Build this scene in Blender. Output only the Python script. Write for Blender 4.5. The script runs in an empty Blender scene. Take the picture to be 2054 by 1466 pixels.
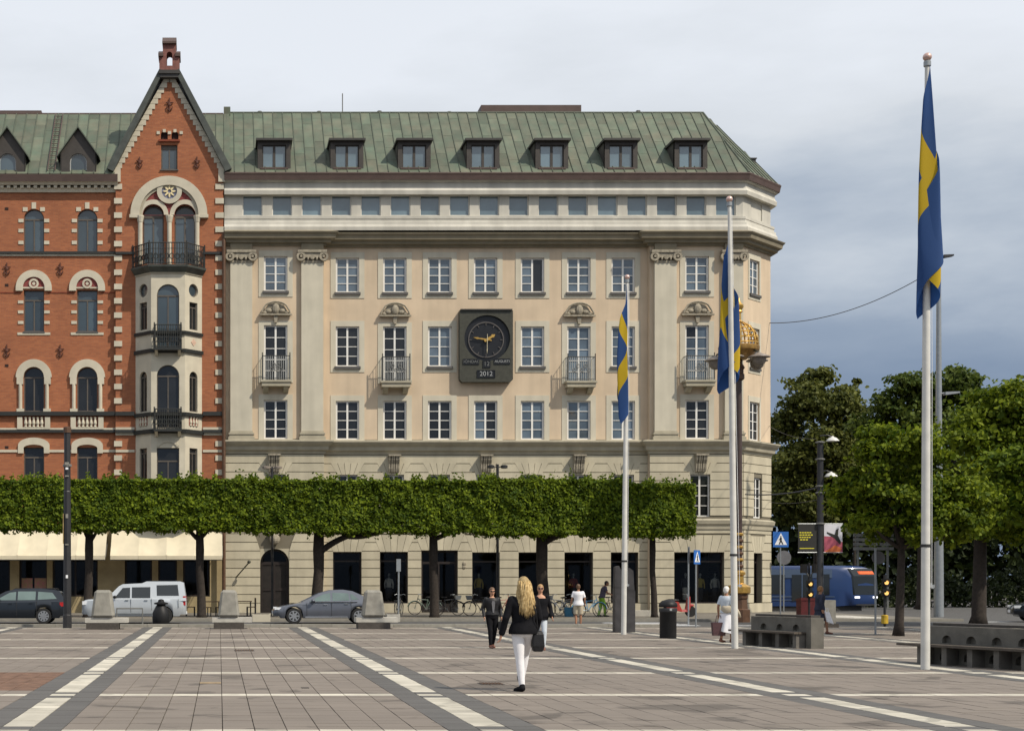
import bpy, bmesh, math, random
import numpy as np
from mathutils import Vector, Matrix
from mathutils.geometry import tessellate_polygon

R = math.radians
random.seed(7)
rng = np.random.default_rng(11)
scene = bpy.context.scene
COL = scene.collection

# ------------------------------------------------------------------ camera
# a level, frontal view with a shifted lens: the facade is parallel to the picture
S, PX, PY, CH = 3000.0, 440.0, 1170.0, 1.7      # focal length in photo pixels, principal point, eye height
cam = bpy.data.cameras.new("camera")
cam.sensor_fit = 'HORIZONTAL'
cam.sensor_width = 36.0
cam.lens = 36.0 * S / 2054.0
cam.shift_x = (1027 - PX) / 2054.0
cam.shift_y = (PY - 733) / 2054.0
cam.clip_start = 0.2
cam.clip_end = 3000
camo = bpy.data.objects.new("camera", cam)
COL.objects.link(camo)
camo.location = (0, 0, CH)
camo.rotation_euler = (R(90), 0, 0)
scene.camera = camo

# ------------------------------------------------------------------ sun and sky
SUN_TO = Vector((1.2, -1.0, 1.75)).normalized()
SUN_EL = math.asin(SUN_TO.z)
SUN_AZ = math.atan2(SUN_TO.x, SUN_TO.y)
sun = bpy.data.lights.new("sun", 'SUN')
sun.energy = 4.2
sun.angle = R(1.0)
sun.color = (1.0, 0.91, 0.77)
suno = bpy.data.objects.new("sun", sun)
COL.objects.link(suno)
suno.rotation_euler = SUN_TO.to_track_quat('Z', 'Y').to_euler()

world = bpy.data.worlds.new("World")
scene.world = world
world.use_nodes = True
wn, wl = world.node_tree.nodes, world.node_tree.links
for n in list(wn):
    wn.remove(n)
w_out = wn.new('ShaderNodeOutputWorld')
w_bg = wn.new('ShaderNodeBackground')
w_bg.inputs['Strength'].default_value = 0.1
w_sky = wn.new('ShaderNodeTexSky')
w_sky.sky_type = 'NISHITA'
w_sky.sun_disc = False
w_sky.sun_elevation = SUN_EL
w_sky.sun_rotation = SUN_AZ
w_tc = wn.new('ShaderNodeTexCoord')
w_sep = wn.new('ShaderNodeSeparateXYZ')
wl.new(w_tc.outputs['Generated'], w_sep.inputs[0])
w_map = wn.new('ShaderNodeMapping')
w_map.inputs['Scale'].default_value = (1.0, 1.0, 3.2)
wl.new(w_tc.outputs['Generated'], w_map.inputs['Vector'])
w_no = wn.new('ShaderNodeTexNoise')
w_no.inputs['Scale'].default_value = 3.4
w_no.inputs['Detail'].default_value = 7
w_no.inputs['Roughness'].default_value = 0.55
wl.new(w_map.outputs[0], w_no.inputs['Vector'])
w_ma = wn.new('ShaderNodeMath'); w_ma.operation = 'MULTIPLY_ADD'
wl.new(w_no.outputs['Fac'], w_ma.inputs[0]); w_ma.inputs[1].default_value = 0.27
wl.new(w_sep.outputs['Z'], w_ma.inputs[2])
w_rs = wn.new('ShaderNodeMath'); w_rs.operation = 'SUBTRACT'
wl.new(w_ma.outputs[0], w_rs.inputs[0]); w_rs.inputs[1].default_value = 0.135
w_ramp = wn.new('ShaderNodeValToRGB')                  # layered cloud: slate blue low down, pale overhead
wl.new(w_rs.outputs[0], w_ramp.inputs[0])
cr = w_ramp.color_ramp
stops = [(0.0, (.18, .24, .34)), (.12, (.23, .30, .42)), (.17, (.31, .38, .49)), (.225, (.52, .58, .66)),
         (.275, (.72, .76, .81)), (.34, (.84, .88, .94)), (1.0, (.76, .81, .90))]
while len(cr.elements) < len(stops):
    cr.elements.new(0.5)
for e, (p, c) in zip(cr.elements, stops):
    e.position = p
    e.color = (*c, 1)
w_sc = wn.new('ShaderNodeVectorMath'); w_sc.operation = 'SCALE'
wl.new(w_ramp.outputs[0], w_sc.inputs[0]); w_sc.inputs['Scale'].default_value = 10.0
w_mix = wn.new('ShaderNodeMix'); w_mix.data_type = 'RGBA'
w_mix.inputs['Factor'].default_value = 0.94            # nearly overcast, a little clear sky through it
wl.new(w_sky.outputs[0], w_mix.inputs['A'])
wl.new(w_sc.outputs[0], w_mix.inputs['B'])
wl.new(w_mix.outputs['Result'], w_bg.inputs['Color'])
wl.new(w_bg.outputs[0], w_out.inputs[0])

vs = scene.view_settings
vs.view_transform = 'Standard'
vs.look = 'None'
vs.exposure = 0.0
vs.gamma = 1.0
vs.use_curve_mapping = False
scene.cycles.max_bounces = 5
scene.cycles.diffuse_bounces = 3
scene.cycles.glossy_bounces = 2
scene.cycles.transmission_bounces = 3
scene.cycles.transparent_max_bounces = 4

# ------------------------------------------------------------------ photo pixel -> metre helpers
def wx(px, Y): return (px - PX) * Y / S
def wz(py, Y): return CH + (PY - py) * Y / S
def gd(py): return CH * S / (py - PY)

# ------------------------------------------------------------------ materials
MATS = {}
def mat(name, col, rough=0.8, var=0.10, scale=3.0, bump=0.0, bscale=30.0, metal=0.0, rand=0.0, ior=1.45,
        col2=None, mix=(.42, .62), island=0.0, emit=0.0, streak=0.0, dirt=None, spec=.5, spills=()):
    if name in MATS:
        return MATS[name]
    m = bpy.data.materials.new(name)
    m.use_nodes = True
    nt = m.node_tree; N, L = nt.nodes, nt.links
    b = N['Principled BSDF']
    b.inputs['Roughness'].default_value = rough
    b.inputs['Metallic'].default_value = metal
    b.inputs['IOR'].default_value = ior
    b.inputs['Specular IOR Level'].default_value = spec
    geo = N.new('ShaderNodeNewGeometry')
    no = N.new('ShaderNodeTexNoise')
    no.inputs['Scale'].default_value = scale; no.inputs['Detail'].default_value = 6
    L.new(geo.outputs['Position'], no.inputs['Vector'])
    rp = N.new('ShaderNodeValToRGB')
    rp.color_ramp.elements[0].position = mix[0] - .12; rp.color_ramp.elements[1].position = mix[1] + .08
    c2 = col2 if col2 else tuple(min(1, c * (1 + var)) for c in col)
    c1 = col if col2 else tuple(c * (1 - var) for c in col)
    rp.color_ramp.elements[0].color = (*c1, 1); rp.color_ramp.elements[1].color = (*c2, 1)
    L.new(no.outputs['Fac'], rp.inputs[0])
    cur = rp.outputs[0]
    def scale_by(sock, amt, cur):
        mr = N.new('ShaderNodeMapRange')
        mr.inputs['To Min'].default_value = 1 - amt; mr.inputs['To Max'].default_value = 1 + amt
        L.new(sock, mr.inputs['Value'])
        v = N.new('ShaderNodeVectorMath'); v.operation = 'SCALE'
        L.new(cur, v.inputs[0]); L.new(mr.outputs[0], v.inputs['Scale'])
        return v.outputs[0]
    if rand:
        oi = N.new('ShaderNodeObjectInfo'); cur = scale_by(oi.outputs['Random'], rand, cur)
    if island:
        cur = scale_by(geo.outputs['Random Per Island'], island, cur)
    if streak:                                          # rain streaks and grime, long in z
        mp = N.new('ShaderNodeMapping'); mp.inputs['Scale'].default_value = (1.6, 1.6, .12)
        L.new(geo.outputs['Position'], mp.inputs['Vector'])
        n2 = N.new('ShaderNodeTexNoise'); n2.inputs['Scale'].default_value = 1.3; n2.inputs['Detail'].default_value = 5
        L.new(mp.outputs[0], n2.inputs['Vector'])
        cur = scale_by(n2.outputs['Fac'], streak, cur)
    if dirt:                                            # spills and damp patches with a shape of their own
        n3 = N.new('ShaderNodeTexNoise'); n3.inputs['Scale'].default_value = dirt[0]; n3.inputs['Detail'].default_value = 5
        n3.inputs['Distortion'].default_value = .6
        L.new(geo.outputs['Position'], n3.inputs['Vector'])
        mr = N.new('ShaderNodeMapRange')
        mr.inputs['From Min'].default_value = dirt[1]; mr.inputs['From Max'].default_value = dirt[1] + .06
        mr.inputs['To Min'].default_value = 1.0; mr.inputs['To Max'].default_value = dirt[2]
        fac = n3.outputs['Fac']
        for c, rad in spills:
            vd = N.new('ShaderNodeVectorMath'); vd.operation = 'DISTANCE'
            ms = N.new('ShaderNodeVectorMath'); ms.operation = 'MULTIPLY'; ms.inputs[1].default_value = (1, .45, 0)
            L.new(geo.outputs['Position'], ms.inputs[0]); L.new(ms.outputs[0], vd.inputs[0]); vd.inputs[1].default_value = (c[0], c[1] * .45, 0)
            m2 = N.new('ShaderNodeMapRange'); m2.inputs['From Max'].default_value = rad; m2.inputs['To Min'].default_value = .15; m2.inputs['To Max'].default_value = 0
            L.new(vd.outputs['Value'], m2.inputs['Value'])
            ad = N.new('ShaderNodeMath'); L.new(fac, ad.inputs[0]); L.new(m2.outputs[0], ad.inputs[1]); fac = ad.outputs[0]
        L.new(fac, mr.inputs['Value'])
        v = N.new('ShaderNodeVectorMath'); v.operation = 'SCALE'
        L.new(cur, v.inputs[0]); L.new(mr.outputs[0], v.inputs['Scale']); cur = v.outputs[0]
    L.new(cur, b.inputs['Base Color'])
    if bump:
        nb = N.new('ShaderNodeTexNoise'); nb.inputs['Scale'].default_value = bscale; nb.inputs['Detail'].default_value = 4
        L.new(geo.outputs['Position'], nb.inputs['Vector'])
        bp = N.new('ShaderNodeBump'); bp.inputs['Strength'].default_value = bump; bp.inputs['Distance'].default_value = .02
        L.new(nb.outputs['Fac'], bp.inputs['Height']); L.new(bp.outputs[0], b.inputs['Normal'])
    if emit:
        b.inputs['Emission Color'].default_value = (*col, 1); b.inputs['Emission Strength'].default_value = emit
    MATS[name] = m
    return m

def leaf_mat(name, col, col2, trans=.35, yellow=.25):
    m = bpy.data.materials.new(name); m.use_nodes = True
    N, L = m.node_tree.nodes, m.node_tree.links
    b = N['Principled BSDF']; out = N['Material Output']
    geo = N.new('ShaderNodeNewGeometry')
    mx = N.new('ShaderNodeMix'); mx.data_type = 'RGBA'
    mx.inputs['A'].default_value = (*col, 1); mx.inputs['B'].default_value = (*col2, 1)
    no = N.new('ShaderNodeTexNoise'); no.inputs['Scale'].default_value = .7; no.inputs['Detail'].default_value = 3
    L.new(geo.outputs['Position'], no.inputs['Vector'])
    ad = N.new('ShaderNodeMath'); ad.operation = 'MULTIPLY'
    L.new(geo.outputs['Random Per Island'], ad.inputs[0]); L.new(no.outputs['Fac'], ad.inputs[1])
    ad2 = N.new('ShaderNodeMath'); ad2.operation = 'MULTIPLY'; ad2.use_clamp = True
    L.new(ad.outputs[0], ad2.inputs[0]); ad2.inputs[1].default_value = 1.9
    L.new(ad2.outputs[0], mx.inputs['Factor'])
    L.new(mx.outputs['Result'], b.inputs['Base Color'])
    b.inputs['Roughness'].default_value = .6; b.inputs['Specular IOR Level'].default_value = .18
    tr = N.new('ShaderNodeBsdfTranslucent')
    L.new(mx.outputs['Result'], tr.inputs['Color'])
    ms = N.new('ShaderNodeMixShader'); ms.inputs[0].default_value = trans
    L.new(b.outputs[0], ms.inputs[1]); L.new(tr.outputs[0], ms.inputs[2]); L.new(ms.outputs[0], out.inputs['Surface'])
    MATS[name] = m
    return m

def brick_mat(name):
    m = bpy.data.materials.new(name); m.use_nodes = True
    N, L = m.node_tree.nodes, m.node_tree.links
    b = N['Principled BSDF']; b.inputs['Roughness'].default_value = .85
    geo = N.new('ShaderNodeNewGeometry')
    sp = N.new('ShaderNodeSeparateXYZ'); cb = N.new('ShaderNodeCombineXYZ')
    L.new(geo.outputs['Position'], sp.inputs[0])
    L.new(sp.outputs['X'], cb.inputs['X']); L.new(sp.outputs['Z'], cb.inputs['Y'])
    br = N.new('ShaderNodeTexBrick')
    br.inputs['Scale'].default_value = 1.0; br.inputs['Brick Width'].default_value = .26; br.inputs['Row Height'].default_value = .077
    br.inputs['Mortar Size'].default_value = .006
    br.inputs['Color1'].default_value = (.37, .128, .052, 1); br.inputs['Color2'].default_value = (.29, .094, .040, 1)
    br.inputs['Mortar'].default_value = (.26, .14, .085, 1)
    L.new(cb.outputs[0], br.inputs['Vector'])
    no = N.new('ShaderNodeTexNoise'); no.inputs['Scale'].default_value = .5; no.inputs['Detail'].default_value = 6
    L.new(geo.outputs['Position'], no.inputs['Vector'])
    mr = N.new('ShaderNodeMapRange'); mr.inputs['To Min'].default_value = .72; mr.inputs['To Max'].default_value = 1.28
    L.new(no.outputs['Fac'], mr.inputs['Value'])
    v = N.new('ShaderNodeVectorMath'); v.operation = 'SCALE'
    L.new(br.outputs['Color'], v.inputs[0]); L.new(mr.outputs[0], v.inputs['Scale'])
    L.new(v.outputs[0], b.inputs['Base Color'])
    bp = N.new('ShaderNodeBump'); bp.inputs['Strength'].default_value = .5; bp.inputs['Distance'].default_value = .01; bp.invert = True
    L.new(br.outputs['Fac'], bp.inputs['Height']); L.new(bp.outputs[0], b.inputs['Normal'])
    MATS[name] = m
    return m

M = MATS
mat('peach', (.57, .455, .325), .9, .07, .9, .12, 60, streak=.20)
mat('pale_render', (.53, .49, .39), .88, .06, 1.2, .12, 60, streak=.22)
mat('limestone', (.47, .425, .315), .85, .08, 1.5, .2, 40, rand=.07, streak=.22)
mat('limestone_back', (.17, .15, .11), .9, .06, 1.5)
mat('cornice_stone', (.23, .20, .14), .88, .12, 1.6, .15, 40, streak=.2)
mat('attic_stone', (.49, .47, .41), .85, .10, 1.0, .1, 40, streak=.26)
mat('copper_brown', (.085, .055, .046), .6, .15, 2.0)
mat('copper_green', (.085, .118, .082), .7, .18, 1.1, .1, 20, rand=.20, col2=(.118, .120, .084), streak=.35)
mat('copper_dark', (.045, .042, .038), .55, .15, 2.0)
mat('white_paint', (.74, .73, .69), .5, .04, 4)
mat('grey_paint', (.42, .43, .42), .5, .04, 4)
mat('sill_lead', (.09, .085, .08), .6, .1, 4)
mat('glass_sky_tint', (.085, .115, .145), .06, .4, .6, ior=1.9, rand=.35)  # blue-grey base colour paints in the reflected sky
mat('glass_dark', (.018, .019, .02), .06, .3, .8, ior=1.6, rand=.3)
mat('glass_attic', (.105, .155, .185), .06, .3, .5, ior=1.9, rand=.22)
mat('glass_brick', (.045, .066, .080), .06, .3, .35, ior=1.8, rand=.3)
mat('iron', (.03, .032, .03), .5, .1, 8, metal=.2)
mat('iron_grey', (.16, .16, .15), .5, .1, 8)
mat('gold', (.62, .38, .10), .35, .2, 9, metal=.75)
mat('bronze', (.055, .055, .042), .5, .18, 5, metal=.2)
mat('bronze_brown', (.11, .06, .035), .5, .2, 5, metal=.2)
brick_mat('brick')
mat('cream_stone', (.53, .485, .38), .85, .08, 2, .12, 40, rand=.05, streak=.1)
mat('red_mosaic', (.22, .05, .045), .8, .3, 12)
mat('blue_mosaic', (.16, .17, .24), .7, .3, 12)
mat('wood_dark', (.045, .028, .02), .6, .25, 6)
mat('shop_pier', (.34, .27, .15), .8, .12, 2)
mat('canvas', (.60, .54, .40), .9, .06, 1.5, .1, 30, streak=.10)
mat('asphalt', (.075, .073, .07), .9, .18, 3, .3, 80)
mat('pavement', (.16, .145, .12), .88, .12, 1.2, .2, 50)
mat('granite_kerb', (.25, .235, .20), .85, .12, 5, .2, 60, rand=.08)
mat('soil', (.07, .06, .052), .95, .1, 4)
mat('slab_tan', (.176, .150, .126), .85, .09, .55, .15, 60, rand=.05, island=.05, dirt=(.9, .585, .60), spills=(((4.7, 25.2), 1.0), ((6.6, 20.0), 1.5), ((3.9, 18.4), 1.1), ((9.5, 23.5), 1.2), ((9.2, 34), 1.4), ((13.0, 37), 1.5)))
mat('slab_grey', (.094, .090, .085), .85, .10, .6, .15, 60, rand=.06, island=.06)
mat('slab_white', (.36, .335, .275), .8, .2, 2.2, .15, 60, rand=.16, island=.16, dirt=(1.3, .58, .72), col2=(.46, .43, .36))
mat('concrete', (.24, .23, .20), .9, .18, 4, .3, 40)
mat('concrete_dark', (.135, .125, .11), .9, .25, 3, .3, 40)
mat('concrete_pale', (.45, .43, .38), .9, .14, 4, .25, 40)
mat('granite_dark', (.06, .052, .045), .8, .2, 12, .2, 60)
mat('bark', (.032, .025, .020), .95, .3, 9, .7, 25)
mat('black_plastic', (.012, .012, .013), .5, .15, 5, spec=.3)
mat('black_metal', (.028, .028, .03), .45, .15, 5, metal=.1)
mat('white_metal', (.60, .59, .55), .38, .08, 4, streak=.12)
mat('steel', (.30, .32, .33), .4, .08, 6, metal=.4)
mat('tyre', (.018, .018, .018), .85, .1, 9)
mat('rim', (.42, .43, .44), .35, .08, 9, metal=.7)
mat('car_glass', (.02, .024, .026), .04, .1, 1, ior=1.6)
mat('car_glass_teal', (.11, .155, .145), .05, .2, 1.2, ior=1.7)
mat('red_lens', (.45, .02, .02), .2, .1, 9)
mat('clear_lens', (.72, .74, .76), .15, .1, 9)
mat('chrome', (.65, .66, .67), .2, .03, 9, metal=.9)
mat('sign_blue', (.03, .14, .46), .45, .05, 4)
mat('sign_white', (.80, .81, .82), .5, .03, 4)
mat('amber', (.95, .55, .16), .3, .05, 9, emit=1.3)
mat('rubber', (.03, .03, .03), .8, .1, 9)
mat('copper_seam', (.075, .09, .065), .7, .2, 3)
mat('sett_brown', (.15, .085, .055), .9, .35, 5, .6, 40)
mat('cover_tan', (.26, .19, .11), .8, .2, 8)
mat('capital_stone', (.31, .275, .21), .9, .25, 7, .4, 40)
mat('cornice_pale', (.38, .345, .26), .88, .12, 1.6, .15, 40, streak=.18)
mat('attic_frame', (.66, .64, .58), .6, .05, 4)
mat('shop_frame', (.022, .016, .014), .5, .2, 5)
mat('grey_white', (.62, .60, .55), .6, .05, 4)
mat('balcony_grey', (.36, .37, .36), .55, .1, 6)
mat('dormer_brown', (.05, .043, .037), .6, .15, 3)
mat('dial_dark', (.012, .013, .016), .35, .2, 6)
mat('bezel_grey', (.10, .09, .085), .4, .2, 6)
mat('pale_gold', (.62, .54, .36), .4, .1, 9, metal=.4)
mat('print_grey', (.15, .155, .15), .6, .1, 6)
mat('print_white', (.32, .33, .33), .6, .1, 6)
mat('door_black', (.016, .012, .010), .6, .3, 4)
mat('room_dark', (.050, .040, .034), .9, .3, 1.5)
mat('dress_yellow', (.55, .42, .10), .8, .1, 5)
mat('dress_white', (.70, .69, .66), .8, .1, 5)
mat('dress_dark', (.05, .05, .06), .8, .1, 5)
mat('dress_red', (.30, .05, .04), .8, .1, 5)
mat('frame_brown', (.10, .085, .07), .6, .15, 5)
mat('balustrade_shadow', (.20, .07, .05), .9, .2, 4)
mat('brick_dark', (.20, .05, .025), .9, .2, 4)
mat('anchor_iron', (.10, .035, .022), .7, .2, 8)
mat('dull_black', (.03, .015, .012), .9, .1, 4)  # near-black fill of the vents and niches
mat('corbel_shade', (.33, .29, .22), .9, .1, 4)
mat('lucarne_green', (.085, .10, .075), .6, .2, 2)
mat('coping_green', (.06, .068, .06), .6, .25, 3)
mat('brick_plum', (.20, .085, .07), .85, .2, 6)
mat('star_cream', (.74, .62, .36), .7, .1, 8)
mat('pink_stone', (.52, .36, .27), .85, .15, 5)
mat('goods_pink', (.42, .16, .17), .8, .5, 6, col2=(.30, .24, .12))
mat('crown_core_dark', (.010, .016, .006), 1.0, .3, 6)
mat('finial_pink', (.62, .42, .36), .3, .1, 9, metal=.4)
mat('sticker_gold', (.30, .22, .10), .5, .3, 9)
mat('slab_bronze', (.042, .040, .042), .5, .3, 4)
mat('bench_wood', (.085, .07, .055), .8, .25, 6, .3, 30)
mat('concrete_bench', (.125, .117, .10), .9, .25, 3, .3, 40)
mat('sign_grey', (.12, .12, .13), .5, .1, 5)
mat('board_grey', (.14, .145, .14), .7, .2, 4)
mat('poster_black', (.022, .022, .020), .6, .1, 5)
mat('poster_white', (.62, .62, .66), .6, .08, 5)
mat('poster_yellow', (.62, .55, .04), .6, .05, 5)
mat('poster_red', (.36, .08, .12), .6, .2, 5)
mat('poster_orange', (.62, .16, .05), .6, .1, 5)
mat('amber_paint', (.55, .36, .03), .6, .3, 6)
mat('shaft_brown', (.060, .040, .036), .5, .2, 5)
mat('gold_dark', (.34, .20, .06), .4, .3, 6, metal=.5)
mat('lamp_taupe', (.22, .185, .155), .5, .2, 6)
mat('wire_grey', (.06, .06, .065), .6, .1, 5)
mat('furniture_brown', (.15, .09, .05), .7, .25, 5)
mat('red_dark', (.085, .010, .012), .6, .2, 5)
mat('tram_bellows', (.015, .035, .09), .8, .2, 3)
mat('display_orange', (.85, .13, .03), .5, .3, 14, emit=.35)
mat('lamp_lit', (.9, .92, 1.0), .3, .02, 9, emit=1.2)
mat('bag_blue', (.04, .16, .26), .7, .1, 5)
mat('skin', (.50, .27, .17), .6, .08, 12)
mat('skin_tan', (.34, .17, .10), .6, .08, 12)
mat('eye_dark', (.03, .02, .015), .3, .1, 9)
mat('lip', (.36, .11, .09), .5, .1, 9)
mat('hair_blonde', (.30, .195, .075), .6, .25, 30, col2=(.56, .42, .21), island=.4, spec=.3)
mat('hair_brown', (.11, .06, .03), .5, .3, 30)
mat('hair_fair', (.34, .20, .08), .5, .3, 30)
mat('hair_black', (.03, .02, .018), .5, .3, 30)
mat('hair_white', (.68, .66, .62), .6, .15, 30)
mat('hair_ginger', (.26, .13, .04), .5, .3, 30)
mat('cloth_black', (.010, .010, .012), .9, .25, 8, .2, 60, spec=.12)
mat('leather_black', (.014, .014, .016), .5, .25, 8, .2, 40, spec=.3)
mat('cloth_white', (.76, .75, .77), .85, .05, 5, .15, 30)
mat('cloth_grey', (.13, .13, .14), .85, .1, 8)
mat('cloth_beige', (.44, .38, .28), .85, .08, 8)
mat('cloth_navy', (.020, .024, .045), .85, .2, 8)
mat('cloth_plum', (.075, .065, .095), .85, .15, 8)
mat('cloth_green', (.22, .42, .03), .8, .12, 8)
mat('cloth_paleblue', (.52, .57, .62), .85, .08, 8)
mat('leather_brown', (.16, .06, .035), .5, .2, 9)
mat('bag_maroon', (.075, .035, .04), .6, .2, 9)
leaf_mat('lime_leaf', (.040, .078, .006), (.23, .28, .018), .40)
leaf_mat('hedge_leaf', (.030, .064, .005), (.20, .26, .014), .34)
leaf_mat('park_leaf', (.034, .062, .012), (.125, .16, .026), .32)
leaf_mat('olive_leaf', (.044, .060, .013), (.155, .165, .036), .32)
leaf_mat('wood_leaf', (.010, .017, .005), (.030, .042, .009), .15)

# ------------------------------------------------------------------ mesh builder
I4 = Matrix.Identity(4)
class MB:
    def __init__(s, T=None):
        s.v, s.f, s.m = [], [], []
        s.T = T if T is not None else I4
        s.mi = 0
    def add(s, vs, fs):
        o = len(s.v)
        T = s.T
        s.v += [T @ Vector(p) for p in vs]
        s.f += [tuple(i + o for i in f) for f in fs]
        s.m += [s.mi] * len(fs)
    def box(s, x0, x1, y0, y1, z0, z1):
        s.add([(x0, y0, z0), (x1, y0, z0), (x1, y1, z0), (x0, y1, z0), (x0, y0, z1), (x1, y0, z1), (x1, y1, z1), (x0, y1, z1)],
              [(0, 3, 2, 1), (4, 5, 6, 7), (0, 1, 5, 4), (1, 2, 6, 5), (2, 3, 7, 6), (3, 0, 4, 7)])
    def hexa(s, p):                                     # 8 points: bottom loop then top loop
        s.add(p, [(0, 3, 2, 1), (4, 5, 6, 7), (0, 1, 5, 4), (1, 2, 6, 5), (2, 3, 7, 6), (3, 0, 4, 7)])
    def prism_y(s, loop, y0, y1):                       # loop of (x, z) extruded along y
        n = len(loop)
        vs = [(x, y0, z) for x, z in loop] + [(x, y1, z) for x, z in loop]
        s.add(vs, [tuple(range(n)), tuple(range(2 * n - 1, n - 1, -1))] + [(i, i + n, (i + 1) % n + n, (i + 1) % n) for i in range(n)])
    def prism_x(s, loop, x0, x1):                       # loop of (y, z) extruded along x
        n = len(loop)
        vs = [(x0, y, z) for y, z in loop] + [(x1, y, z) for y, z in loop]
        s.add(vs, [tuple(range(n)), tuple(range(2 * n - 1, n - 1, -1))] + [(i, i + n, (i + 1) % n + n, (i + 1) % n) for i in range(n)])
    def prism_z(s, loop, z0, z1):
        n = len(loop)
        vs = [(x, y, z0) for x, y in loop] + [(x, y, z1) for x, y in loop]
        s.add(vs, [tuple(range(n - 1, -1, -1)), tuple(range(n, 2 * n))] + [(i, (i + 1) % n, (i + 1) % n + n, i + n) for i in range(n)])
    def ring_y(s, cx, cz, r0, r1, y0, y1, a0=0.0, a1=math.pi, n=20):
        full = abs(a1 - a0 - 2 * math.pi) < 1e-6
        k = n if full else n + 1
        vs = []
        for i in range(k):
            a = a0 + (a1 - a0) * i / n
            c, sn = math.cos(a), math.sin(a)
            vs += [(cx + r0 * c, y0, cz + r0 * sn), (cx + r1 * c, y0, cz + r1 * sn), (cx + r1 * c, y1, cz + r1 * sn), (cx + r0 * c, y1, cz + r0 * sn)]
        fs = []
        for i in range(n):
            a, b = i * 4, ((i + 1) % k) * 4
            fs += [(a, b, b + 1, a + 1), (a + 1, b + 1, b + 2, a + 2), (a + 2, b + 2, b + 3, a + 3), (a + 3, b + 3, b, a)]
        if not full:
            fs += [(0, 1, 2, 3), tuple((k - 1) * 4 + q for q in (3, 2, 1, 0))]
        s.add(vs, fs)
    def tube(s, pts, rad, n=8, cap=True):
        pts = [Vector(p) for p in pts]
        if not hasattr(rad, '__len__'):
            rad = [rad] * len(pts)
        vs, fs = [], []
        up = Vector((0, 0, 1))
        prev = None
        for i, p in enumerate(pts):
            t = (pts[min(i + 1, len(pts) - 1)] - pts[max(i - 1, 0)]).normalized()
            if prev is None:
                a = t.cross(up)
                if a.length < 1e-3:
                    a = t.cross(Vector((0, 1, 0)))
                a.normalize()
            else:
                a = (prev - t * prev.dot(t)).normalized()
            prev = a
            b = t.cross(a)
            for k in range(n):
                th = 2 * math.pi * k / n
                vs.append(p + (a * math.cos(th) + b * math.sin(th)) * rad[i])
        for i in range(len(pts) - 1):
            for k in range(n):
                fs.append((i * n + k, i * n + (k + 1) % n, (i + 1) * n + (k + 1) % n, (i + 1) * n + k))
        if cap:
            fs += [tuple(range(n - 1, -1, -1)), tuple(range((len(pts) - 1) * n, len(pts) * n))]
        s.add(vs, fs)
    def lathe(s, prof, c=(0, 0, 0), n=20):               # prof: (r, z)
        vs, fs = [], []
        for r, z in prof:
            for k in range(n):
                th = 2 * math.pi * k / n
                vs.append((c[0] + r * math.cos(th), c[1] + r * math.sin(th), c[2] + z))
        for i in range(len(prof) - 1):
            for k in range(n):
                fs.append((i * n + k, i * n + (k + 1) % n, (i + 1) * n + (k + 1) % n, (i + 1) * n + k))
        fs += [tuple(range(n - 1, -1, -1)), tuple(range((len(prof) - 1) * n, len(prof) * n))]
        s.add(vs, fs)
    def loft(s, rings):                                  # rings of equal point counts
        n = len(rings[0]); vs = [p for r in rings for p in r]; fs = []
        for i in range(len(rings) - 1):
            for k in range(n):
                fs.append((i * n + k, i * n + (k + 1) % n, (i + 1) * n + (k + 1) % n, (i + 1) * n + k))
        fs += [tuple(range(n - 1, -1, -1)), tuple(range((len(rings) - 1) * n, len(rings) * n))]
        s.add(vs, fs)
    def ell(s, c, r, n=12, m=8):                         # ellipsoid
        prof = []
        vs, fs = [], []
        for i in range(1, m):
            ph = math.pi * i / m
            for k in range(n):
                th = 2 * math.pi * k / n
                vs.append((c[0] + r[0] * math.sin(ph) * math.cos(th), c[1] + r[1] * math.sin(ph) * math.sin(th), c[2] - r[2] * math.cos(ph)))
        for i in range(m - 2):
            for k in range(n):
                fs.append((i * n + k, i * n + (k + 1) % n, (i + 1) * n + (k + 1) % n, (i + 1) * n + k))
        fs += [tuple(range(n - 1, -1, -1)), tuple(range((m - 2) * n, (m - 1) * n))]
        s.add(vs, fs)
    def poly_holes(s, outer, holes, y0, rev):            # flat wall in (x, z) at y0 with openings and their reveals
        loops = [outer] + holes
        flat = [p for l in loops for p in l]
        tris = tessellate_polygon([[Vector((x, z, 0)) for x, z in l] for l in loops])
        vs = [(x, y0, z) for x, z in flat] + [(x, y0 + rev, z) for x, z in flat]
        fs = [tuple(t) for t in tris]
        o, N = 0, len(flat)
        for l in loops:
            n = len(l)
            fs += [(o + i, o + (i + 1) % n, o + (i + 1) % n + N, o + i + N) for i in range(n)]
            o += n
        s.add(vs, fs)
    def grid_wall(s, x0, x1, z0, z1, holes, y0, rev):
        xs = sorted({x0, x1, *[h[0] for h in holes], *[h[1] for h in holes]})
        zs = sorted({z0, z1, *[h[2] for h in holes], *[h[3] for h in holes]})
        for i in range(len(xs) - 1):
            for j in range(len(zs) - 1):
                cx, cz = (xs[i] + xs[i + 1]) / 2, (zs[j] + zs[j + 1]) / 2
                if any(h[0] < cx < h[1] and h[2] < cz < h[3] for h in holes):
                    continue
                s.add([(xs[i], y0, zs[j]), (xs[i + 1], y0, zs[j]), (xs[i + 1], y0, zs[j + 1]), (xs[i], y0, zs[j + 1])], [(0, 1, 2, 3)])
        for a, b, c, e in holes:
            y1 = y0 + rev
            s.add([(a, y0, c), (b, y0, c), (b, y0, e), (a, y0, e), (a, y1, c), (b, y1, c), (b, y1, e), (a, y1, e)],
                  [(0, 4, 5, 1), (1, 5, 6, 2), (2, 6, 7, 3), (3, 7, 4, 0)])
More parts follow.
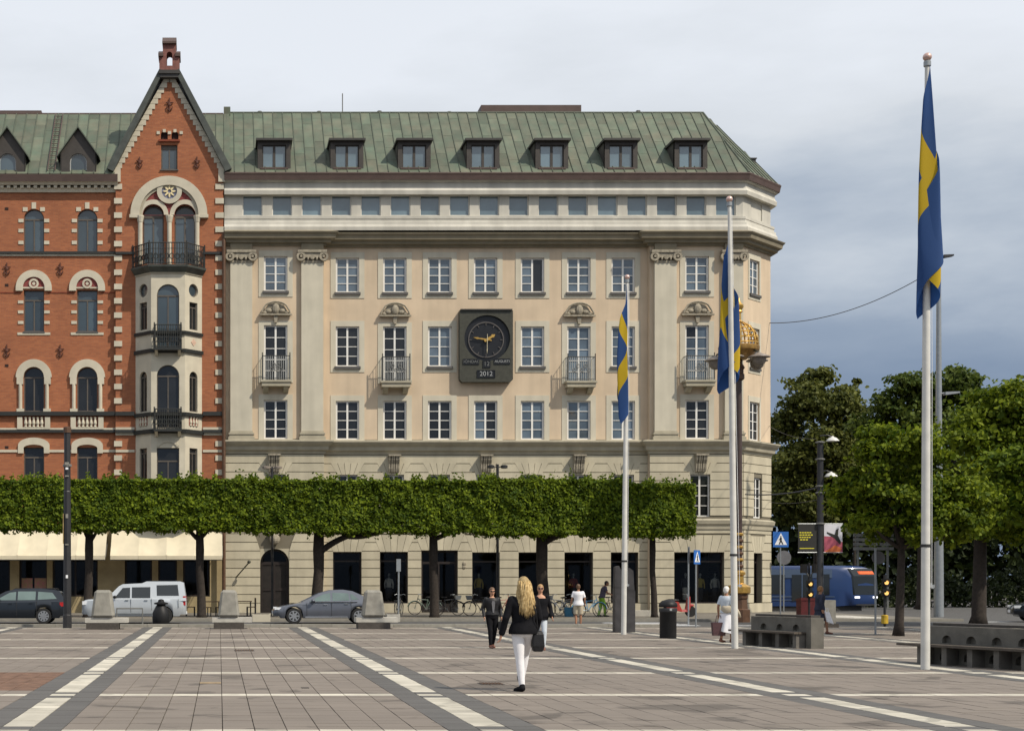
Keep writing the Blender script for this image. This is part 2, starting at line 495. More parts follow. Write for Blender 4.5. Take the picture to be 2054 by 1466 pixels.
    def mesh(s, name, mats, smooth=False, angle=None):
        me = bpy.data.meshes.new(name)
        me.from_pydata(s.v, [], s.f)
        for m in (mats if isinstance(mats, (list, tuple)) else [mats]):
            me.materials.append(M[m] if isinstance(m, str) else m)
        if any(s.m):
            me.polygons.foreach_set('material_index', s.m)
        if smooth:
            me.polygons.foreach_set('use_smooth', [True] * len(me.polygons))
            if angle:
                me.set_sharp_from_angle(angle=R(angle))
        me.update()
        return me
    def build(s, name, mats, parent=None, smooth=False, angle=None):
        return link(name, s.mesh(name, mats, smooth, angle), parent)

def link(name, me, parent=None, loc=None, rot=None):
    o = bpy.data.objects.new(name, me)
    COL.objects.link(o)
    if parent is not None:
        o.parent = parent
    if loc is not None:
        o.location = loc
    if rot is not None:
        o.rotation_euler = rot
    return o
def tag(o, label, cat, group=None):
    o['label'] = label; o['category'] = cat
    if group:
        o['group'] = group
    return o
def thing(name, label, cat, loc=(0, 0, 0), rz=0.0, group=None):
    o = bpy.data.objects.new(name, None)
    COL.objects.link(o)
    o.empty_display_size = .3
    o.location = loc; o.rotation_euler = (0, 0, rz)
    return tag(o, label, cat, group)
def struct(o, kind='structure'):
    o['kind'] = kind
    return o
def copy_tree(o, parent=None):
    c = o.copy(); COL.objects.link(c); c.parent = parent
    for ch in list(o.children):
        copy_tree(ch, c)
    return c

def rect(a, b, c, e): return [(a, c), (b, c), (b, e), (a, e)]
def arch(a, b, z0, zs, rise, n=12):                      # opening with a (half-elliptic) arched head
    cx, hw = (a + b) / 2, (b - a) / 2
    return [(a, z0), (b, z0)] + [(cx + hw * math.cos(math.pi * i / n), zs + rise * math.sin(math.pi * i / n)) for i in range(n + 1)]
def circ(cx, cz, r, n=20, rz=None):
    return [(cx + r * math.cos(2 * math.pi * i / n), cz + (rz or r) * math.sin(2 * math.pi * i / n)) for i in range(n)]

def frame(o, ang=0.0):                                   # local x along the wall, y into it, z up
    return Matrix.Translation(Vector(o)) @ Matrix.Rotation(ang, 4, 'Z')

def window(T, outer, panes, y0, parent, fmat, gmats, name='window', deep=.07, sill=None, sill_mat='sill_lead', pane_back=.035):
    """frame of one window with each pane (and the sill) as its child"""
    mb = MB(T); mb.poly_holes(outer, panes, y0, deep)
    w = mb.build(name, fmat, parent)
    for i, p in enumerate(panes):
        g = MB(T)
        n = len(p)
        tilt = random.uniform(-.004, .004)
        cx = sum(q[0] for q in p) / n
        g.add([(x, y0 + pane_back + (x - cx) * tilt, z) for x, z in p], [tuple(range(n))])
        g.build('pane', gmats[i % len(gmats)] if isinstance(gmats, list) else gmats, w)
    if sill:
        g = MB(T); g.box(*sill); g.build('sill', sill_mat, w)
    return w

def sweep(path, prof, name, mats, parent, close_ends=True):
    """moulding: prof of (out, z) swept along a plan polyline; out is to the right of the walking direction"""
    P = [Vector((p[0], p[1])) for p in path]
    offs = []
    for i in range(len(P)):
        ns = []
        if i > 0:
            d = (P[i] - P[i - 1]).normalized(); ns.append(Vector((d.y, -d.x)))
        if i < len(P) - 1:
            d = (P[i + 1] - P[i]).normalized(); ns.append(Vector((d.y, -d.x)))
        if len(ns) == 1:
            offs.append(ns[0])
        else:
            m = ns[0] + ns[1]
            offs.append(m / max(.3, 1 + ns[0].dot(ns[1])))
    mb = MB(); n = len(prof)
    vs = [(P[i].x + offs[i].x * o, P[i].y + offs[i].y * o, z) for i in range(len(P)) for o, z in prof]
    fs = [(i * n + k, (i + 1) * n + k, (i + 1) * n + (k + 1) % n, i * n + (k + 1) % n) for i in range(len(P) - 1) for k in range(n)]
    fs += [tuple(range(n)), tuple(range((len(P) - 1) * n + n - 1, (len(P) - 1) * n - 1, -1))]
    mb.add(vs, fs)
    return mb.build(name, mats, parent)

def clip_poly(poly, hp):                                 # Sutherland-Hodgman against half planes (a, b, c): a*x + b*y <= c
    for a, b, c in hp:
        out = []
        for i in range(len(poly)):
            p, q = poly[i], poly[(i + 1) % len(poly)]
            dp, dq = a * p[0] + b * p[1] - c, a * q[0] + b * q[1] - c
            if dp <= 0:
                out.append(p)
            if (dp < 0 < dq) or (dq < 0 < dp):
                t = dp / (dp - dq)
                out.append((p[0] + (q[0] - p[0]) * t, p[1] + (q[1] - p[1]) * t))
        poly = out
        if len(poly) < 3:
            return []
    return poly

def roof_face(pts, colw, rowh, parent, matn, seam=True, phase=0.0, roof=None):
    """one planar roof slope made of separate sheets with standing seams between them; pts convex, pts[0]->pts[1] is the eave"""
    P = [Vector(p) for p in pts]
    ex = (P[1] - P[0]).normalized()
    nn = ex.cross(P[-1] - P[0]).normalized()
    ey = nn.cross(ex)
    if nn.z < 0:
        nn = -nn
    T = Matrix(((ex.x, ey.x, nn.x, P[0].x), (ex.y, ey.y, nn.y, P[0].y), (ex.z, ey.z, nn.z, P[0].z), (0, 0, 0, 1)))
    uv = [(ex.dot(p - P[0]), ey.dot(p - P[0])) for p in P]
    area = sum(uv[i][0] * uv[(i + 1) % len(uv)][1] - uv[(i + 1) % len(uv)][0] * uv[i][1] for i in range(len(uv)))
    if area < 0:
        uv = uv[::-1]
    hp = []
    for i in range(len(uv)):
        a, b = uv[i], uv[(i + 1) % len(uv)]
        nx, ny = b[1] - a[1], -(b[0] - a[0])
        l = math.hypot(nx, ny)
        hp.append((nx / l, ny / l, (nx * a[0] + ny * a[1]) / l))
    u0, u1 = min(p[0] for p in uv), max(p[0] for p in uv)
    v0, v1 = min(p[1] for p in uv), max(p[1] for p in uv)
    mb = MB(T); n = len(uv)
    mb.prism_z(uv, -.12, -.03)
    if roof is None:
        roof = parent = mb.build('roof', 'copper_dark', parent)
    else:
        parent = roof
        mb.build('roof_deck', 'copper_dark', roof)
    k = 0
    u = u0 - phase
    while u < u1:
        v = v0 - (k % 2) * rowh * .5
        while v < v1:
            c = clip_poly([(u + .012, v + .006), (u + colw - .012, v + .006), (u + colw - .012, v + rowh - .006), (u + .012, v + rowh - .006)], hp)
            if len(c) >= 3:
                h = random.uniform(0, .008)
                mb = MB(T); mb.prism_z(c, -.02, .008 + h); mb.build('roof_sheet', matn, parent)
            v += rowh
        if seam:
            c = clip_poly([(u - .018, v0), (u + .018, v0), (u + .018, v1), (u - .018, v1)], hp)
            if len(c) >= 3:
                mb = MB(T); mb.prism_z(c, -.01, .055); mb.build('standing_seam', 'copper_seam', parent)
        u += colw; k += 1
    return roof


# ================================================================== ground
mb = MB(); mb.add([(-1500, -200, -.06), (1500, -200, -.06), (1500, 2500, -.06), (-1500, 2500, -.06)], [(0, 1, 2, 3)])
struct(mb.build('ground', 'soil'))
mb = MB(); mb.add([(-60, 58.4, 0), (90, 58.4, 0), (90, 140, 0), (-60, 140, 0)], [(0, 1, 2, 3)])
struct(mb.build('road', 'asphalt'))
mb = MB(); mb.box(-60, 33.5, 67.6, 83.5, -.05, .10)
pave = struct(mb.build('pavement', 'pavement'))
mb = MB(); mb.box(-60, 33.5, 67.3, 67.58, -.05, .115)
struct(mb.build('pavement_kerb', 'granite_kerb'))
# plaza: a bed with square slabs on a 0.375 m grid; every 15th column is a white strip between grey ones, every 15th row white
mb = MB(); mb.add([(-60, -5, -.022), (90, -5, -.022), (90, 58.3, -.022), (-60, 58.3, -.022)], [(0, 1, 2, 3)])
plaza = struct(mb.build('plaza', 'soil'))
G = .375
X0 = -2.40 - G / 2          # left edge of the white column of the leftmost strip
Y0 = 22.72                  # front edge of the nearest white row
def slab_kind(i, j):
    ci, rj = i % 15, j % 15
    x, y = X0 + i * G, Y0 + j * G
    strip = ci == 0
    side = ci in (1, 14)
    if strip:
        return 'slab_grey' if rj in (1, 14) else 'slab_white'
    if side:
        return 'slab_grey'
    if -4.6 < x < -2.95 and 23.6 < y < 28.6:
        return 'sett_brown'
    if rj == 0:
        return 'slab_white'
    return 'slab_tan'
names = {'slab_tan': 'tan_slab', 'slab_grey': 'grey_slab', 'slab_white': 'white_slab', 'sett_brown': 'brown_slab'}
e = .0032
def slab_mesh(k):
    mb = MB(); h = G / 2
    mb.add([(-h + e, -h + e, -.02), (h - e, -h + e, -.02), (h - e, h - e, -.02), (-h + e, h - e, -.02),
            (-h + 2 * e, -h + 2 * e, 0), (h - 2 * e, -h + 2 * e, 0), (h - 2 * e, h - 2 * e, 0), (-h + 2 * e, h - 2 * e, 0)],
           [(4, 5, 6, 7), (0, 1, 5, 4), (1, 2, 6, 5), (2, 3, 7, 6), (3, 0, 4, 7)])
    return mb.mesh(names[k], k)
smesh = {k: slab_mesh(k) for k in names}
count = 0
rest = {k: MB() for k in names}
# the slabs nearest the camera, one object each
near = []
for j in range(-30, 96):
    y = Y0 + (j + .5) * G
    if y > 58.2:
        break
    for i in range(-60, 150):
        x = X0 + (i + .5) * G
        px = PX + S * x / max(y, 5)
        if y < 16.6 and not (-3.5 < x < 11):
            continue
        if y < 13 or px < -420 or px > 2500:
            continue
        near.append((y, i, j, x, -60 < px < 2110 and y > 17.0))
done = 0
for y, i, j, x, vis in near:
    k = slab_kind(i, j)
    dz = random.uniform(-.003, .0015)
    if vis and done < 300:
        link(names[k], smesh[k], plaza, (x, y, dz)); done += 1
    else:
        h = G / 2
        rest[k].add([(x - h + e, y - h + e, -.02), (x + h - e, y - h + e, -.02), (x + h - e, y + h - e, -.02), (x - h + e, y + h - e, -.02),
                     (x - h + 2 * e, y - h + 2 * e, dz), (x + h - 2 * e, y - h + 2 * e, dz), (x + h - 2 * e, y + h - 2 * e, dz), (x - h + 2 * e, y + h - 2 * e, dz)],
                    [(4, 5, 6, 7), (0, 1, 5, 4), (1, 2, 6, 5), (2, 3, 7, 6), (3, 0, 4, 7)])
for k, mb in rest.items():
    struct(mb.build('far_' + names[k] + 's', k, plaza), 'stuff')
# granite kerb between plaza and road, stone by stone
kb = MB(); kb.box(-30, 60, 58.32, 58.39, -.05, .004)
kerb = struct(kb.build('kerb', 'granite_kerb'))
mb = MB(); mb.box(-.595, .595, 0, .5, -.03, .115); ks = mb.mesh('kerb_stone', 'granite_kerb')
for i in range(26):
    link('kerb_stone', ks, kerb, (-13 + i * 1.2, 58.42, random.uniform(-.012, .004)))
# road markings of the crossing on the right
for k, (a, b, c, d_) in enumerate([(16.6, 19.4, 60.2, 60.8), (16.6, 19.4, 61.6, 62.2), (16.6, 19.4, 63.0, 63.6), (16.6, 19.4, 64.4, 65.0), (19.9, 23, 60.2, 60.6), (33.4, 39.5, 66.2, 66.7), (35.5, 41.5, 62.3, 62.6)]):
    mb = MB(); mb.add([(a, c, .005), (b, c, .005), (b, d_, .005), (a, d_, .005)], [(0, 1, 2, 3)])
    struct(mb.build('road_marking', 'sign_white'))
# small iron covers in the paving
def cover(px, py, w, l, matn, label, name='drain_grate'):
    d = gd(py); x = wx(px, d)
    t = thing(name, label, 'drain cover', (x, d, 0))
    mb = MB(); mb.box(-w / 2, w / 2, -l / 2, l / 2, -.01, .006); mb.build('frame', matn, t)
    if name == 'drain_grate':
        for q in range(7):
            mb = MB(); a = -w / 2 + .03 + q * (w - .06) / 6.5
            mb.box(a, a + .025, -l / 2 + .03, l / 2 - .03, .006, .016); mb.build('bar', 'bronze_brown', t)
    return t
cover(985, 1371, .40, .42, 'granite_dark', 'dark iron drain grate in the paving left of the blonde woman')
cover(422, 1369, .36, .36, 'cover_tan', 'sand coloured square cover plate between the two left white strips', 'cover_plate')
cover(612, 1379, .12, .2, 'granite_dark', 'tiny dark lid right of the square cover plate', 'cover_plate')
cover(490, 1304, .5, .8, 'granite_dark', 'dark drain grate far up between the two left white strips')


# ================================================================== cream corner building
YF, YM = 82.0, 82.4
cb = thing('cream_building', 'cream and peach five storey corner building with green copper mansard roof', 'building', (wx(960, YF), YF, 0))
CBI = Matrix.Translation(-Vector(cb.location))
FE, FM = frame((0, YF, 0)), frame((0, YM, 0))
XL, XA, XB, XR = wx(450, YF), wx(650, YF), wx(1303, YF), 28.7
CHD = 2.4
FC = frame((XR, YF, 0), R(45))
CW = CHD * math.sqrt(2)
XE, YE = XR + CHD, YF + CHD
YB = 98.0
PATH = [(XL, YF), (XA, YF), (XA, YM), (XB, YM), (XB, YF), (XR, YF), (XE, YE), (XE, YB)]
def z(py): return wz(py, YF)
class BP:                                                # parent proxy: children are built in world coordinates
    pass
def keep(o, root):
    o.matrix_parent_inverse = root.matrix_world.inverted() if False else Matrix.Translation(-Vector(root.location))
    return o
_link = link
def link(name, me, parent=None, loc=None, rot=None):     # world-space placement under a top-level Empty (sub-parts inherit identity)
    o = _link(name, me, parent, loc, rot)
    if parent is not None and parent.get('world_parts'):
        o.matrix_parent_inverse = Matrix.Translation(-Vector(parent.location))
    return o
cb['world_parts'] = 1

def chpx(px):                                            # photo x on the chamfer -> local u
    t = (px - PX) / S
    return (t * YF - XR) / (math.sqrt(.5) * (1 - t))
def seg_frames():
    return [('end', FE, YF, XL, XA), ('mid', FM, YM, XA, XB), ('end', FE, YF, XB, XR), ('ch', FC, None, 0, CW)]
cols = [553, 697, 792, 882, 974, 1068, 1161, 1250, 1398]
balc = (553, 792, 1161, 1398)
def ucol(px, fr, Y):
    return chpx(px) if fr == 'ch' else wx(px, Y)
rowsY = {'a': (514, 584), 'b': (652, 733), 'c': (802, 880)}
HW = 24 * YF / S
CHW = .60
pane_bad = set()
def win_panes(u, hw, z0, z1, nx=2, ny=4, t=.055, m=.10):
    ps = []
    w = (2 * hw - 2 * t - m) / 2
    hh = (z1 - z0 - 2 * t - (ny - 1) * .035) / ny
    for c in range(2):
        a = u - hw + t + c * (w + m)
        for r in range(ny):
            c0 = z0 + t + r * (hh + .035)
            ps.append(rect(a, a + w, c0, c0 + hh))
    return ps
# pane tone by column: reflected sky painted into the pale ones, the rest dark
pane_tone = {'a': 'ppppppppp', 'b': 'dddp.pppp', 'c': 'ddddmpppd'}
wall_h = {}
openings = []                                            # (frame, T, u, hw, z0, z1, row, col)
for fr, T, Y, u0, u1 in seg_frames():
    hs = []
    cl = [1513] if fr == 'ch' else [c for c in cols if u0 < wx(c, YF) < u1]
    for c in cl:
        u = ucol(c, fr, Y); hw = CHW if fr == 'ch' else HW
        for r, (ya, yb) in rowsY.items():
            if r == 'b' and c == 974:
                continue
            if r == 'b' and c in balc:
                yb = 767
            hs.append((u - hw, u + hw, z(yb), z(ya)))
            openings.append((fr, T, u, hw, z(yb), z(ya), r, c))
    mb = MB(T)
    mb.grid_wall(u0, u1, z(884), z(484), hs, 0, .22)
    if fr == 'end':
        mb.box(u0 + .002, u1 - .002, .23, .9, z(884), z(484))
    mb.build('upper_wall', 'peach', cb)
mb = MB(); mb.add([(XE, YE, 0), (XE, YB, 0), (XE, YB, z(346)), (XE, YE, z(346))], [(0, 1, 2, 3)]); mb.build('side_wall', 'peach', cb)
mb = MB(); mb.add([(XA, YF, 0), (XA, YM + .3, 0), (XA, YM + .3, z(484)), (XA, YF, z(484)), (XB, YF, 0), (XB, YM + .3, 0), (XB, YM + .3, z(484)), (XB, YF, z(484))], [(0, 1, 2, 3), (4, 5, 6, 7)])
mb.build('bay_return', 'peach', cb)
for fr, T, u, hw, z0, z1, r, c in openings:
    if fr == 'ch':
        g = 'glass_dark' if r == 'c' else 'glass_sky_tint'
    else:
        k = pane_tone[r][cols.index(c)]
        g = {'p': 'glass_sky_tint', 'd': 'glass_dark', 'm': None}[k]
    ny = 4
    gm = ['glass_sky_tint'] * 4 + ['glass_dark'] * 4 if g is None else g
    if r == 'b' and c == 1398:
        gm = ['glass_sky_tint'] * 4 + ['glass_dark'] + ['glass_sky_tint'] * 3
    sl = None
    if r != 'c' and not (r == 'b' and c in balc):
        sl = (u - hw - .06, u + hw + .06, -.12, .10, z0 - .14, z0 - .002)
    ps = win_panes(u, hw - .05, z0 + .02, z1 - .03, ny=5 if z1 - z0 > 2.6 else 4)
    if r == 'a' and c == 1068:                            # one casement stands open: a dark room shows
        gm = ['glass_sky_tint'] * 4 + ['glass_dark']
        t = .055; w = (2 * (hw - .05) - 2 * t - .1) / 2
        a = u - hw + .05 + t + w + .1
        ps = ps[:4] + [rect(a, a + w, z0 + .075, z1 - .085)]
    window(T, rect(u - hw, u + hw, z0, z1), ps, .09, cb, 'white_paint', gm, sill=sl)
    # flat painted surround
    if fr == 'ch':
        a, b = u - hw - .16, u + hw + .16
    else:
        a, b = u - hw - .28, u + hw + .28
    top = z1 + (.30 if r != 'b' or c not in balc else .22)
    bot = z0 - (.32 if sl else .02)
    if r == 'c': bot = z(883)
    mb = MB(T); mb.poly_holes(rect(a, b, bot, top), [rect(u - hw + .01, u + hw - .01, z0, z1 - .01)] if not (r == 'c') else [rect(u - hw + .01, u + hw - .01, z0, z1 - .01)], -.03, .034)
    mb.build('window_surround', 'pale_render', cb)

# pilasters with Ionic capitals
def pilaster(T, u, hw, name='pilaster'):
    mb = MB(T)
    mb.box(u - hw, u + hw, -.22, .02, z(866), z(524))
    p = mb.build(name, 'pale_render', cb)
    mb = MB(T)                                           # capital
    za, zb_ = z(526), z(504)
    mb.box(u - hw - .20, u + hw + .20, -.40, .02, z(509), z(504))
    mb.box(u - hw - .02, u + hw + .02, -.33, .02, z(519), z(509))
    for sx in (-1, 1):
        cx = u + sx * (hw + .02); cz = z(517)
        mb.ring_y(cx, cz, .13, .25, -.38, -.12, 0, 2 * math.pi, 16)
        mb.ring_y(cx, cz, .0, .07, -.42, -.12, 0, 2 * math.pi, 10)
    mb.ring_y(u, z(519), .0, .12, -.37, -.2, 0, 2 * math.pi, 10)
    for q in range(5):
        mb.ell((u - hw + .12 + q * (2 * hw - .24) / 4, -.34, z(521)), (.06, .05, .10), 8, 6)
    mb.prism_y([(u - hw, z(524)), (u + hw, z(524)), (u + hw - .06, z(529)), (u - hw + .06, z(529))], -.25, .0)
    mb.build('capital', 'capital_stone', p)
    mb = MB(T)                                           # base
    mb.box(u - hw - .12, u + hw + .12, -.36, .02, z(884), z(877))
    mb.box(u - hw - .06, u + hw + .06, -.30, .02, z(877), z(872))
    mb.box(u - hw - .10, u + hw + .10, -.34, .02, z(872), z(869))
    mb.box(u - hw - .03, u + hw + .03, -.27, .02, z(869), z(865))
    mb.build('base', 'cornice_pale', p)
    mb = MB(T)                                           # plain block between capital and cornice
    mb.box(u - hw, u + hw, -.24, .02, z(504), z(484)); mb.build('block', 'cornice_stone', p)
for px in (484, 626, 1333):
    pilaster(FE, wx(px, YF), .60)
pilaster(FE, wx(1470, YF), .50)

# mouldings swept round the whole front
def zz(l): return [(o, wz(y, YF - max(0, o))) for o, y in l]
sweep(PATH, zz([(-.1, 910), (.06, 910), (.10, 905), (.22, 902), (.26, 895), (.40, 890), (.50, 885), (.50, 882.5), (.1, 881), (-.1, 881)]), 'string_cornice', 'cornice_pale', cb)
sweep(PATH, zz([(-.1, 1061), (.10, 1061), (.12, 1054), (.20, 1050), (.24, 1043), (.10, 1040), (-.1, 1040)]), 'string_course', 'cornice_pale', cb)
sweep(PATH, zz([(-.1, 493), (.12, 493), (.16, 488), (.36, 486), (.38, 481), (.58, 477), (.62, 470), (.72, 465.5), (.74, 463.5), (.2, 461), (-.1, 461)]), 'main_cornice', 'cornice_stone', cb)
PATH2 = [(XL, YF), (XR, YF), (XE, YE), (XE, YB)]
sweep(PATH2, zz([(-.1, 462), (.34, 462), (.36, 455), (.28, 450), (.26, 445), (.18, 444.5), (.17, 440), (.20, 439), (.20, 434), (-.1, 433)]), 'attic_sill_moulding', 'attic_stone', cb)
sweep(PATH2, zz([(-.1, 391.5), (.16, 391.5), (.30, 390), (.33, 382), (.22, 377), (.20, 366), (.34, 364), (.38, 361), (-.1, 361)]), 'attic_entablature', 'attic_stone', cb)
sweep(PATH2, zz([(-.1, 361), (.46, 361), (.50, 352), (.54, 347), (.52, 345.5), (-.1, 345.5)]), 'eaves_fascia', 'copper_brown', cb)

# attic storey
aw = []
for k in range(17):
    c = 506.5 + 59.35 * k
    aw.append((wx(c - 20, YF), wx(c + 20, YF), z(432.5), z(392)))
mb = MB(FE); mb.grid_wall(XL, XR, z(436), z(390), aw, 0, .2); mb.build('attic_wall', 'attic_stone', cb)
for a, b, c, e_ in aw:
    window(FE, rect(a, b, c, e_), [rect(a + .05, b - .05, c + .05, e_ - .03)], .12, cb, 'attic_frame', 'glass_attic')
mb = MB(FC); mb.grid_wall(0, CW, z(436), z(390), [(.95, 2.35, z(430), z(396))], 0, .1); mb.box(.94, 2.36, .06, .14, z(430.5), z(395.5)); mb.build('attic_wall', 'attic_stone', cb)

# rusticated ground floor and mezzanine: stone courses in front of a backing wall
gw = [('arch', 551, 29, 1100, 1231), ('shop', 696.5, 28.5, 1106, 1210), ('shop', 790, 28, 1106, 1210), ('door', 881.5, 36.5, 1103, 1228),
      ('shop', 974.5, 27.5, 1107, 1210), ('shop', 1069, 29, 1107, 1210), ('shop', 1160.5, 28.5, 1107, 1210), ('shop', 1252.5, 27.5, 1107, 1210), ('shop', 1402, 50, 1107, 1211)]
mz = [553, 697, 790, 882, 975, 1066, 1160, 1251, 1404]
zg = .10
for fr, T, Y, u0, u1 in seg_frames():
    hs = []
    if fr == 'ch':
        uc = chpx(1519)
        hs = [(uc - .52, uc + .52, z(1213), z(1108)), (uc - .50, uc + .50, z(1037), z(955))]
    else:
        for k, c, hw, ya, yb in gw:
            if u0 < wx(c, YF) < u1:
                hs.append((wx(c - hw, Y), wx(c + hw, Y), max(zg, z(yb)), z(ya)))
        for c in mz:
            if u0 < wx(c, YF) < u1:
                hs.append((wx(c - 20, Y), wx(c + 20, Y), z(1036), z(951)))
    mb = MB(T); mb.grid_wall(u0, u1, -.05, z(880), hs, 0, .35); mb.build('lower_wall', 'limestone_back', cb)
    # courses
    def hwid(k, hw, ya, yb, y, fan):
        """half width (px) taken by an opening at photo height y, or None"""
        if ya <= y <= yb:
            return hw
        if fan and ya - 36 <= y < ya:
            return hw + 14 * (ya - y) / 36
        return None
    if fr == 'ch':
        ops = [(uc, .52, 1108, 1213, .008), (uc, .50, 955, 1037, .0)]
    else:
        ops = [(wx(c, Y), hw * Y / S, ya, yb, 1) for k, c, hw, ya, yb in gw if u0 < wx(c, YF) < u1]
        ops += [(wx(c, Y), 20 * Y / S, 951, 1036, 2) for c in mz if u0 < wx(c, YF) < u1]
    bounds = [(911 + 17.6 * k, 911 + 17.6 * (k + 1)) for k in range(7)] + [(1061, 1069.8)] + [(1069.8 + 17.4 * k, 1069.8 + 17.4 * (k + 1)) for k in range(8)] + [(1209, 1229)]
    for yt, yb_ in bounds:
        act = []
        for u, hw, ya, yb, fan in ops:
            ym = (yt + yb_) / 2
            fan_h = 34.8 if ya > 1050 else 24
            if ya - 1.5 <= ym <= yb + 1.5:
                act.append((u - hw, u + hw, u - hw, u + hw))
            elif fan and ya - fan_h - 1 <= ym < ya:
                k0, k1 = max(0, (ya - yt) / fan_h), max(0, (ya - yb_) / fan_h)
                act.append((u - hw - .38 * k1, u + hw + .38 * k1, u - hw - .38 * k0, u + hw + .38 * k0))
        act.sort()
        xb, xt = u0, u0
        zt_, zb2 = z(yt) - .02, z(yb_) + .02
        plinth = yt > 1200
        d0 = -.10 if plinth else -.05
        edges = act + [(u1, u1, u1, u1)]
        for a_b, b_b, a_t, b_t in edges:
            if a_b - xb > .06:
                mb = MB(T)
                mb.prism_y([(xb + .004, zb2), (a_b - .004, zb2), (a_t - .004, zt_), (xt + .004, zt_)], d0, .02)
                mb.build('stone_course', 'limestone', cb)
            xb, xt = b_b, b_t
    # fan of voussoirs over each opening
    for u, hw, ya, yb, fan in ops:
        if not fan or hw > 1.2:
            fan_n = 7
        else:
            fan_n = 5
        if not fan:
            continue
        fan_h = 34.8 if ya > 1050 else 24
        if abs(u - wx(551, YF)) < .3 and ya > 1050:
            continue
        zt_, zb2 = z(ya - fan_h) - .02, z(ya) + .0
        for q in range(fan_n):
            f0, f1 = -1 + 2 * q / fan_n, -1 + 2 * (q + 1) / fan_n
            mb = MB(T)
            w1 = hw + .38
            mb.prism_y([(u + f0 * hw + .008, zb2), (u + f1 * hw - .008, zb2), (u + f1 * w1 - .012, zt_), (u + f0 * w1 + .012, zt_)], -.055, .02)
            mb.build('voussoir', 'limestone', cb)

# ------------------------------------------------------------------ what stands behind the shop glass
def shop_glass():
    m = bpy.data.materials.new('glass_shop'); m.use_nodes = True
    N, L = m.node_tree.nodes, m.node_tree.links
    tr = N.new('ShaderNodeBsdfTransparent'); tr.inputs[0].default_value = (.55, .57, .56, 1)
    gl = N.new('ShaderNodeBsdfGlossy'); gl.inputs['Roughness'].default_value = .03; gl.inputs[0].default_value = (.8, .85, .9, 1)
    fr = N.new('ShaderNodeFresnel'); fr.inputs[0].default_value = 1.33
    mx = N.new('ShaderNodeMixShader'); L.new(fr.outputs[0], mx.inputs[0]); L.new(tr.outputs[0], mx.inputs[1]); L.new(gl.outputs[0], mx.inputs[2])
    L.new(mx.outputs[0], N['Material Output'].inputs['Surface'])
    MATS['glass_shop'] = m
shop_glass()
# shop windows, doors and mezzanine windows
def shop(T, a, b, z0, z1, nx=1, name='shop_window'):
    w = (b - a - .08 * (nx + 1)) / nx
    ps = [rect(a + .08 + q * (w + .08), a + .08 + q * (w + .08) + w, z0 + .10, z1 - .55) for q in range(nx)]
    ps += [rect(a + .08, b - .08, z1 - .47, z1 - .08)]
    return window(T, rect(a, b, z0, z1), ps, .26, cb, 'shop_frame', 'glass_shop', name=name)
for k, c, hw, ya, yb in gw:
    fr, T, Y = ('mid', FM, YM) if XA < wx(c, YF) < XB else ('end', FE, YF)
    a, b = wx(c - hw, Y), wx(c + hw, Y)
    if k == 'shop':
        shop(T, a, b, z(yb), z(ya), 2 if hw > 40 else 1)
    elif k == 'door':
        t = .08; mid = (a + b) / 2
        z0, z1 = zg, z(ya)
        ps = [rect(a + .12, mid - .04, z0 + .5, z1 - .75), rect(mid + .04, b - .12, z0 + .5, z1 - .75), rect(a + .12, b - .12, z1 - .62, z1 - .12)]
        window(T, rect(a, b, z0, z1), ps, .28, cb, 'shop_frame', 'glass_shop', name='door')
    else:
        z0, z1 = zg, z(ya)
        sp = z(1129); mid = (a + b) / 2
        mb = MB(T)                                        # arched spandrel filling and archivolt
        lp = [(a, z1), (b, z1)] + [(b, sp)] + [(mid + (b - a) / 2 * math.cos(math.pi * i / 14), sp + (z1 - sp) * math.sin(math.pi * i / 14)) for i in range(1, 14)] + [(a, sp)]
        mb.prism_y(lp[::-1], -.02, .34)
        mb.build('arch_spandrel', 'limestone', cb)
        d = arch(a, b, z0, sp, z1 - sp - .02)
        ps = [rect(a + .14, mid - .05, z0 + .25, z0 + 1.2), rect(mid + .05, b - .14, z0 + .25, z0 + 1.2), rect(a + .14, mid - .05, z0 + 1.35, sp - .1), rect(mid + .05, b - .14, z0 + 1.35, sp - .1),
              arch(a + .14, b - .14, sp + .08, sp + .09, z1 - sp - .22)]
        window(T, d, ps, .28, cb, 'shop_frame', ['door_black', 'door_black', 'door_black', 'door_black', 'glass_shop'], name='door')
        mb = MB(T); mb.ell((mid, -.2, z(1080)), (.30, .22, .34), 12, 8); mb.box(mid - .36, mid + .36, -.34, .0, z(1073), z(1070)); mb.build('keystone', 'capital_stone', cb)
ucx = chpx(1519)
shop(FC, ucx - .52, ucx + .52, z(1213), z(1108))
ps = win_panes(ucx, .46, z(1037) + .02, z(955) - .03)
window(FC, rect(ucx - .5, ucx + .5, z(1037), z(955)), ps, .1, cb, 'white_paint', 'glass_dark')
for c in mz:
    fr, T, Y = ('mid', FM, YM) if XA < wx(c, YF) < XB else ('end', FE, YF)
    u = wx(c, Y); hw = 20 * Y / S
    window(T, rect(u - hw, u + hw, z(1036), z(951)), win_panes(u, hw - .03, z(1036) + .02, z(951) - .03), .10, cb, 'grey_white', 'glass_dark')
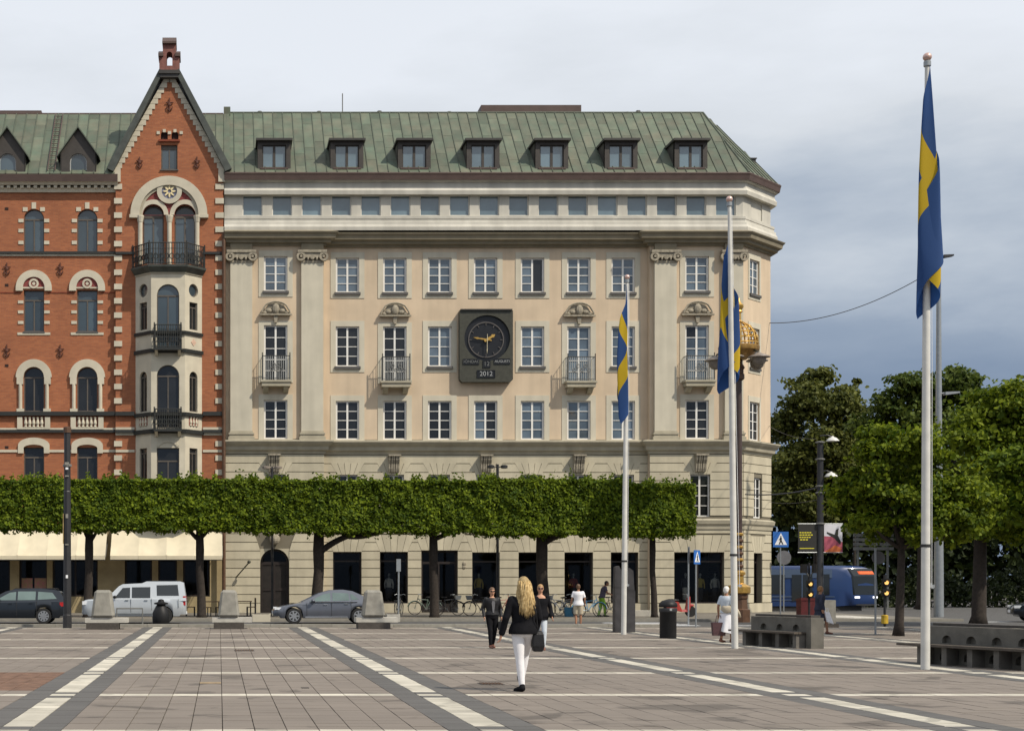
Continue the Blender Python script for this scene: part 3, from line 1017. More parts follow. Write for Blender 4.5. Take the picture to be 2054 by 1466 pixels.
for c in (550, 790, 974, 1160, 1404):                     # scroll brackets under the string cornice
    fr, T, Y = ('mid', FM, YM) if XA < wx(c, YF) < XB else ('end', FE, YF)
    u = wx(c, Y)
    mb = MB(T)
    for q in range(5):
        x = u - .25 + q * .125
        mb.prism_x([(.0, z(946)), (-.20, z(946)), (-.26, z(940)), (-.30, z(930)), (-.42, z(922)), (-.48, z(913)), (.0, z(912))], x - .05, x + .05 - (.0 if q % 2 else .025))
    mb.box(u - .34, u + .34, -.52, .0, z(914.5), z(911.5))
    mb.box(u - .24, u + .24, -.2, .0, z(944), z(914))
    mb.build('scroll_bracket', 'capital_stone', cb)

# pediment ornaments and balconies
def balcony(T, u, rosette):
    hw = .78
    mb = MB(T)                                            # slab on two consoles
    mb.box(u - hw - .06, u + hw + .06, -.72, .0, z(769), z(765))
    mb.box(u - hw, u + hw, -.66, .0, z(777), z(769))
    b = mb.build('balcony', 'cornice_pale', cb)
    for s_ in (-1, 1):
        mb = MB(T); mb.prism_x([(0, z(777)), (-.55, z(777)), (-.5, z(780)), (-.2, z(787)), (0, z(789))], u + s_ * .55 - .14, u + s_ * .55 + .14); mb.build('console', 'cornice_pale', b)
    zr0, zr1 = z(764), z(717)
    mb = MB(T)
    mb.tube([(u - hw + .03, -.64, zr1), (u + hw - .03, -.64, zr1)], .025, 6)
    mb.tube([(u - hw + .03, -.64, zr0 + .06), (u + hw - .03, -.64, zr0 + .06)], .02, 6)
    for s_ in (-1, 1):
        mb.tube([(u + s_ * (hw - .03), -.64, zr1), (u + s_ * (hw - .03), 0, zr1)], .02, 6)
        mb.tube([(u + s_ * (hw - .03), -.64, zr0), (u + s_ * (hw - .03), -.64, zr1 + .18)], .028, 6)
    mb.build('railing', 'iron', b)
    n = 15
    for q in range(n):
        x = u - hw + .08 + q * (2 * hw - .16) / (n - 1)
        mb = MB(T); mb.tube([(x, -.64, zr0), (x, -.64, zr1)], .018, 5); mb.build('baluster', 'balcony_grey', b)
    for s_ in (-1, 1):
        for q in range(4):
            mb = MB(T); y = -.1 - q * .14; mb.tube([(u + s_ * (hw - .03), y, zr0), (u + s_ * (hw - .03), y, zr1)], .014, 5); mb.build('baluster', 'balcony_grey', b)
    mb = MB(T); zc = (zr0 + zr1) / 2 + .02
    for q in range(5):
        mb.ring_y(u + (q - 2) * (.20 if rosette else .12), zc + (.12 if q % 2 else -.10), .07, .11, -.685, -.66, 0, 2 * math.pi, 10)
    mb.build('scrollwork', 'iron_grey', b)
def ornament(T, u):
    mb = MB(T)
    pts = [(u - .84, z(632)), (u + .84, z(632)), (u + .80, z(628)), (u + .62, z(624)), (u + .42, z(611)), (u + .18, z(606)), (u, z(605)), (u - .18, z(606)), (u - .42, z(611)), (u - .62, z(624)), (u - .80, z(628))]
    mb.prism_y(pts, -.10, .0)
    o = mb.build('pediment', 'capital_stone', cb)
    mb = MB(T)
    mb.box(u - .88, u + .88, -.24, -.1, z(633.5), z(630.5))
    arc = [(u + .78 * math.cos(math.pi * i / 12), -.2, z(629) + .62 * math.sin(math.pi * i / 12) * (1 if 2 < i < 10 else .8)) for i in range(13)]
    mb.tube(arc, .05, 6)
    mb.ell((u, -.16, z(620)), (.20, .12, .28), 10, 8)
    for s_ in (-1, 1):
        mb.ell((u + s_ * .36, -.13, z(624)), (.17, .08, .11), 8, 6)
        mb.ell((u + s_ * .60, -.13, z(628)), (.13, .07, .07), 8, 6)
    mb.build('cartouche', 'capital_stone', o)
    mb = MB(T); mb.prism_y([(u - .07, z(648)), (u + .07, z(648)), (u + .12, z(635)), (u - .12, z(635))], -.16, 0); mb.build('keystone', 'capital_stone', o)
for c in balc:
    fr, T, Y = ('mid', FM, YM) if XA < wx(c, YF) < XB else ('end', FE, YF)
    balcony(T, wx(c, Y), c in (792, 1161)); ornament(T, wx(c, Y))

# mansard roof, its sheets, dormers, vents
ZE, YR, ZR = wz(346, YF - .45), 86.2, 28.8
XRR = wx(1410, YR)
e0 = .45
P0, P1 = (XL, YF - e0, ZE), (XR + e0 * .41, YF - e0, ZE)
P2 = (XE + e0, YE - e0 * .41, ZE)
roof = roof_face([P0, P1, (XRR, YR, ZR), (XL, YR, ZR)], .56, 1.32, cb, 'copper_green')
roof_face([P1, P2, (XRR, YR, ZR)], .56, 1.32, cb, 'copper_green', roof=roof)
roof_face([P2, (XE + e0, YB, ZE), (XRR, YB, ZR), (XRR, YR, ZR)], .9, 2.4, cb, 'copper_green', roof=roof)
mb = MB(); mb.box(XL, XRR, YR - .05, YB, ZR - .3, ZR - .02); mb.build('roof_top', 'copper_brown', roof)
mb = MB(); mb.tube([(XL, YR, ZR), (XRR, YR, ZR)], .07, 8); mb.tube([(XRR, YR, ZR + .01), (P1[0], P1[1], P1[2] + .02)], .06, 8); mb.build('ridge_roll', 'copper_seam', roof)
mb = MB(); mb.hexa([(XL - .02, YF - .3, ZE), (XL + .3, YF - .3, ZE), (XL + .3, YR, ZR), (XL - .02, YR, ZR), (XL - .02, YF - .3, ZE + .2), (XL + .3, YF - .3, ZE + .2), (XL + .3, YR, ZR + .16), (XL - .02, YR, ZR + .16)]); mb.box(XL - .02, XL + .36, YR - .3, YR + 1.2, ZR - .2, ZR + .26); mb.build("parapet", "copper_green", roof)
def ypx(px, py, Y): return (wx(px, Y), Y, wz(py, Y))
mb = MB(); Yp = 89.0; mb.box(wx(965, Yp), wx(1166, Yp), Yp, Yp + 5, ZR - .1, wz(211, Yp)); mb.build('roof_house', 'copper_brown', cb)
for px, py in ((521, 217), (640, 217), (761, 216), (901, 218), (1258, 219), (1280, 215)):
    x = wx(px, 87); mb = MB(); mb.lathe([(.06, 0), (.06, .28 + (222 - py) * .02), (.15, .30 + (222 - py) * .02), (.13, .38 + (222 - py) * .02), (.02, .40 + (222 - py) * .02)], (x, 87, ZR - .15), 10); mb.build('roof_vent', 'copper_dark', cb)
mb = MB(); x = wx(687, 87); mb.tube([(x, 87, ZR - .1), (x, 87, wz(188, 87))], .03, 6); mb.build('antenna', 'iron_grey', cb)
mb = MB(); mb.box(XE - 1.5, XE - .75, YE + .2, YE + 2, wz(330, 84), wz(313, 84)); mb.box(XE - 1.55, XE - .70, YE + .15, YE + 2, wz(313, 84), wz(311, 84)); mb.build('side_dormer', 'copper_dark', cb)
YD = 81.80
def dormer(px):
    T = frame((0, YD, 0))
    u = wx(px, YD); hw = 33 * YD / S
    zb_, zt_ = wz(343, YD), wz(284, YD)
    a, b, c, e_ = u - 24 * YD / S, u + 24 * YD / S, wz(337, YD), wz(291, YD)
    mb = MB(T)
    mb.poly_holes(rect(u - hw, u + hw, zb_, zt_), [rect(a, b, c, e_)], 0, .2)
    mb.add([(u - hw, 0, zb_), (u - hw, 3.6, zb_), (u - hw, 3.6, zt_), (u - hw, 0, zt_), (u + hw, 0, zb_), (u + hw, 3.6, zb_), (u + hw, 3.6, zt_), (u + hw, 0, zt_)], [(0, 1, 2, 3), (4, 5, 6, 7)])
    d = mb.build('dormer', 'dormer_brown', cb)
    mb = MB(T); mb.box(u - hw - .10, u + hw + .10, -.25, 3.7, zt_, zt_ + .12); mb.build('roof_slab', 'copper_dark', d)
    mb = MB(T); mb.box(a - .1, b + .1, -.1, .05, c - .09, c - .002); mb.build('sill', 'copper_brown', d)
    m = (a + b) / 2
    w = MB(T); w.poly_holes(rect(a, b, c, e_), [rect(a + .06, m - .07, c + .06, e_ - .06), rect(m + .07, b - .06, c + .06, e_ - .06)], .10, .08)
    w.build('window_frame', 'dormer_brown', d)
    for (p, q) in ((a + .06, m - .07), (m + .07, b - .06)):
        g = MB(T); g.add([(p, .13, c + .06), (q, .13, c + .06), (q, .13, e_ - .06), (p, .13, e_ - .06)], [(0, 1, 2, 3)]); g.build('pane', 'glass_attic', d)
for px in (550, 696, 831, 969, 1107, 1246, 1386):
    dormer(px)
# drainpipe at the joint of the two buildings
mb = MB(); mb.tube([(wx(449, 81.6), 81.55, .12), (wx(449, 81.6), 81.55, z(470))], .10, 8); mb.build('drainpipe', 'bronze_brown', cb)
mb = MB(FE); mb.tube([(wx(474, YF), -.05, z(1157)), (wx(499, YF), -.7, z(1128))], .035, 6); mb.ell((wx(499, YF), -.7, z(1127)), (.1, .1, .1), 8, 6); mb.build('flag_holder', 'bronze', cb)
mb = MB(FM); mb.ell((wx(931, YM), -.05, z(1130)), (.12, .06, .14), 8, 6); mb.ell((wx(931, YM), -.05, z(1137)), (.12, .06, .1), 8, 6); mb.build('house_plaque', 'capital_stone', cb)

mb = MB(); mb.prism_z([(XL + .06, YM + .75), (XR - .25, YM + .75), (XE - .4, YE + .6), (XE - .4, YB - .3), (XL + .06, YB - .3)], z(1058), ZE - .3); mb.build('sky_block_core', 'room_dark', cb)  # added filler block, keeps sky from showing through wall gaps
# ------------------------------------------------------------------ the big clock on the facade
YC = YM - .42
T = frame((0, YC, 0))
def cx(px): return wx(px, YC)
def cz(py): return wz(py, YC)
ck = thing('wall_clock', 'big dark rectangular clock with gold hands on the peach wall', 'clock', (cx(975), YC, cz(767)))
ck['world_parts'] = 1
a, b, c, e_ = cx(922), cx(1029), cz(766), cz(622)
mb = MB(T)
k = .14
outer = [(a + k, c), (b - k, c), (b, c + k), (b, e_ - .02), (a, e_ - .02), (a, c + k)]
ccx, ccz = cx(977.5), cz(678)
mb.poly_holes(outer, [circ(ccx, ccz, 46 * YC / S, 40)], 0, .42)
mb.build('case', 'bronze', ck)
mb = MB(T); mb.box(a + .05, b - .05, -.10, .42, e_ - .015, e_ + .05); mb.build('canopy', 'copper_dark', ck)
mb = MB(T); mb.prism_y(circ(ccx, ccz, 47 * YC / S, 40), .16, .2); mb.build('dial', 'dial_dark', ck)
mb = MB(T); mb.ring_y(ccx - .05, ccz - .08, 34 * YC / S, 36 * YC / S, .10, .155, 0, 2 * math.pi, 40); mb.build('bezel', 'bezel_grey', ck)
for h in range(12):
    an = math.pi / 2 - h * math.pi / 6
    mb = MB(T); r = 31 * YC / S
    mb.T = T @ Matrix.Translation((ccx - .05 + r * math.cos(an), .13, ccz - .08 + r * math.sin(an))) @ Matrix.Rotation(-an, 4, 'Y')
    mb.box(-.07, .07, -.015, .02, -.018, .018); mb.build('hour_mark', 'bezel_grey', ck)
def hand(ang, l, w, tail, name, matn='gold', y=.06):
    mb = MB(T @ Matrix.Translation((ccx + .0, y, ccz - .08)) @ Matrix.Rotation(-ang, 4, 'Y'))
    mb.prism_y([(-tail, -w * .5), (-tail, w * .5), (0, w * .8), (l * .55, w * .55), (l * .7, w), (l, 0), (l * .7, -w), (l * .55, -w * .55), (0, -w * .8)], -.02, .02)
    mb.build(name, matn, ck)
hand(R(171), 28 * YC / S, .055, .25, 'minute_hand')
hand(R(33), 19 * YC / S, .10, .18, 'hour_hand', y=.02)
hand(R(-91), 29 * YC / S, .022, .30, 'second_hand', 'pale_gold', y=-.01)
def text(s_, size, loc, matn, parent, rot=(R(90), 0, 0), name='lettering', ext=.006, align='CENTER'):
    cu = bpy.data.curves.new(name, 'FONT'); cu.body = s_; cu.size = size; cu.align_x = align; cu.align_y = 'CENTER'; cu.extrude = ext
    o = bpy.data.objects.new(name, cu); COL.objects.link(o)
    dg = bpy.context.evaluated_depsgraph_get()
    me = bpy.data.meshes.new_from_object(o.evaluated_get(dg))
    bpy.data.objects.remove(o)
    me.materials.clear(); me.materials.append(M[matn])
    return link(name, me, parent, loc, rot)
for px, py, w, h, s_, sz, pm in ((945, 725.5, 30, 9, 'SÖNDAG', .22, 'print_grey'), (976, 730, 13, 13, '12', .34, 'print_grey'), (1007, 725, 30, 9, 'AUGUSTI', .20, 'print_white'), (975, 750, 34, 13, '2012', .36, 'print_white')):
    mb = MB(T); u, v = cx(px), cz(py); sw, sh = w * YC / S / 2, h * YC / S / 2
    mb.poly_holes(rect(u - sw - .03, u + sw + .03, v - sh - .03, v + sh + .03), [rect(u - sw, u + sw, v - sh, v + sh)], -.04, .045)
    mb.box(u - sw, u + sw, -.012, -.002, v - sh, v + sh)
    pl = mb.build('date_panel', 'dial_dark', ck)
    text(s_, sz, (u, YC - .03, v), pm, pl)

# shop interior: dark rooms with a back wall, and dressed figures in the windows
mb = MB(); mb.box(XL + .3, XR - .4, YM + 4.2, YM + 4.3, .02, z(1062)); mb.box(XL + .3, XR - .4, YM + .6, YM + 4.2, z(1064), z(1062)); mb.box(XL + .3, XR - .4, YM + .6, YM + 4.2, .02, .06); mb.build('shop_room', 'room_dark', cb)
mb = MB(); mb.box(XL, XE - .02, YB - .2, YB, 0, ZE); mb.build('rear_wall', 'limestone_back', cb)
def mannequin(px, label, top, bottom, dy=.95, h=1.72):
    Y = YF + dy
    t = thing('mannequin', label, 'mannequin', (wx(px, Y), Y, .55), group='dressed figures in the shop windows')
    mb = MB(); mb.lathe([(.22, 0), (.22, .02), (.02, .03), (.02, .3)], n=12); mb.build('stand', 'iron_grey', t)
    mb = MB(); mb.loft([[(rx * math.cos(2 * math.pi * q / 12), ry * math.sin(2 * math.pi * q / 12), zq) for q in range(12)] for zq, rx, ry in ((.25, .16, .13), (.6, .17, .13), (.88, .18, .13), (.95, .15, .11))]); mb.build('lower_dress', bottom, t, smooth=True, angle=50)
    mb = MB(); mb.loft([[(rx * math.cos(2 * math.pi * q / 12), ry * math.sin(2 * math.pi * q / 12), zq) for q in range(12)] for zq, rx, ry in ((.94, .16, .12), (1.08, .13, .10), (1.28, .17, .11), (1.40, .18, .10), (1.45, .07, .06))])
    for s_ in (-1, 1):
        mb.tube([(s_ * .17, 0, 1.38), (s_ * .24, 0, 1.12), (s_ * .22, -.06, .88)], [.05, .045, .035], 8)
    mb.build('top', top, t, smooth=True, angle=50)
    mb = MB(); mb.tube([(0, 0, 1.44), (0, 0, 1.54)], .045, 8); mb.ell((0, 0, 1.63), (.075, .09, .11), 12, 8); mb.build('head', 'print_white', t, smooth=True)
mannequin(1375, 'shop figure in dark clothes at the left of the wide window', 'dress_dark', 'dress_white')
mannequin(1404, 'shop figure in a yellow top in the middle of the wide window', 'dress_yellow', 'dress_dark')
mannequin(1434, 'shop figure in white at the right of the wide window', 'dress_white', 'dress_dark')
mannequin(1150, 'shop figure in red behind the man in the white T-shirt', 'dress_red', 'dress_dark', 1.4)
mannequin(960, 'shop figure in yellow behind the sunglassed woman', 'dress_yellow', 'dress_dark', 1.5)
mannequin(780, 'shop figure in white left of the dark entrance', 'dress_white', 'dress_dark', 1.5)


# ================================================================== red brick building on the left
YG = 81.75                                               # the gabled bay stands slightly proud
bb = thing('brick_building', 'red brick building with stepped gable, pale stone oriel and green copper roof', 'building', (wx(200, YF), YF, 0))
bb['world_parts'] = 1
TB, TG = frame((0, YF, 0)), frame((0, YG, 0))
def x(px): return wx(px, YF)
def gx(px): return wx(px, YG)
def gz(py): return wz(py, YG)
PXL = -330                                               # the wall runs on past the left edge of the picture
wc = [-145, -38, 68, 175]
def brick_window(T, kind, u, hw, z0, zs, rise, parent, g='glass_brick', y=.16):
    """brown timber window: arched or square head, transom, two casements"""
    t = .06
    if rise:
        outer = arch(u - hw, u + hw, z0, zs, rise)
        top = arch(u - hw + t, u + hw - t, zs + .04, zs + .05, rise - t - .03)
    else:
        outer = rect(u - hw, u + hw, z0, zs + .55)
        top = rect(u - hw + t, u + hw - t, zs + .04, zs + .55 - t)
    ps = [top, rect(u - hw + t, u - .035, z0 + t, zs - .04), rect(u + .035, u + hw - t, z0 + t, zs - .04)]
    return window(T, outer, ps, y, parent, 'frame_brown', g, sill=(u - hw - .04, u + hw + .04, -.06, .2, z0 - .09, z0 - .003), sill_mat='sill_lead')
hwB = 20.5 * YF / S
holes = []
specs = []
for c in wc:
    u = x(c)
    specs += [(u, 'r1', z(505), z(440), hwB), (u, 'r2', z(665), z(602), 0), (u, 'r3', z(825), z(757), hwB), (u, 'r4', z(962), z(917), 0)]
for u, k, z0, zs, rise in specs:
    holes.append(arch(u - hwB, u + hwB, z0, zs, rise) if rise else rect(u - hwB, u + hwB, z0, zs + .55))
mb = MB(TB)
mb.poly_holes(rect(x(PXL), gx(232), z(1052), z(384)), holes, 0, .25)
mb.build('wall', 'brick', bb)
for u, k, z0, zs, rise in specs:
    w = brick_window(TB, k, u, hwB, z0, zs, rise, bb, 'glass_dark' if k in ('r3', 'r4') else 'glass_brick')
    def st(a, b, c, e_, name='quoin_stone', y0=-.035, parent=w):
        m_ = MB(TB); m_.box(a, b, y0, .05, c, e_); return m_.build(name, 'cream_stone', parent)
    if k == 'r1':
        for s_ in (-1, 1):
            for py in (443, 463, 487):
                a = u + s_ * (hwB + .145); st(a - .14, a + .14, z(py + 3.5), z(py - 3.5))
            an = math.pi / 2 - s_ * .72
            a = u + (hwB + .16) * math.cos(an); c = zs + (hwB + .16) * math.sin(an)
            st(a - .13, a + .13, c - .11, c + .11)
        st(u - .12, u + .12, zs + hwB + .01, zs + hwB + .36, 'keystone')
    if k == 'r2':
        for s_ in (-1, 1):
            for py in (606, 626, 647):
                a = u + s_ * (hwB + .16); st(a - .15, a + .15, z(py + 3), z(py - 3))
        st(u - hwB - .34, u + hwB + .34, z(672), z(667), 'sill_band')
        m_ = MB(TB); zc = z(578); r1 = 36 * YF / S
        m_.ring_y(u, zc, .60, r1, -.12, .0); m_.box(u - r1, u - .60, -.12, .0, zc - .16, zc - .001); m_.box(u + .60, u + r1, -.12, .0, zc - .16, zc - .001)
        hm = m_.build('hood_mould', 'cream_stone', w)
        m_ = MB(TB); m_.prism_y(arch(u - .6, u + .6, z(577), z(576), .58), -.03, .02); m_.build('tympanum', 'red_mosaic', w)
        m_ = MB(TB); m_.ring_y(u, zc + .24, .16, .27, -.08, 0, 0, 2 * math.pi, 20); m_.ring_y(u, zc + .24, 0, .09, -.06, 0, 0, 2 * math.pi, 10); m_.build('roundel', 'cream_stone', w)
        st(u - .62, u + .62, z(579), z(576), 'lintel', -.05)
    if k == 'r3':
        m_ = MB(TB); m_.ring_y(u, zs, hwB + .005, 36 * YF / S, -.14, .0)
        for s_ in (-1, 1):
            a, b = sorted((u + s_ * (hwB + .02), u + s_ * 34 * YF / S))
            m_.box(a, b, -.14, 0, z(771), zs - .001)
            cxx = u + s_ * (hwB + .17)
            m_.tube([(cxx, -.06, z(771)), (cxx, -.06, z(822))], .10, 8)
            m_.box(cxx - .20, cxx + .20, -.16, 0, z(827), z(820))
        m_.build('stone_surround', 'cream_stone', w)
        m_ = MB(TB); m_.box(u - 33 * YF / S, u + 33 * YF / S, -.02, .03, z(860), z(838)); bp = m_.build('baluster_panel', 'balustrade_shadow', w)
        for s_ in (-1, 1):
            st(u + s_ * .79 - .13, u + s_ * .79 + .13, z(860), z(836), 'pier', -.14, bp) if False else None
            m_ = MB(TB); m_.box(u + s_ * .76 - .14, u + s_ * .76 + .14, -.14, .0, z(861), z(836.5)); m_.build('stone_pier', 'cream_stone', w)
        m_ = MB(TB); m_.box(u - .62, u + .62, -.13, 0, z(861), z(857)); m_.build('stone_rail', 'cream_stone', w)
        for q in range(5):
            m_ = MB(TB); m_.lathe([(.055, 0), (.09, .03), (.05, .08), (.095, .22), (.05, .44), (.08, .50), (.08, .54)], (u - .44 + q * .22, -.07, z(857)), 8); m_.build('baluster', 'cream_stone', w)
    if k == 'r4':
        m_ = MB(TB)
        lp = [(u + (hwB + .30) * math.cos(math.pi * i / 12), z(893) + .42 * math.sin(math.pi * i / 12)) for i in range(13)]
        li = [(u + hwB * math.cos(math.pi * i / 12), z(899) + .20 * math.sin(math.pi * i / 12)) for i in range(13)]
        lp = [(u + hwB + .30, z(909))] + lp + [(u - hwB - .30, z(909)), (u - hwB, z(909))] + li[::-1] + [(u + hwB, z(909))]
        m_.prism_y(lp, -.10, 0); m_.build('segmental_arch', 'cream_stone', w)
def band(a, b, ya, yb, out, matn, name='string_course', T=TB, zf=z):
    m_ = MB(T); m_.box(a, b, -out, .02, zf(yb), zf(ya)); return m_.build(name, matn, bb)
band(x(PXL), x(231), 505.5, 510, .14, 'iron'); band(x(PXL), x(231), 510, 514, .06, 'cream_stone')
band(x(PXL), x(231), 826, 834, .20, 'iron'); band(x(PXL), x(231), 858.5, 862, .10, 'cream_stone'); band(x(PXL), x(231), 862.2, 868, .18, 'iron')
for a, b in ((x(PXL), x(-65)), (x(-11), x(41)), (x(96), x(148)), (x(202), x(231))):
    band(a, b, 902, 907, .05, 'cream_stone')
    band(a, b, 586, 588, .03, 'brick_dark')
# iron wall anchors
def anchor(T, u, v, s_=1.0, parent=None):
    m_ = MB(T)
    m_.tube([(u, -.06, v - .34 * s_), (u, -.06, v + .34 * s_)], .035, 6)
    m_.tube([(u - .2 * s_, -.06, v + .1 * s_), (u + .2 * s_, -.06, v + .1 * s_)], .035, 6)
    for sx in (-1, 1):
        m_.tube([(u, -.06, v - .3 * s_), (u + sx * .13 * s_, -.06, v - .22 * s_), (u + sx * .15 * s_, -.06, v - .10 * s_)], .03, 6)
    m_.ell((u, -.07, v), (.1 * s_, .05, .1 * s_), 8, 6)
    m_.build('wall_anchor', 'anchor_iron', bb)
for c in (-92, 14, 121):
    anchor(TB, x(c), z(540)); anchor(TB, x(c), z(704))
for py in (419, 572, 733, 897):
    m_ = MB(TB); m_.box(x(10), x(17), -.02, .05, z(py + 2.5), z(py - 2.5)); m_.build('vent', 'dull_black', bb)
# cornice with corbels, fascia
sweep([(x(PXL), YF), (x(237), YF)], zz([(-.1, 386), (.10, 386), (.16, 379), (.20, 377), (-.1, 377)]), 'cornice_lower', 'cream_stone', bb)
sweep([(x(PXL), YF), (x(237), YF)], zz([(-.1, 371), (.34, 371), (.42, 366), (.46, 364), (-.1, 364)]), 'cornice_upper', 'cream_stone', bb)
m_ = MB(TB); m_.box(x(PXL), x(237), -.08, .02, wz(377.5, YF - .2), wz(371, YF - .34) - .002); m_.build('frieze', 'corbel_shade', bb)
for q in range(42):
    u = x(-330 + q * 13.4)
    if u > x(230): break
    m_ = MB(TB); m_.box(u - .09, u + .09, -.28, -.07, wz(377, YF - .28), wz(371, YF - .34) - .004); m_.build('corbel', 'cream_stone', bb)
sweep([(x(PXL), YF), (x(237), YF)], zz([(-.1, 364), (.52, 364), (.56, 354), (.58, 349), (-.1, 349)]), 'eaves_fascia', 'copper_brown', bb)
# roof slopes left and right of the gable
e1 = .5
ZE2, YR2 = wz(349, YF - .5), 86.0
ZR2 = wz(229, YR2)
broof = roof_face([(x(PXL), YF - e1, ZE2), (x(229), YF - e1, ZE2), (x(330), YR2, ZR2), (x(PXL), YR2, ZR2)], .60, 1.3, bb, 'copper_green', phase=.2)
roof_face([(x(450.5), YF - e1, ZE2 + .0), (XL + .3, YF - e1, ZE2), (XL + .3, YR2, ZR2), (x(345), YR2, ZR2)], .60, 1.3, bb, 'copper_green', roof=broof)
m_ = MB(); m_.box(x(PXL), XL - .05, YR2 - .05, 97, ZR2 - .3, ZR2 - .02); m_.build('roof_top', 'copper_brown', broof)
m_ = MB(); m_.tube([(x(PXL), YR2, ZR2), (XL - .05, YR2, ZR2)], .06, 8); m_.build('ridge_roll', 'copper_brown', broof)
m_ = MB(); m_.box(wx(PXL, 88), wx(83, 88), 88, 93, ZR2 - .1, wz(222, 88)); m_.build('roof_house', 'copper_brown', bb)
# roof ladder
for uu in (97, 112):
    m_ = MB()
    f = lambda t: (x(uu), YF - e1 + (YR2 - YF + e1) * t - .08, ZE2 + (ZR2 - ZE2) * t + .10)
    m_.tube([f(.02), f(.97)], .03, 5); m_.build('ladder_rail', 'copper_brown', broof)
for q in range(14):
    t = .05 + q * .067
    m_ = MB(); p = (YF - e1 + (YR2 - YF + e1) * t - .08, ZE2 + (ZR2 - ZE2) * t + .10)
    m_.tube([(x(97), *p), (x(112), *p)], .025, 5); m_.build('ladder_rung', 'copper_brown', broof)
# pointed lucarnes
YL = 81.62
TL = frame((0, YL, 0))
for c in (-126, 15, 157):
    u = wx(c, YL); hw = 38 * YL / S
    zb_, za = wz(349, YL), wz(257, YL)
    w2 = 17 * YL / S
    win = arch(u - w2, u + w2, wz(348, YL), wz(325, YL), w2)
    zm = wz(306, YL)
    m_ = MB(TL)
    m_.poly_holes([(u - hw * .92, zb_), (u + hw * .92, zb_), (u + hw * .92, zm), (u, za), (u - hw * .92, zm)], [[(p, max(q, zb_ + .02)) for p, q in win]], 0, .2)
    d = m_.build('lucarne', 'dormer_brown', bb)
    for s_ in (-1, 1):
        m_ = MB(TL)
        e0_, e1_ = (u, za + .06), (u + s_ * hw * 1.12, wz(314, YL))
        t = .09
        m_.hexa([(e0_[0], -.22, e0_[1] - t), (e0_[0], 4.2, e0_[1] - t), (e1_[0], 4.2, e1_[1] - t), (e1_[0], -.22, e1_[1] - t),
                 (e0_[0], -.22, e0_[1]), (e0_[0], 4.2, e0_[1]), (e1_[0], 4.2, e1_[1]), (e1_[0], -.22, e1_[1])])
        m_.build('roof_slope', 'lucarne_green', d)
        m_ = MB(TL); m_.box(*sorted((u + s_ * hw * .90, u + s_ * hw * .94)), .0, 3.5, zb_, zm); m_.build('cheek', 'copper_dark', d)
    m_ = MB(TL); g = [(p, max(q, zb_ + .02)) for p, q in win]
    inner = arch(u - w2 + .05, u + w2 - .05, zb_ + .07, wz(325, YL), w2 - .05)
    m_.poly_holes(g, [inner], .1, .05); m_.build('window_frame', 'grey_paint', d)
    m_ = MB(TL); m_.add([(p, .13, q) for p, q in inner], [tuple(range(len(inner)))]); m_.build('pane', 'glass_brick', d)

# ---------------------------------------------------------------- gabled bay
gl, gr, apx = 232, 448, 340
r_big = 60 * YG / S
twin = [(307.5, 21), (371, 21)]
def ga(px): return gx(px)
h_g = [rect(ga(323), ga(356), gz(341), gz(291))]
h_g += [arch(ga(c - 21), ga(c + 21), gz(530), gz(431), 20 * YG / S) for c, _ in twin]
h_g += [arch(ga(c - 7), ga(c + 7), gz(281), gz(271), .2) for c in (329.5, 351)]
m_ = MB(TG)
m_.poly_holes([(ga(gl), gz(1052)), (ga(gr), gz(1052)), (ga(gr), gz(352)), (ga(348), gz(150)), (ga(332), gz(150)), (ga(gl), gz(352))], h_g, 0, .3)
m_.add([(ga(gl), 0, gz(1052)), (ga(gl), .4, gz(1052)), (ga(gl), .4, gz(352)), (ga(gl), 0, gz(352)), (ga(gr), 0, gz(1052)), (ga(gr), .4, gz(1052)), (ga(gr), .4, gz(352)), (ga(gr), 0, gz(352))], [(0, 1, 2, 3), (4, 5, 6, 7)])
gable = m_.build('gable_wall', 'brick', bb)
m_ = MB(TG); m_.prism_y([(ga(gl + 6), gz(352)), (ga(gr - 6), gz(352)), (ga(344), gz(158)), (ga(336), gz(158))], .32, 4.0); m_.build('gable_back', 'copper_dark', bb)
# quoins
for q in range(21):
    py = 375 + q * 28.6
    for a, b in ((229, 245), (432, 449)):
        if 500 < py < 516 or 822 < py < 872: continue
        m_ = MB(TG); m_.box(ga(a), ga(b), -.06, .1, gz(py + 5.5), gz(py - 5.5)); m_.build('quoin_stone', 'cream_stone', gable)
        if 880 < py or py < 420:
            continue
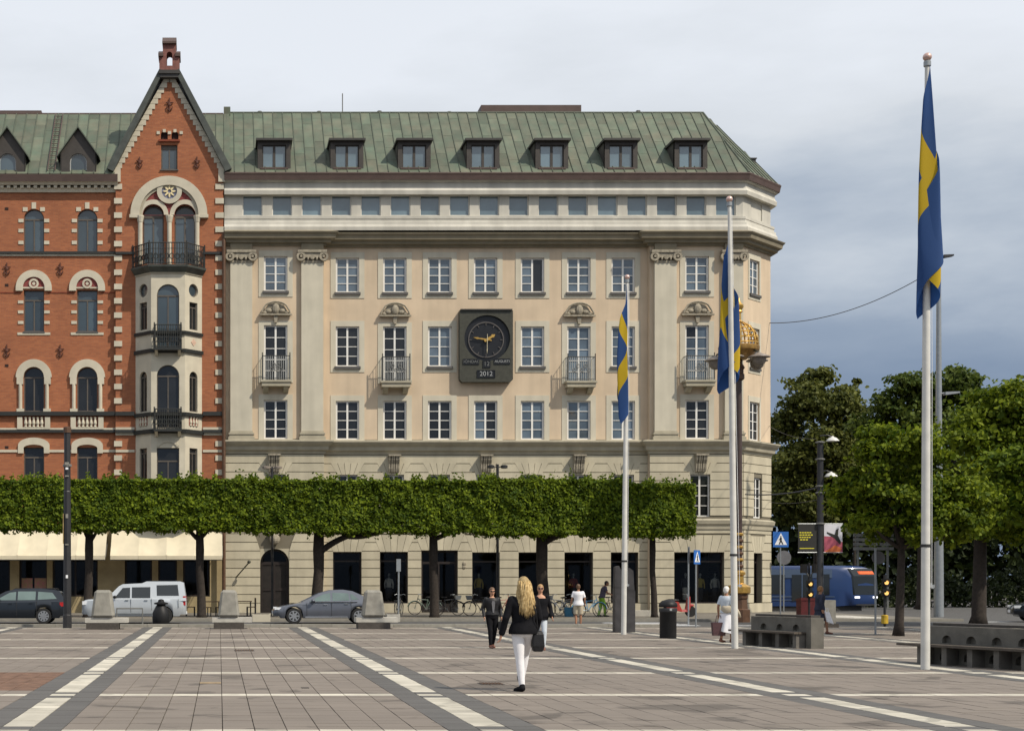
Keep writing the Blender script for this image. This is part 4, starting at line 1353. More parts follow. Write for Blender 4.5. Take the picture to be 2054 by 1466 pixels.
# kneelers and stepped stones along the rake
for s_ in (-1, 1):
    e_x = gl if s_ < 0 else gr
    m_ = MB(TG); m_.box(*sorted((ga(e_x + s_ * 5), ga(e_x - s_ * 10))), -.14, .2, gz(366), gz(336)); m_.build('kneeler', 'cream_stone', gable)
    n = 17
    for q in range(n):
        t0, t1 = q / n, (q + 1) / n
        ya, yb = 338 - (338 - 155) * t0, 338 - (338 - 155) * t1
        xa = e_x + (apx + s_ * 6 - e_x) * t0
        xb = e_x + (apx + s_ * 6 - e_x) * t1
        inner = xa - s_ * 13
        m_ = MB(TG)
        m_.prism_y([(ga(xa + s_ * 3), gz(ya)), (ga(inner), gz(ya)), (ga(inner), gz(yb) - .02), (ga(xb + s_ * 3), gz(yb) - .02)], -.045, .1)
        m_.build('step_stone', 'cream_stone', gable)
    # copper coping on the rake
    m_ = MB(TG)
    pa, pb = (ga(e_x + s_ * 4), gz(347)), (ga(apx + s_ * 12), gz(148))
    nx_, nz_ = s_ * .34, .16
    m_.hexa([(pa[0], -.35, pa[1]), (pa[0], 4.2, pa[1]), (pb[0], 4.2, pb[1]), (pb[0], -.35, pb[1]),
             (pa[0] + nx_, -.35, pa[1] + nz_), (pa[0] + nx_, 4.2, pa[1] + nz_), (pb[0] + nx_ * .6, 4.2, pb[1] + nz_), (pb[0] + nx_ * .6, -.35, pb[1] + nz_)])
    m_.build('coping', 'coping_green', gable)
# little bellcote on the apex
m_ = MB(TG); m_.box(ga(319), ga(361), -.45, .9, gz(153), gz(146)); m_.box(ga(322), ga(358), -.38, .8, gz(160), gz(153)); m_.build('bellcote_base', 'copper_dark', gable)
m_ = MB(TG)
m_.poly_holes([(ga(320), gz(146)), (ga(360), gz(146)), (ga(360), gz(118)), (ga(353), gz(118)), (ga(353), gz(92)), (ga(327), gz(92)), (ga(327), gz(118)), (ga(320), gz(118))], [arch(ga(334.5), ga(346), gz(136), gz(114), .16)], -.3, .9)
bc = m_.build('bellcote', 'brick_plum', gable)
m_ = MB(TG); m_.prism_x([(-.45, gz(93)), (.75, gz(93)), (.75, gz(89)), (.3, gz(76)), (.0, gz(76)), (-.45, gz(89))], ga(326), ga(354)); m_.build('bellcote_roof', 'copper_brown', gable)
for a, b in ((318, 328), (352, 362)):
    m_ = MB(TG); m_.prism_x([(-.42, gz(118)), (.7, gz(118)), (.7, gz(114)), (.2, gz(101)), (-.42, gz(112))], ga(a), ga(b)); m_.build('bellcote_shoulder', 'copper_brown', gable)
# attic window and twin niches
window(TG, rect(ga(323), ga(356), gz(341), gz(291)), [rect(ga(325.5), ga(338.5), gz(338), gz(300)), rect(ga(340.5), ga(353.5), gz(338), gz(300))], .12, bb, 'frame_brown', 'glass_brick', sill=(ga(321), ga(358), -.08, .1, gz(343), gz(341)))
for c in (329.5, 351):
    m_ = MB(TG); m_.prism_y(arch(ga(c - 7), ga(c + 7), gz(281), gz(271), .2), .15, .25); m_.build('niche', 'dull_black', gable)
    m_ = MB(TG); m_.box(ga(c - 3), ga(c + 3), -.05, .05, gz(266), gz(260)); m_.build('keystone', 'cream_stone', gable)
for c in (317.5, 340, 363.5):
    m_ = MB(TG); m_.box(ga(c - 3.2), ga(c + 3.2), -.05, .05, gz(270), gz(264)); m_.build('quoin_stone', 'cream_stone', gable)
m_ = MB(TG); m_.box(ga(318), ga(361), -.12, .05, gz(285), gz(281)); m_.build('niche_sill', 'brick_dark', gable)
anchor(TG, ga(340), gz(211), 1.05); anchor(TG, ga(280), gz(327), .9); anchor(TG, ga(395), gz(327), .9)
# great arch with tympanum
zc = gz(432)
m_ = MB(TG); m_.ring_y(ga(339), zc, 59 * YG / S, 77 * YG / S, -.22, .0, n=32)
for s_ in (-1, 1):
    m_.box(*sorted((ga(339 + s_ * 59), ga(339 + s_ * 79))), -.24, 0, gz(438.5), zc - .001)
great = m_.build('great_arch', 'cream_stone', bb)
m_ = MB(TG); m_.ring_y(ga(339), zc, 54 * YG / S, 59 * YG / S, -.12, .0, n=32); m_.build('inner_arch', 'cornice_pale', great)
m_ = MB(TG)
m_.poly_holes(arch(ga(285), ga(393), zc - .02, zc, 54 * YG / S, 24), [[(p, max(q, zc)) for p, q in arch(ga(c - 21), ga(c + 21), zc, zc + .01, 20 * YG / S)] for c, _ in twin], -.04, .05)
m_.build('tympanum', 'red_mosaic', great)
for c, _ in twin:
    m_ = MB(TG); m_.ring_y(ga(c), zc, 21.5 * YG / S, 30.5 * YG / S, -.11, .0, n=20); m_.build('light_arch', 'cream_stone', great)
m_ = MB(TG); m_.ring_y(ga(340), gz(385), 15.5 * YG / S, 25 * YG / S, -.18, .0, 0, 2 * math.pi, 28); m_.build('rose_ring', 'cream_stone', great)
m_ = MB(TG); m_.prism_y(circ(ga(340), gz(385), 16 * YG / S, 24), -.10, .0); m_.build('rose_disc', 'blue_mosaic', great)
m_ = MB(TG)
for q in range(8):
    an = q * math.pi / 4
    c_, s2 = math.cos(an), math.sin(an)
    u, v = ga(340), gz(385)
    m_.prism_y([(u + c_ * .10 - s2 * .05, v + s2 * .10 + c_ * .05), (u + c_ * .10 + s2 * .05, v + s2 * .10 - c_ * .05), (u + c_ * .27 + s2 * .045, v + s2 * .27 - c_ * .045), (u + c_ * .36, v + s2 * .36), (u + c_ * .27 - s2 * .045, v + s2 * .27 + c_ * .045)], -.15, -.1)
m_.build('star', 'star_cream', great)
for c in (281.5, 340, 395.5):
    m_ = MB(TG); m_.tube([(ga(c), -.10, gz(531)), (ga(c), -.10, gz(447))], .125, 10); m_.lathe([(.14, 0), (.17, .15), (.21, .30), (.21, .36)], (ga(c), -.10, gz(447)), 10); cl = m_.build('column', 'cream_stone', great)
for c, _ in twin:
    t = .06; u, hw = ga(c), 20.5 * YG / S
    window(TG, arch(u - hw, u + hw, gz(530), gz(436), 24 * YG / S), [arch(u - hw + t, u + hw - t, gz(432), gz(431.5), 18.0 * YG / S - t), rect(u - hw + t, u - .04, gz(528), gz(437)), rect(u + .04, u + hw - t, gz(528), gz(437))], .2, bb, 'frame_brown', ['glass_dark', 'glass_brick', 'glass_brick'])
# bands on the bay
for ya, yb, o, mt in ((506, 511, .14, 'iron'), (826, 834, .18, 'iron'), (862.2, 868, .18, 'iron'), (857, 862, .08, 'cream_stone'), (902, 907, .05, 'cream_stone'), (868, 873, .06, 'cream_stone')):
    for a, b in ((232, 270), (407, 449)):
        m_ = MB(TG); m_.box(ga(a), ga(b), -o, .02, gz(yb), gz(ya)); m_.build('string_course', mt, bb)
# ---------------------------------------------------------------- stone oriel: a centre face and two canted sides
OD = .95                                                 # projection
YO = YG - OD
oc0, oc1 = wx(303, YO), wx(371, YO)
o0, o1 = ga(272), ga(405)
lw = math.hypot(oc0 - o0, OD)
TOc = frame((0, YO, 0))
TOl = frame((o0, YG, 0), -math.atan2(OD, oc0 - o0))
rw = math.hypot(o1 - oc1, OD)
TOr = frame((oc1, YO, 0), math.atan2(OD, o1 - oc1))
oz = lambda py: wz(py, YO)
ctr = (oc0 + oc1) / 2; chw = 22.5 * YO / S
levels = [('arch', 690, 592, 22), ('arch', 846, 752, 22), ('seg', 965, 903, 0)]
hc = [arch(ctr - chw, ctr + chw, oz(708), oz(593), 23 * YO / S), arch(ctr - chw, ctr + chw, oz(858), oz(754), 22 * YO / S), rect(ctr - chw, ctr + chw, oz(962), oz(898))]
m_ = MB(TOc); m_.poly_holes(rect(oc0, oc1, oz(1040), oz(540)), hc, 0, .18); oriel = m_.build('oriel', 'cream_stone', bb)
def casement(T, outer, panes, y, g='glass_brick'):
    return window(T, outer, panes, y, bb, 'frame_brown', g)
t = .05
for (zb_, zs, r, g) in ((708, 593, 23, 'glass_brick'), (858, 754, 22, 'glass_dark')):
    casement(TOc, arch(ctr - chw, ctr + chw, oz(zb_), oz(zs), r * YO / S), [arch(ctr - chw + t, ctr + chw - t, oz(zs) + .04, oz(zs) + .05, r * YO / S - .1), rect(ctr - chw + t, ctr - .03, oz(zb_) + t, oz(zs) - .04), rect(ctr + .03, ctr + chw - t, oz(zb_) + t, oz(zs) - .04)], .12, g)
casement(TOc, rect(ctr - chw, ctr + chw, oz(962), oz(898)), [rect(ctr - chw + t, ctr + chw - t, oz(923), oz(900)), rect(ctr - chw + t, ctr - .03, oz(960), oz(926)), rect(ctr + .03, ctr + chw - t, oz(960), oz(926))], .12, 'glass_dark')
m_ = MB(TOc); m_.ring_y(ctr, oz(909), chw, chw + .12, -.05, 0, R(35), R(145), 10); m_.build('segmental_arch', 'cream_stone', oriel)
for T, wdt in ((TOl, lw), (TOr, rw)):
    m = wdt / 2; hw = .31
    # heights measured on the middle of the canted face
    Ym = YG - OD / 2
    vz = lambda py: wz(py, Ym)
    hs = [circ(m, vz(583), .36, 18), rect(m - hw, m + hw, vz(662), vz(607)), arch(m - hw, m + hw, vz(826), vz(757), .31), rect(m - hw, m + hw, vz(962), vz(899))]
    m_ = MB(T); m_.poly_holes(rect(0, wdt, oz(1040), oz(540)), hs, 0, .16); m_.build('oriel_side', 'cream_stone', oriel)
    casement(T, hs[0], [circ(m, vz(583), .29, 18)], .1)
    for h0, zb_, zt_ in ((hs[1], vz(662), vz(607)), (hs[3], vz(962), vz(899))):
        casement(T, h0, [rect(m - hw + t, m - .025, zb_ + t, zt_ - .3), rect(m + .025, m + hw - t, zb_ + t, zt_ - .3), rect(m - hw + t, m + hw - t, zt_ - .25, zt_ - t)], .1, 'glass_dark')
    casement(T, hs[2], [arch(m - hw + t, m + hw - t, vz(756), vz(755.5), .24), rect(m - hw + t, m - .025, vz(826) + t, vz(758)), rect(m + .025, m + hw - t, vz(826) + t, vz(758))], .1, 'glass_dark')
    for q in range(3):                                   # balusters under the side windows
        m_ = MB(T); m_.lathe([(.05, 0), (.085, .03), (.045, .08), (.085, .2), (.045, .4), (.075, .46), (.075, .5)], (m - .22 + q * .22, -.0, vz(855)), 8); m_.build('baluster', 'cream_stone', oriel)
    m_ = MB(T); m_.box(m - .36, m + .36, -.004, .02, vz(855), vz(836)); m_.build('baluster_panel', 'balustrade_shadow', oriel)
    if T is TOr:
        m_ = MB(T); m_.T = T @ Matrix.Translation((m, -.015, vz(687))) @ Matrix.Rotation(R(45), 4, 'Y'); m_.box(-.14, .14, -.01, .02, -.14, .14); m_.build('diamond_panel', 'pink_stone', oriel)
opath = [(o0, YG), (oc0, YO), (oc1, YO), (o1, YG)]
def ozz(l): return [(o, oz(y)) for o, y in l]
sweep(opath, ozz([(-.1, 670), (.10, 670), (.12, 664), (-.1, 663)]), 'oriel_band', 'iron', oriel)
sweep(opath, ozz([(-.1, 707), (.12, 707), (.14, 700), (-.1, 699)]), 'oriel_band', 'iron', oriel)
sweep(opath, ozz([(-.1, 834), (.12, 834), (.14, 827), (-.1, 826)]), 'oriel_band', 'iron', oriel)
sweep(opath, ozz([(-.1, 869), (.14, 869), (.16, 861), (-.1, 860)]), 'oriel_band', 'iron', oriel)
sweep(opath, ozz([(-.1, 546), (.10, 546), (.22, 541), (.32, 537), (.34, 533), (-.1, 532)]), 'oriel_cornice', 'coping_green', oriel)
sweep(opath, ozz([(-.1, 549), (.05, 549), (.07, 545), (-.1, 545)]), 'oriel_necking', 'cornice_pale', oriel)
m_ = MB(); m_.prism_z([(o0, YG), (oc0, YO), (oc1, YO), (o1, YG)], oz(533) - .05, oz(533)); m_.build('oriel_floor', 'coping_green', oriel)
# iron balcony on top of the oriel, and two small ones in front of it
def rail(path, z0, z1, step, name='balcony_railing', scrolls=True):
    m_ = MB()
    P3 = [Vector((p[0], p[1], 0)) for p in path]
    m_.tube([(p.x, p.y, z1) for p in P3], .03, 6); m_.tube([(p.x, p.y, z0 + .05) for p in P3], .025, 6); m_.tube([(p.x, p.y, z0 + (z1 - z0) * .72) for p in P3], .018, 6)
    for p in P3:
        m_.tube([(p.x, p.y, z0), (p.x, p.y, z1 + .12)], .035, 6)
    r_ = m_.build(name, 'iron', bb)
    for i in range(len(P3) - 1):
        a, b = P3[i], P3[i + 1]
        n = max(2, int((b - a).length / step))
        for q in range(n):
            p = a.lerp(b, (q + .5) / n)
            m_ = MB(); m_.tube([(p.x, p.y, z0), (p.x, p.y, z1)], .024, 5); m_.build('bar', 'iron', r_)
            if scrolls and q % 2 == 0:
                d = (b - a).normalized()
                m_ = MB(); rr = .11
                m_.tube([(p.x + d.x * rr * math.cos(k), p.y + d.y * rr * math.cos(k), z0 + (z1 - z0) * .36 + rr * 1.4 * math.sin(k)) for k in [j * math.pi / 5 for j in range(11)]], .026, 5); m_.build('scroll', 'iron', r_)
    return r_
ex = .30
rail([(o0 - ex * .5, YG - .05), (oc0 - ex * .3, YO - ex), (oc1 + ex * .3, YO - ex), (o1 + ex * .5, YG - .05)], oz(531), oz(489), .14)
for za, zb_ in ((654, 700), (822, 862)):
    w2 = 28 * YO / S
    m_ = MB(TOc); m_.box(ctr - w2, ctr + w2, -.62, .0, oz(zb_ + 5), oz(zb_)); m_.build('balcony_floor', 'iron', oriel)
    for s_ in (-1, 1):
        m_ = MB(TOc); m_.prism_x([(0, oz(zb_ + 5)), (-.5, oz(zb_ + 5)), (-.1, oz(zb_ + 14)), (0, oz(zb_ + 14))], ctr + s_ * .62 - .08, ctr + s_ * .62 + .08); m_.build('console', 'cream_stone', oriel)
    rail([(ctr - w2 + .04, YO), (ctr - w2 + .04, YO - .6), (ctr + w2 - .04, YO - .6), (ctr + w2 - .04, YO)], oz(zb_), oz(za) - .02, .11)

# ---------------------------------------------------------------- shop front under the awnings
openg = [(-150, -60), (-48, 20), (38, 94), (105, 196), (250, 305), (317, 355), (367, 421)]
hs = [(x(a), x(b), z(1196), z(1070)) for a, b in openg]
m_ = MB(TB); m_.grid_wall(x(PXL), XL - .02, -.05, z(1052), hs, 0.0, .4); m_.build('shop_front', 'shop_pier', bb)
for (a, b), h in zip(openg, hs):
    n = 2 if b - a > 80 else 1
    w_ = (h[1] - h[0] - .1 * (n + 1)) / n
    window(TB, rect(*h), [rect(h[0] + .1 + q * (w_ + .1), h[0] + .1 + q * (w_ + .1) + w_, h[2] + .1, h[3] - .1) for q in range(n)], .3, bb, 'shop_frame', 'glass_shop', name='shop_window')
m_ = MB(); m_.box(x(PXL), XL - .1, YF + 4, YF + 4.1, .02, z(1050)); m_.box(x(PXL), XL - .1, YF + .5, YF + 4, z(1052), z(1050)); m_.box(x(PXL), XL - .1, YF + .5, YF + 4, .02, .06); m_.build('shop_room', 'room_dark', bb)
m_ = MB(TB); m_.box(x(42), x(64), .27, .298, z(1182), z(1159)); m_.build('window_poster', 'goods_pink', bb)
m_ = MB(TB); m_.box(x(68), x(92), .27, .298, z(1182), z(1159)); m_.build('window_poster', 'goods_pink', bb)

m_ = MB(); m_.box(x(PXL), XL + .055, YF + .6, 96.5, z(1050), ZE2 - .2); m_.build('sky_block_core', 'room_dark', bb)  # added block inside the walls, stops sky showing through the joints
# ---------------------------------------------------------------- awnings
def awning(px0, px1, label, panels):
    YA = YF - 1.7
    a, b = wx(px0, YA), wx(px1, YA)
    zb_ = wz(1118, YA); zt_ = wz(1052, YF - .1)
    t = thing('awning', label, 'awning', ((a + b) / 2, YF, 0), group='cream awnings over the shop front'); t['world_parts'] = 1
    w_ = (b - a) / panels
    for q in range(panels):
        m_ = MB()
        nn, mm = 8, 8
        u0 = a + q * w_
        top, bot = [], []
        for j in range(mm + 1):
            v = j / mm
            for i in range(nn + 1):
                s_ = i / nn
                sag = -.17 * math.sin(math.pi * s_) * (.4 + .6 * v) - .12 * math.sin(math.pi * v) - .015 * math.sin(9 * s_ + q * 2.3)
                top.append((u0 + (s_ * w_), YF - .06 - 1.64 * v, zt_ + (zb_ + .12 - zt_) * v + sag))
        V = top + [(p[0], p[1], p[2] - .02) for p in top]
        F = []; K = len(top)
        for j in range(mm):
            for i in range(nn):
                o = j * (nn + 1) + i
                F += [(o, o + 1, o + nn + 2, o + nn + 1), (K + o, K + o + nn + 1, K + o + nn + 2, K + o + 1)]
        m_.add(V, F)
        m_.build('canvas_panel', 'canvas', t, smooth=True)
        m_ = MB(); m_.box(u0 + .005, u0 + w_ - .005, YA - .03, YA + .0, zb_ - .10, zb_ + .10); m_.build('valance', 'canvas', t)
    m_ = MB(); m_.tube([(a, YA + .02, zb_ - .11), (b, YA + .02, zb_ - .11)], .035, 6); m_.build('front_bar', 'iron_grey', t)
    for u in (a, b):
        m_ = MB(); m_.tube([(u, YF - .05, zt_ - .9), (u, YA + .05, zb_)], .025, 6); m_.build('arm', 'iron_grey', t)
awning(-260, 211, 'cream canvas awning at the left edge, behind the dark lamp column', 8)
awning(221, 446, 'shorter cream canvas awning next to the cream building, above the silver van', 4)


# ================================================================== trees
def leaf_mesh(name, C, size, matn, bias=None, bias_w=0.0, flat=0.0):
    """many small folded leaves; C: centres (n,3), size: (n,), bias: preferred normals"""
    n = len(C)
    nrm = rng.normal(size=(n, 3))
    nrm /= np.linalg.norm(nrm, axis=1)[:, None]
    if bias is not None:
        nrm = nrm * (1 - bias_w) + bias * bias_w
    nrm[:, 2] += flat
    nrm /= np.linalg.norm(nrm, axis=1)[:, None] + 1e-9
    t = rng.normal(size=(n, 3)); t[:, 2] -= .5
    t -= nrm * (t * nrm).sum(1)[:, None]
    t /= np.linalg.norm(t, axis=1)[:, None] + 1e-9
    b = np.cross(nrm, t)
    L = size[:, None] * .5; W = L * rng.uniform(.55, .8, size=(n, 1))
    V = np.empty((n, 6, 3))
    V[:, 0] = C - t * L
    V[:, 1] = C - t * L * .2 + b * W + nrm * L * .22
    V[:, 2] = C + t * L * .55 + b * W * .7 + nrm * L * .15
    V[:, 3] = C + t * L
    V[:, 4] = C + t * L * .55 - b * W * .7 + nrm * L * .15
    V[:, 5] = C - t * L * .2 - b * W + nrm * L * .22
    me = bpy.data.meshes.new(name)
    me.vertices.add(n * 6); me.vertices.foreach_set('co', V.reshape(-1))
    idx = (np.arange(n)[:, None] * 6 + np.array([0, 1, 2, 3, 0, 3, 4, 5])[None]).reshape(-1)
    me.loops.add(n * 8); me.loops.foreach_set('vertex_index', idx.astype(np.int32))
    me.polygons.add(n * 2)
    me.polygons.foreach_set('loop_start', (np.arange(n * 2) * 4).astype(np.int32))
    me.materials.append(M[matn]); me.update(calc_edges=True); me.validate()
    return me

HY = 71.0
def hx(px): return wx(px, HY)
def hz(py): return wz(py, HY)
def box_crown(x0, x1, z0, z1, n, seed, dy=1.25):
    r = np.random.default_rng(seed)
    ws = np.array([5.0, 2.2, 1.4, .5, .5, 1.2])             # front, top, bottom, left, right, inside
    k = r.choice(6, size=n, p=ws / ws.sum())
    P = np.empty((n, 3)); N_ = np.zeros((n, 3))
    P[:, 0] = r.uniform(x0, x1, n); P[:, 1] = r.uniform(HY - dy, HY + dy, n); P[:, 2] = r.uniform(z0, z1, n)
    # an uneven clipped skin: dents and tufts by low-frequency waves
    def vnoise(a, b, cell, s):
        g = np.random.default_rng(s).uniform(-1, 1, (64, 64))
        a, b = (a - x0) / cell + 3, (b - min(b.min(), z0)) / cell + 3
        i, j = np.floor(a).astype(int), np.floor(b).astype(int)
        fa, fb = a - i, b - j
        fa, fb = fa * fa * (3 - 2 * fa), fb * fb * (3 - 2 * fb)
        i %= 63; j %= 63
        return (g[i, j] * (1 - fa) + g[i + 1, j] * fa) * (1 - fb) + (g[i, j + 1] * (1 - fa) + g[i + 1, j + 1] * fa) * fb
    def wob(a, b, s):
        return .11 * vnoise(a, b, .9, s) + .10 * vnoise(a, b, .38, s + 50) + .06 * vnoise(a, b, .2, s + 90)
    dep = np.abs(r.normal(0, .17, n))
    f = k == 0; P[f, 1] = HY - dy + dep[f] + wob(P[f, 0], P[f, 2], seed); N_[f] = (0, -1, .55)
    f = k == 1; P[f, 2] = z1 - dep[f] * .7 + wob(P[f, 0], P[f, 1], seed + 1) * .7; N_[f] = (0, -.2, 1)
    f = k == 2; P[f, 2] = z0 + dep[f] + wob(P[f, 0], P[f, 1], seed + 2); N_[f] = (0, -.3, -.6)
    f = k == 3; P[f, 0] = x0 + dep[f]; N_[f] = (-1, 0, .4)
    f = k == 4; P[f, 0] = x1 - dep[f]; N_[f] = (1, 0, .4)
    sz = r.uniform(.07, .20, n)
    # shoots that stand out of the clipped top and hang from the bottom
    m = n // 34
    tx = r.choice(r.uniform(x0, x1, 16), m) + r.normal(0, .07, m)
    Q = np.stack([tx, HY + r.uniform(-dy, 0, m), z1 + np.abs(r.normal(0, .15, m))], 1)
    Q2 = np.stack([r.choice(r.uniform(x0, x1, 14), m) + r.normal(0, .07, m), HY + r.uniform(-dy, 0, m), z0 - np.abs(r.normal(0, .10, m))], 1)
    P = np.concatenate([P, Q, Q2]); N_ = np.concatenate([N_, r.normal(size=(2 * m, 3))]); sz = np.concatenate([sz, r.uniform(.09, .17, 2 * m)])
    return P, sz, N_

def limb(mb, a, b, r0, r1, bow=.3, n=7):
    a, b = Vector(a), Vector(b)
    mid = (a + b) / 2 + Vector((0, 0, -bow))
    pts = [(a * (1 - t) ** 2 + mid * 2 * t * (1 - t) + b * t * t) for t in [i / n for i in range(n + 1)]]
    mb.tube(pts, [r0 + (r1 - r0) * i / n for i in range(n + 1)], 8)

# (trunk px, crown left px, crown right px, top py, bottom py, fork, label)
pl = [(-60, -170, 55, 962, 1060, 'l', 'clipped lime tree cut off by the left edge of the picture'),
      (178, 55, 290, 960, 1062, 'r', 'clipped lime tree behind the dark lamp column, in front of the left awning'),
      (402, 290, 515, 959, 1062, 'l', 'clipped lime tree in front of the joint of the two buildings'),
      (638, 515, 755, 962, 1067, 'R', 'clipped lime tree with a long bent limb, behind the grey saloon car'),
      (870, 755, 980, 962, 1067, 'B', 'clipped lime tree in front of the dark shop entrance'),
      (1088, 980, 1262, 960, 1072, 'R2', 'clipped lime tree behind the blonde woman'),
      (1310, 1264, 1392, 968, 1073, 'n', 'narrow clipped lime tree at the right end of the row')]
for i, (tp, xa, xb, yt, yb, fork, lab) in enumerate(pl):
    bx = hx(tp)
    t = thing('lime_tree', lab, 'tree', (bx, HY, .1), group='row of clipped lime trees'); t['world_parts'] = 1
    mb = MB()
    lean = random.uniform(-.1, .1)
    zt_ = hz(1000)
    r0 = .22 if fork != 'n' else .15
    if tp in (638, 1088): r0 = .29
    mb.tube([(bx - lean, HY, .05), (bx - lean * .9, HY, .25), (bx - lean * .6, HY, 1.2), (bx + lean * .5, HY, 2.3), (bx + lean * .3, HY, 3.3), (bx + lean, HY, zt_)], [r0 * 1.35, r0 * 1.05, r0 * .95, r0 * .86, r0 * .95, r0 * .6], 10)
    trunk = mb.build('trunk', 'bark', t, smooth=True)
    def lm(a, b, r0_, r1_, bow):
        m_ = MB(); limb(m_, a, b, r0_, r1_, bow); m_.build('limb', 'bark', t, smooth=True)
    if fork in ('r',):
        lm((bx, HY, hz(1090)), (hx(198), HY - .1, hz(1058)), .10, .07, .1); lm((bx, HY, hz(1085)), (hx(166), HY - .1, hz(1058)), .08, .05, .05)
    if fork == 'l':
        lm((bx, HY, hz(1085)), (bx - .75, HY - .1, hz(1052)), .12, .08, .1); lm((bx, HY, hz(1080)), (bx + .6, HY, hz(1050)), .09, .06, .1)
    if fork == 'R':
        lm((bx + .05, HY, hz(1108)), (hx(697), HY - .3, hz(1075)), .16, .13, -.16); lm((hx(695), HY - .3, hz(1075)), (hx(768), HY - .2, hz(1062)), .13, .09, .32); lm((hx(697), HY - .3, hz(1076)), (hx(705), HY - .2, hz(1058)), .12, .09, 0)
    if fork == 'B':
        lm((bx, HY, hz(1082)), (hx(930), HY - .2, hz(1060)), .12, .09, -.08)
    if fork == 'R2':
        lm((bx + .1, HY, hz(1087)), (hx(1150), HY - .25, hz(1062)), .17, .12, -.12)
    n = int(9000 * (hx(xb) - hx(xa)) / 5.4)
    cf = HY - 1.15
    P, sz, N_ = box_crown(wx(xa, cf) - .06, wx(xb, cf) + .06, wz(yb - 1, cf), wz(yt + 2, cf), n * 2, 30 + i)
    link('crown', leaf_mesh('crown', P, sz, 'hedge_leaf' if i < 6 else 'hedge_leaf', N_, .55), t)
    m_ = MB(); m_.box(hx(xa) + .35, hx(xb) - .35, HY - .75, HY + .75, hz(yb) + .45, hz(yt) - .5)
    m_.build('crown_core', 'crown_core_dark', t)  # added solid dark box inside the leaves, blocks light through the crown

def park_tree(name, label, base, lobes, matn, leaf=.3, dens=150, trunk_r=.3, group='park trees on the right', top=None, inner=.35):
    base = Vector(base)
    t = thing(name, label, 'tree', base, group=group); t['world_parts'] = 1
    zt_ = top or (sum(l[2] for l in lobes) / len(lobes))
    mb = MB()
    b = base
    mb.tube([b, b + Vector((.03, 0, .4)), b + Vector((.1, 0, (zt_ - b.z) * .5)), b + Vector((-.05, 0, zt_ - b.z))], [trunk_r * 1.4, trunk_r, trunk_r * .8, trunk_r * .4], 10)
    mb.build('trunk', 'bark', t, smooth=True)
    Ps, Ns, Ss = [], [], []
    fork = b + Vector((.05, 0, (zt_ - b.z) * .55))
    for k, (lx, ly, lz, lr) in enumerate(lobes):
        if k % 2 == 0:
            m_ = MB(); limb(m_, fork, (lx, ly, lz), trunk_r * .5, trunk_r * .12, .2); m_.build('limb', 'bark', t, smooth=True)
        # clumps on each lobe
        nc = int(10 + lr * lr * 7)
        d = rng.normal(size=(nc, 3)); d[:, 2] = d[:, 2] * .8 + .12; d /= np.linalg.norm(d, axis=1)[:, None]
        cc = np.array([lx, ly, lz]) + d * lr * rng.uniform(.55, 1.05, size=(nc, 1)) * np.array([1, 1, .85])
        per = max(8, int(dens * lr * lr / nc))
        cr_ = lr * rng.uniform(.13, .26, nc)
        q = rng.normal(size=(nc, per, 3)) * cr_[:, None, None] * np.array([1.15, 1.15, .55])
        P = (cc[:, None] + q).reshape(-1, 3)
        Ps.append(P); Ns.append(np.repeat(d, per, axis=0) + np.array([0, 0, .5])); Ss.append(rng.uniform(.7, 1.3, len(P)) * leaf)
        m = int(inner * nc * per * .4)
        q = rng.normal(size=(m, 3)); q /= np.linalg.norm(q, axis=1)[:, None]
        Ps.append(np.array([lx, ly, lz]) + q * lr * rng.uniform(.1, .75, size=(m, 1))); Ns.append(q); Ss.append(rng.uniform(1.2, 2.2, m) * leaf)
    P, N_, Z = np.concatenate(Ps), np.concatenate(Ns), np.concatenate(Ss)
    ok = P[:, 2] > 2.3
    link('crown', leaf_mesh('crown', P[ok], Z[ok], matn, N_[ok], .45), t)
    return t
def lobe(px, py, Y, rpx): return (wx(px, Y), Y, wz(py, Y), rpx * Y / S)
def lobes(Y, L, jit=1.6):
    return [(a, Y + random.uniform(-jit, jit), c, r) for a, _, c, r in [lobe(p, q, Y, w_) for p, q, w_ in L]]
# near tree by the long bench
park_tree('park_tree', 'lit green tree standing behind the right stone bench, left of the tall flagpole', (wx(1802, 48.6), 48.6, 0),
          lobes(48.6, [(1752, 925, 46), (1800, 895, 55), (1850, 900, 48), (1745, 985, 50), (1800, 985, 70), (1870, 985, 60), (1755, 1035, 45), (1830, 1040, 50), (1890, 1045, 40), (1790, 1060, 36), (1860, 1062, 36), (1820, 1068, 30), (1905, 1065, 34), (1728, 955, 26), (1722, 1010, 28), (1925, 1000, 55), (1770, 870, 32), (1930, 1050, 45), (1728, 1048, 28)], 1.0), 'lime_leaf', .14, 2000, .14, top=5.2)
park_tree('park_tree', 'bright green broad tree at the right edge of the picture', (wx(1962, 60), 60, 0),
          lobes(60, [(1935, 880, 62), (2000, 830, 65), (2060, 815, 70), (2080, 900, 80), (1950, 960, 65), (2020, 960, 75), (2110, 990, 80), (1980, 1030, 55), (2060, 1045, 60), (2150, 880, 80), (1915, 1035, 40), (1965, 1055, 44), (2020, 1060, 44), (1930, 1000, 45)], 1.4), 'lime_leaf', .18, 1150, .28, top=8)
park_tree('park_tree', 'dark green tree leaning into the picture at the far right, above the long bench', (wx(2190, 52), 52, 0),
          lobes(52, [(2070, 930, 60), (2110, 1000, 75), (2180, 900, 90), (2190, 1010, 90), (2270, 950, 90), (2055, 1020, 50), (2090, 1055, 45), (2040, 960, 32)], 1.2), 'hedge_leaf', .18, 900, .25, top=6.5)
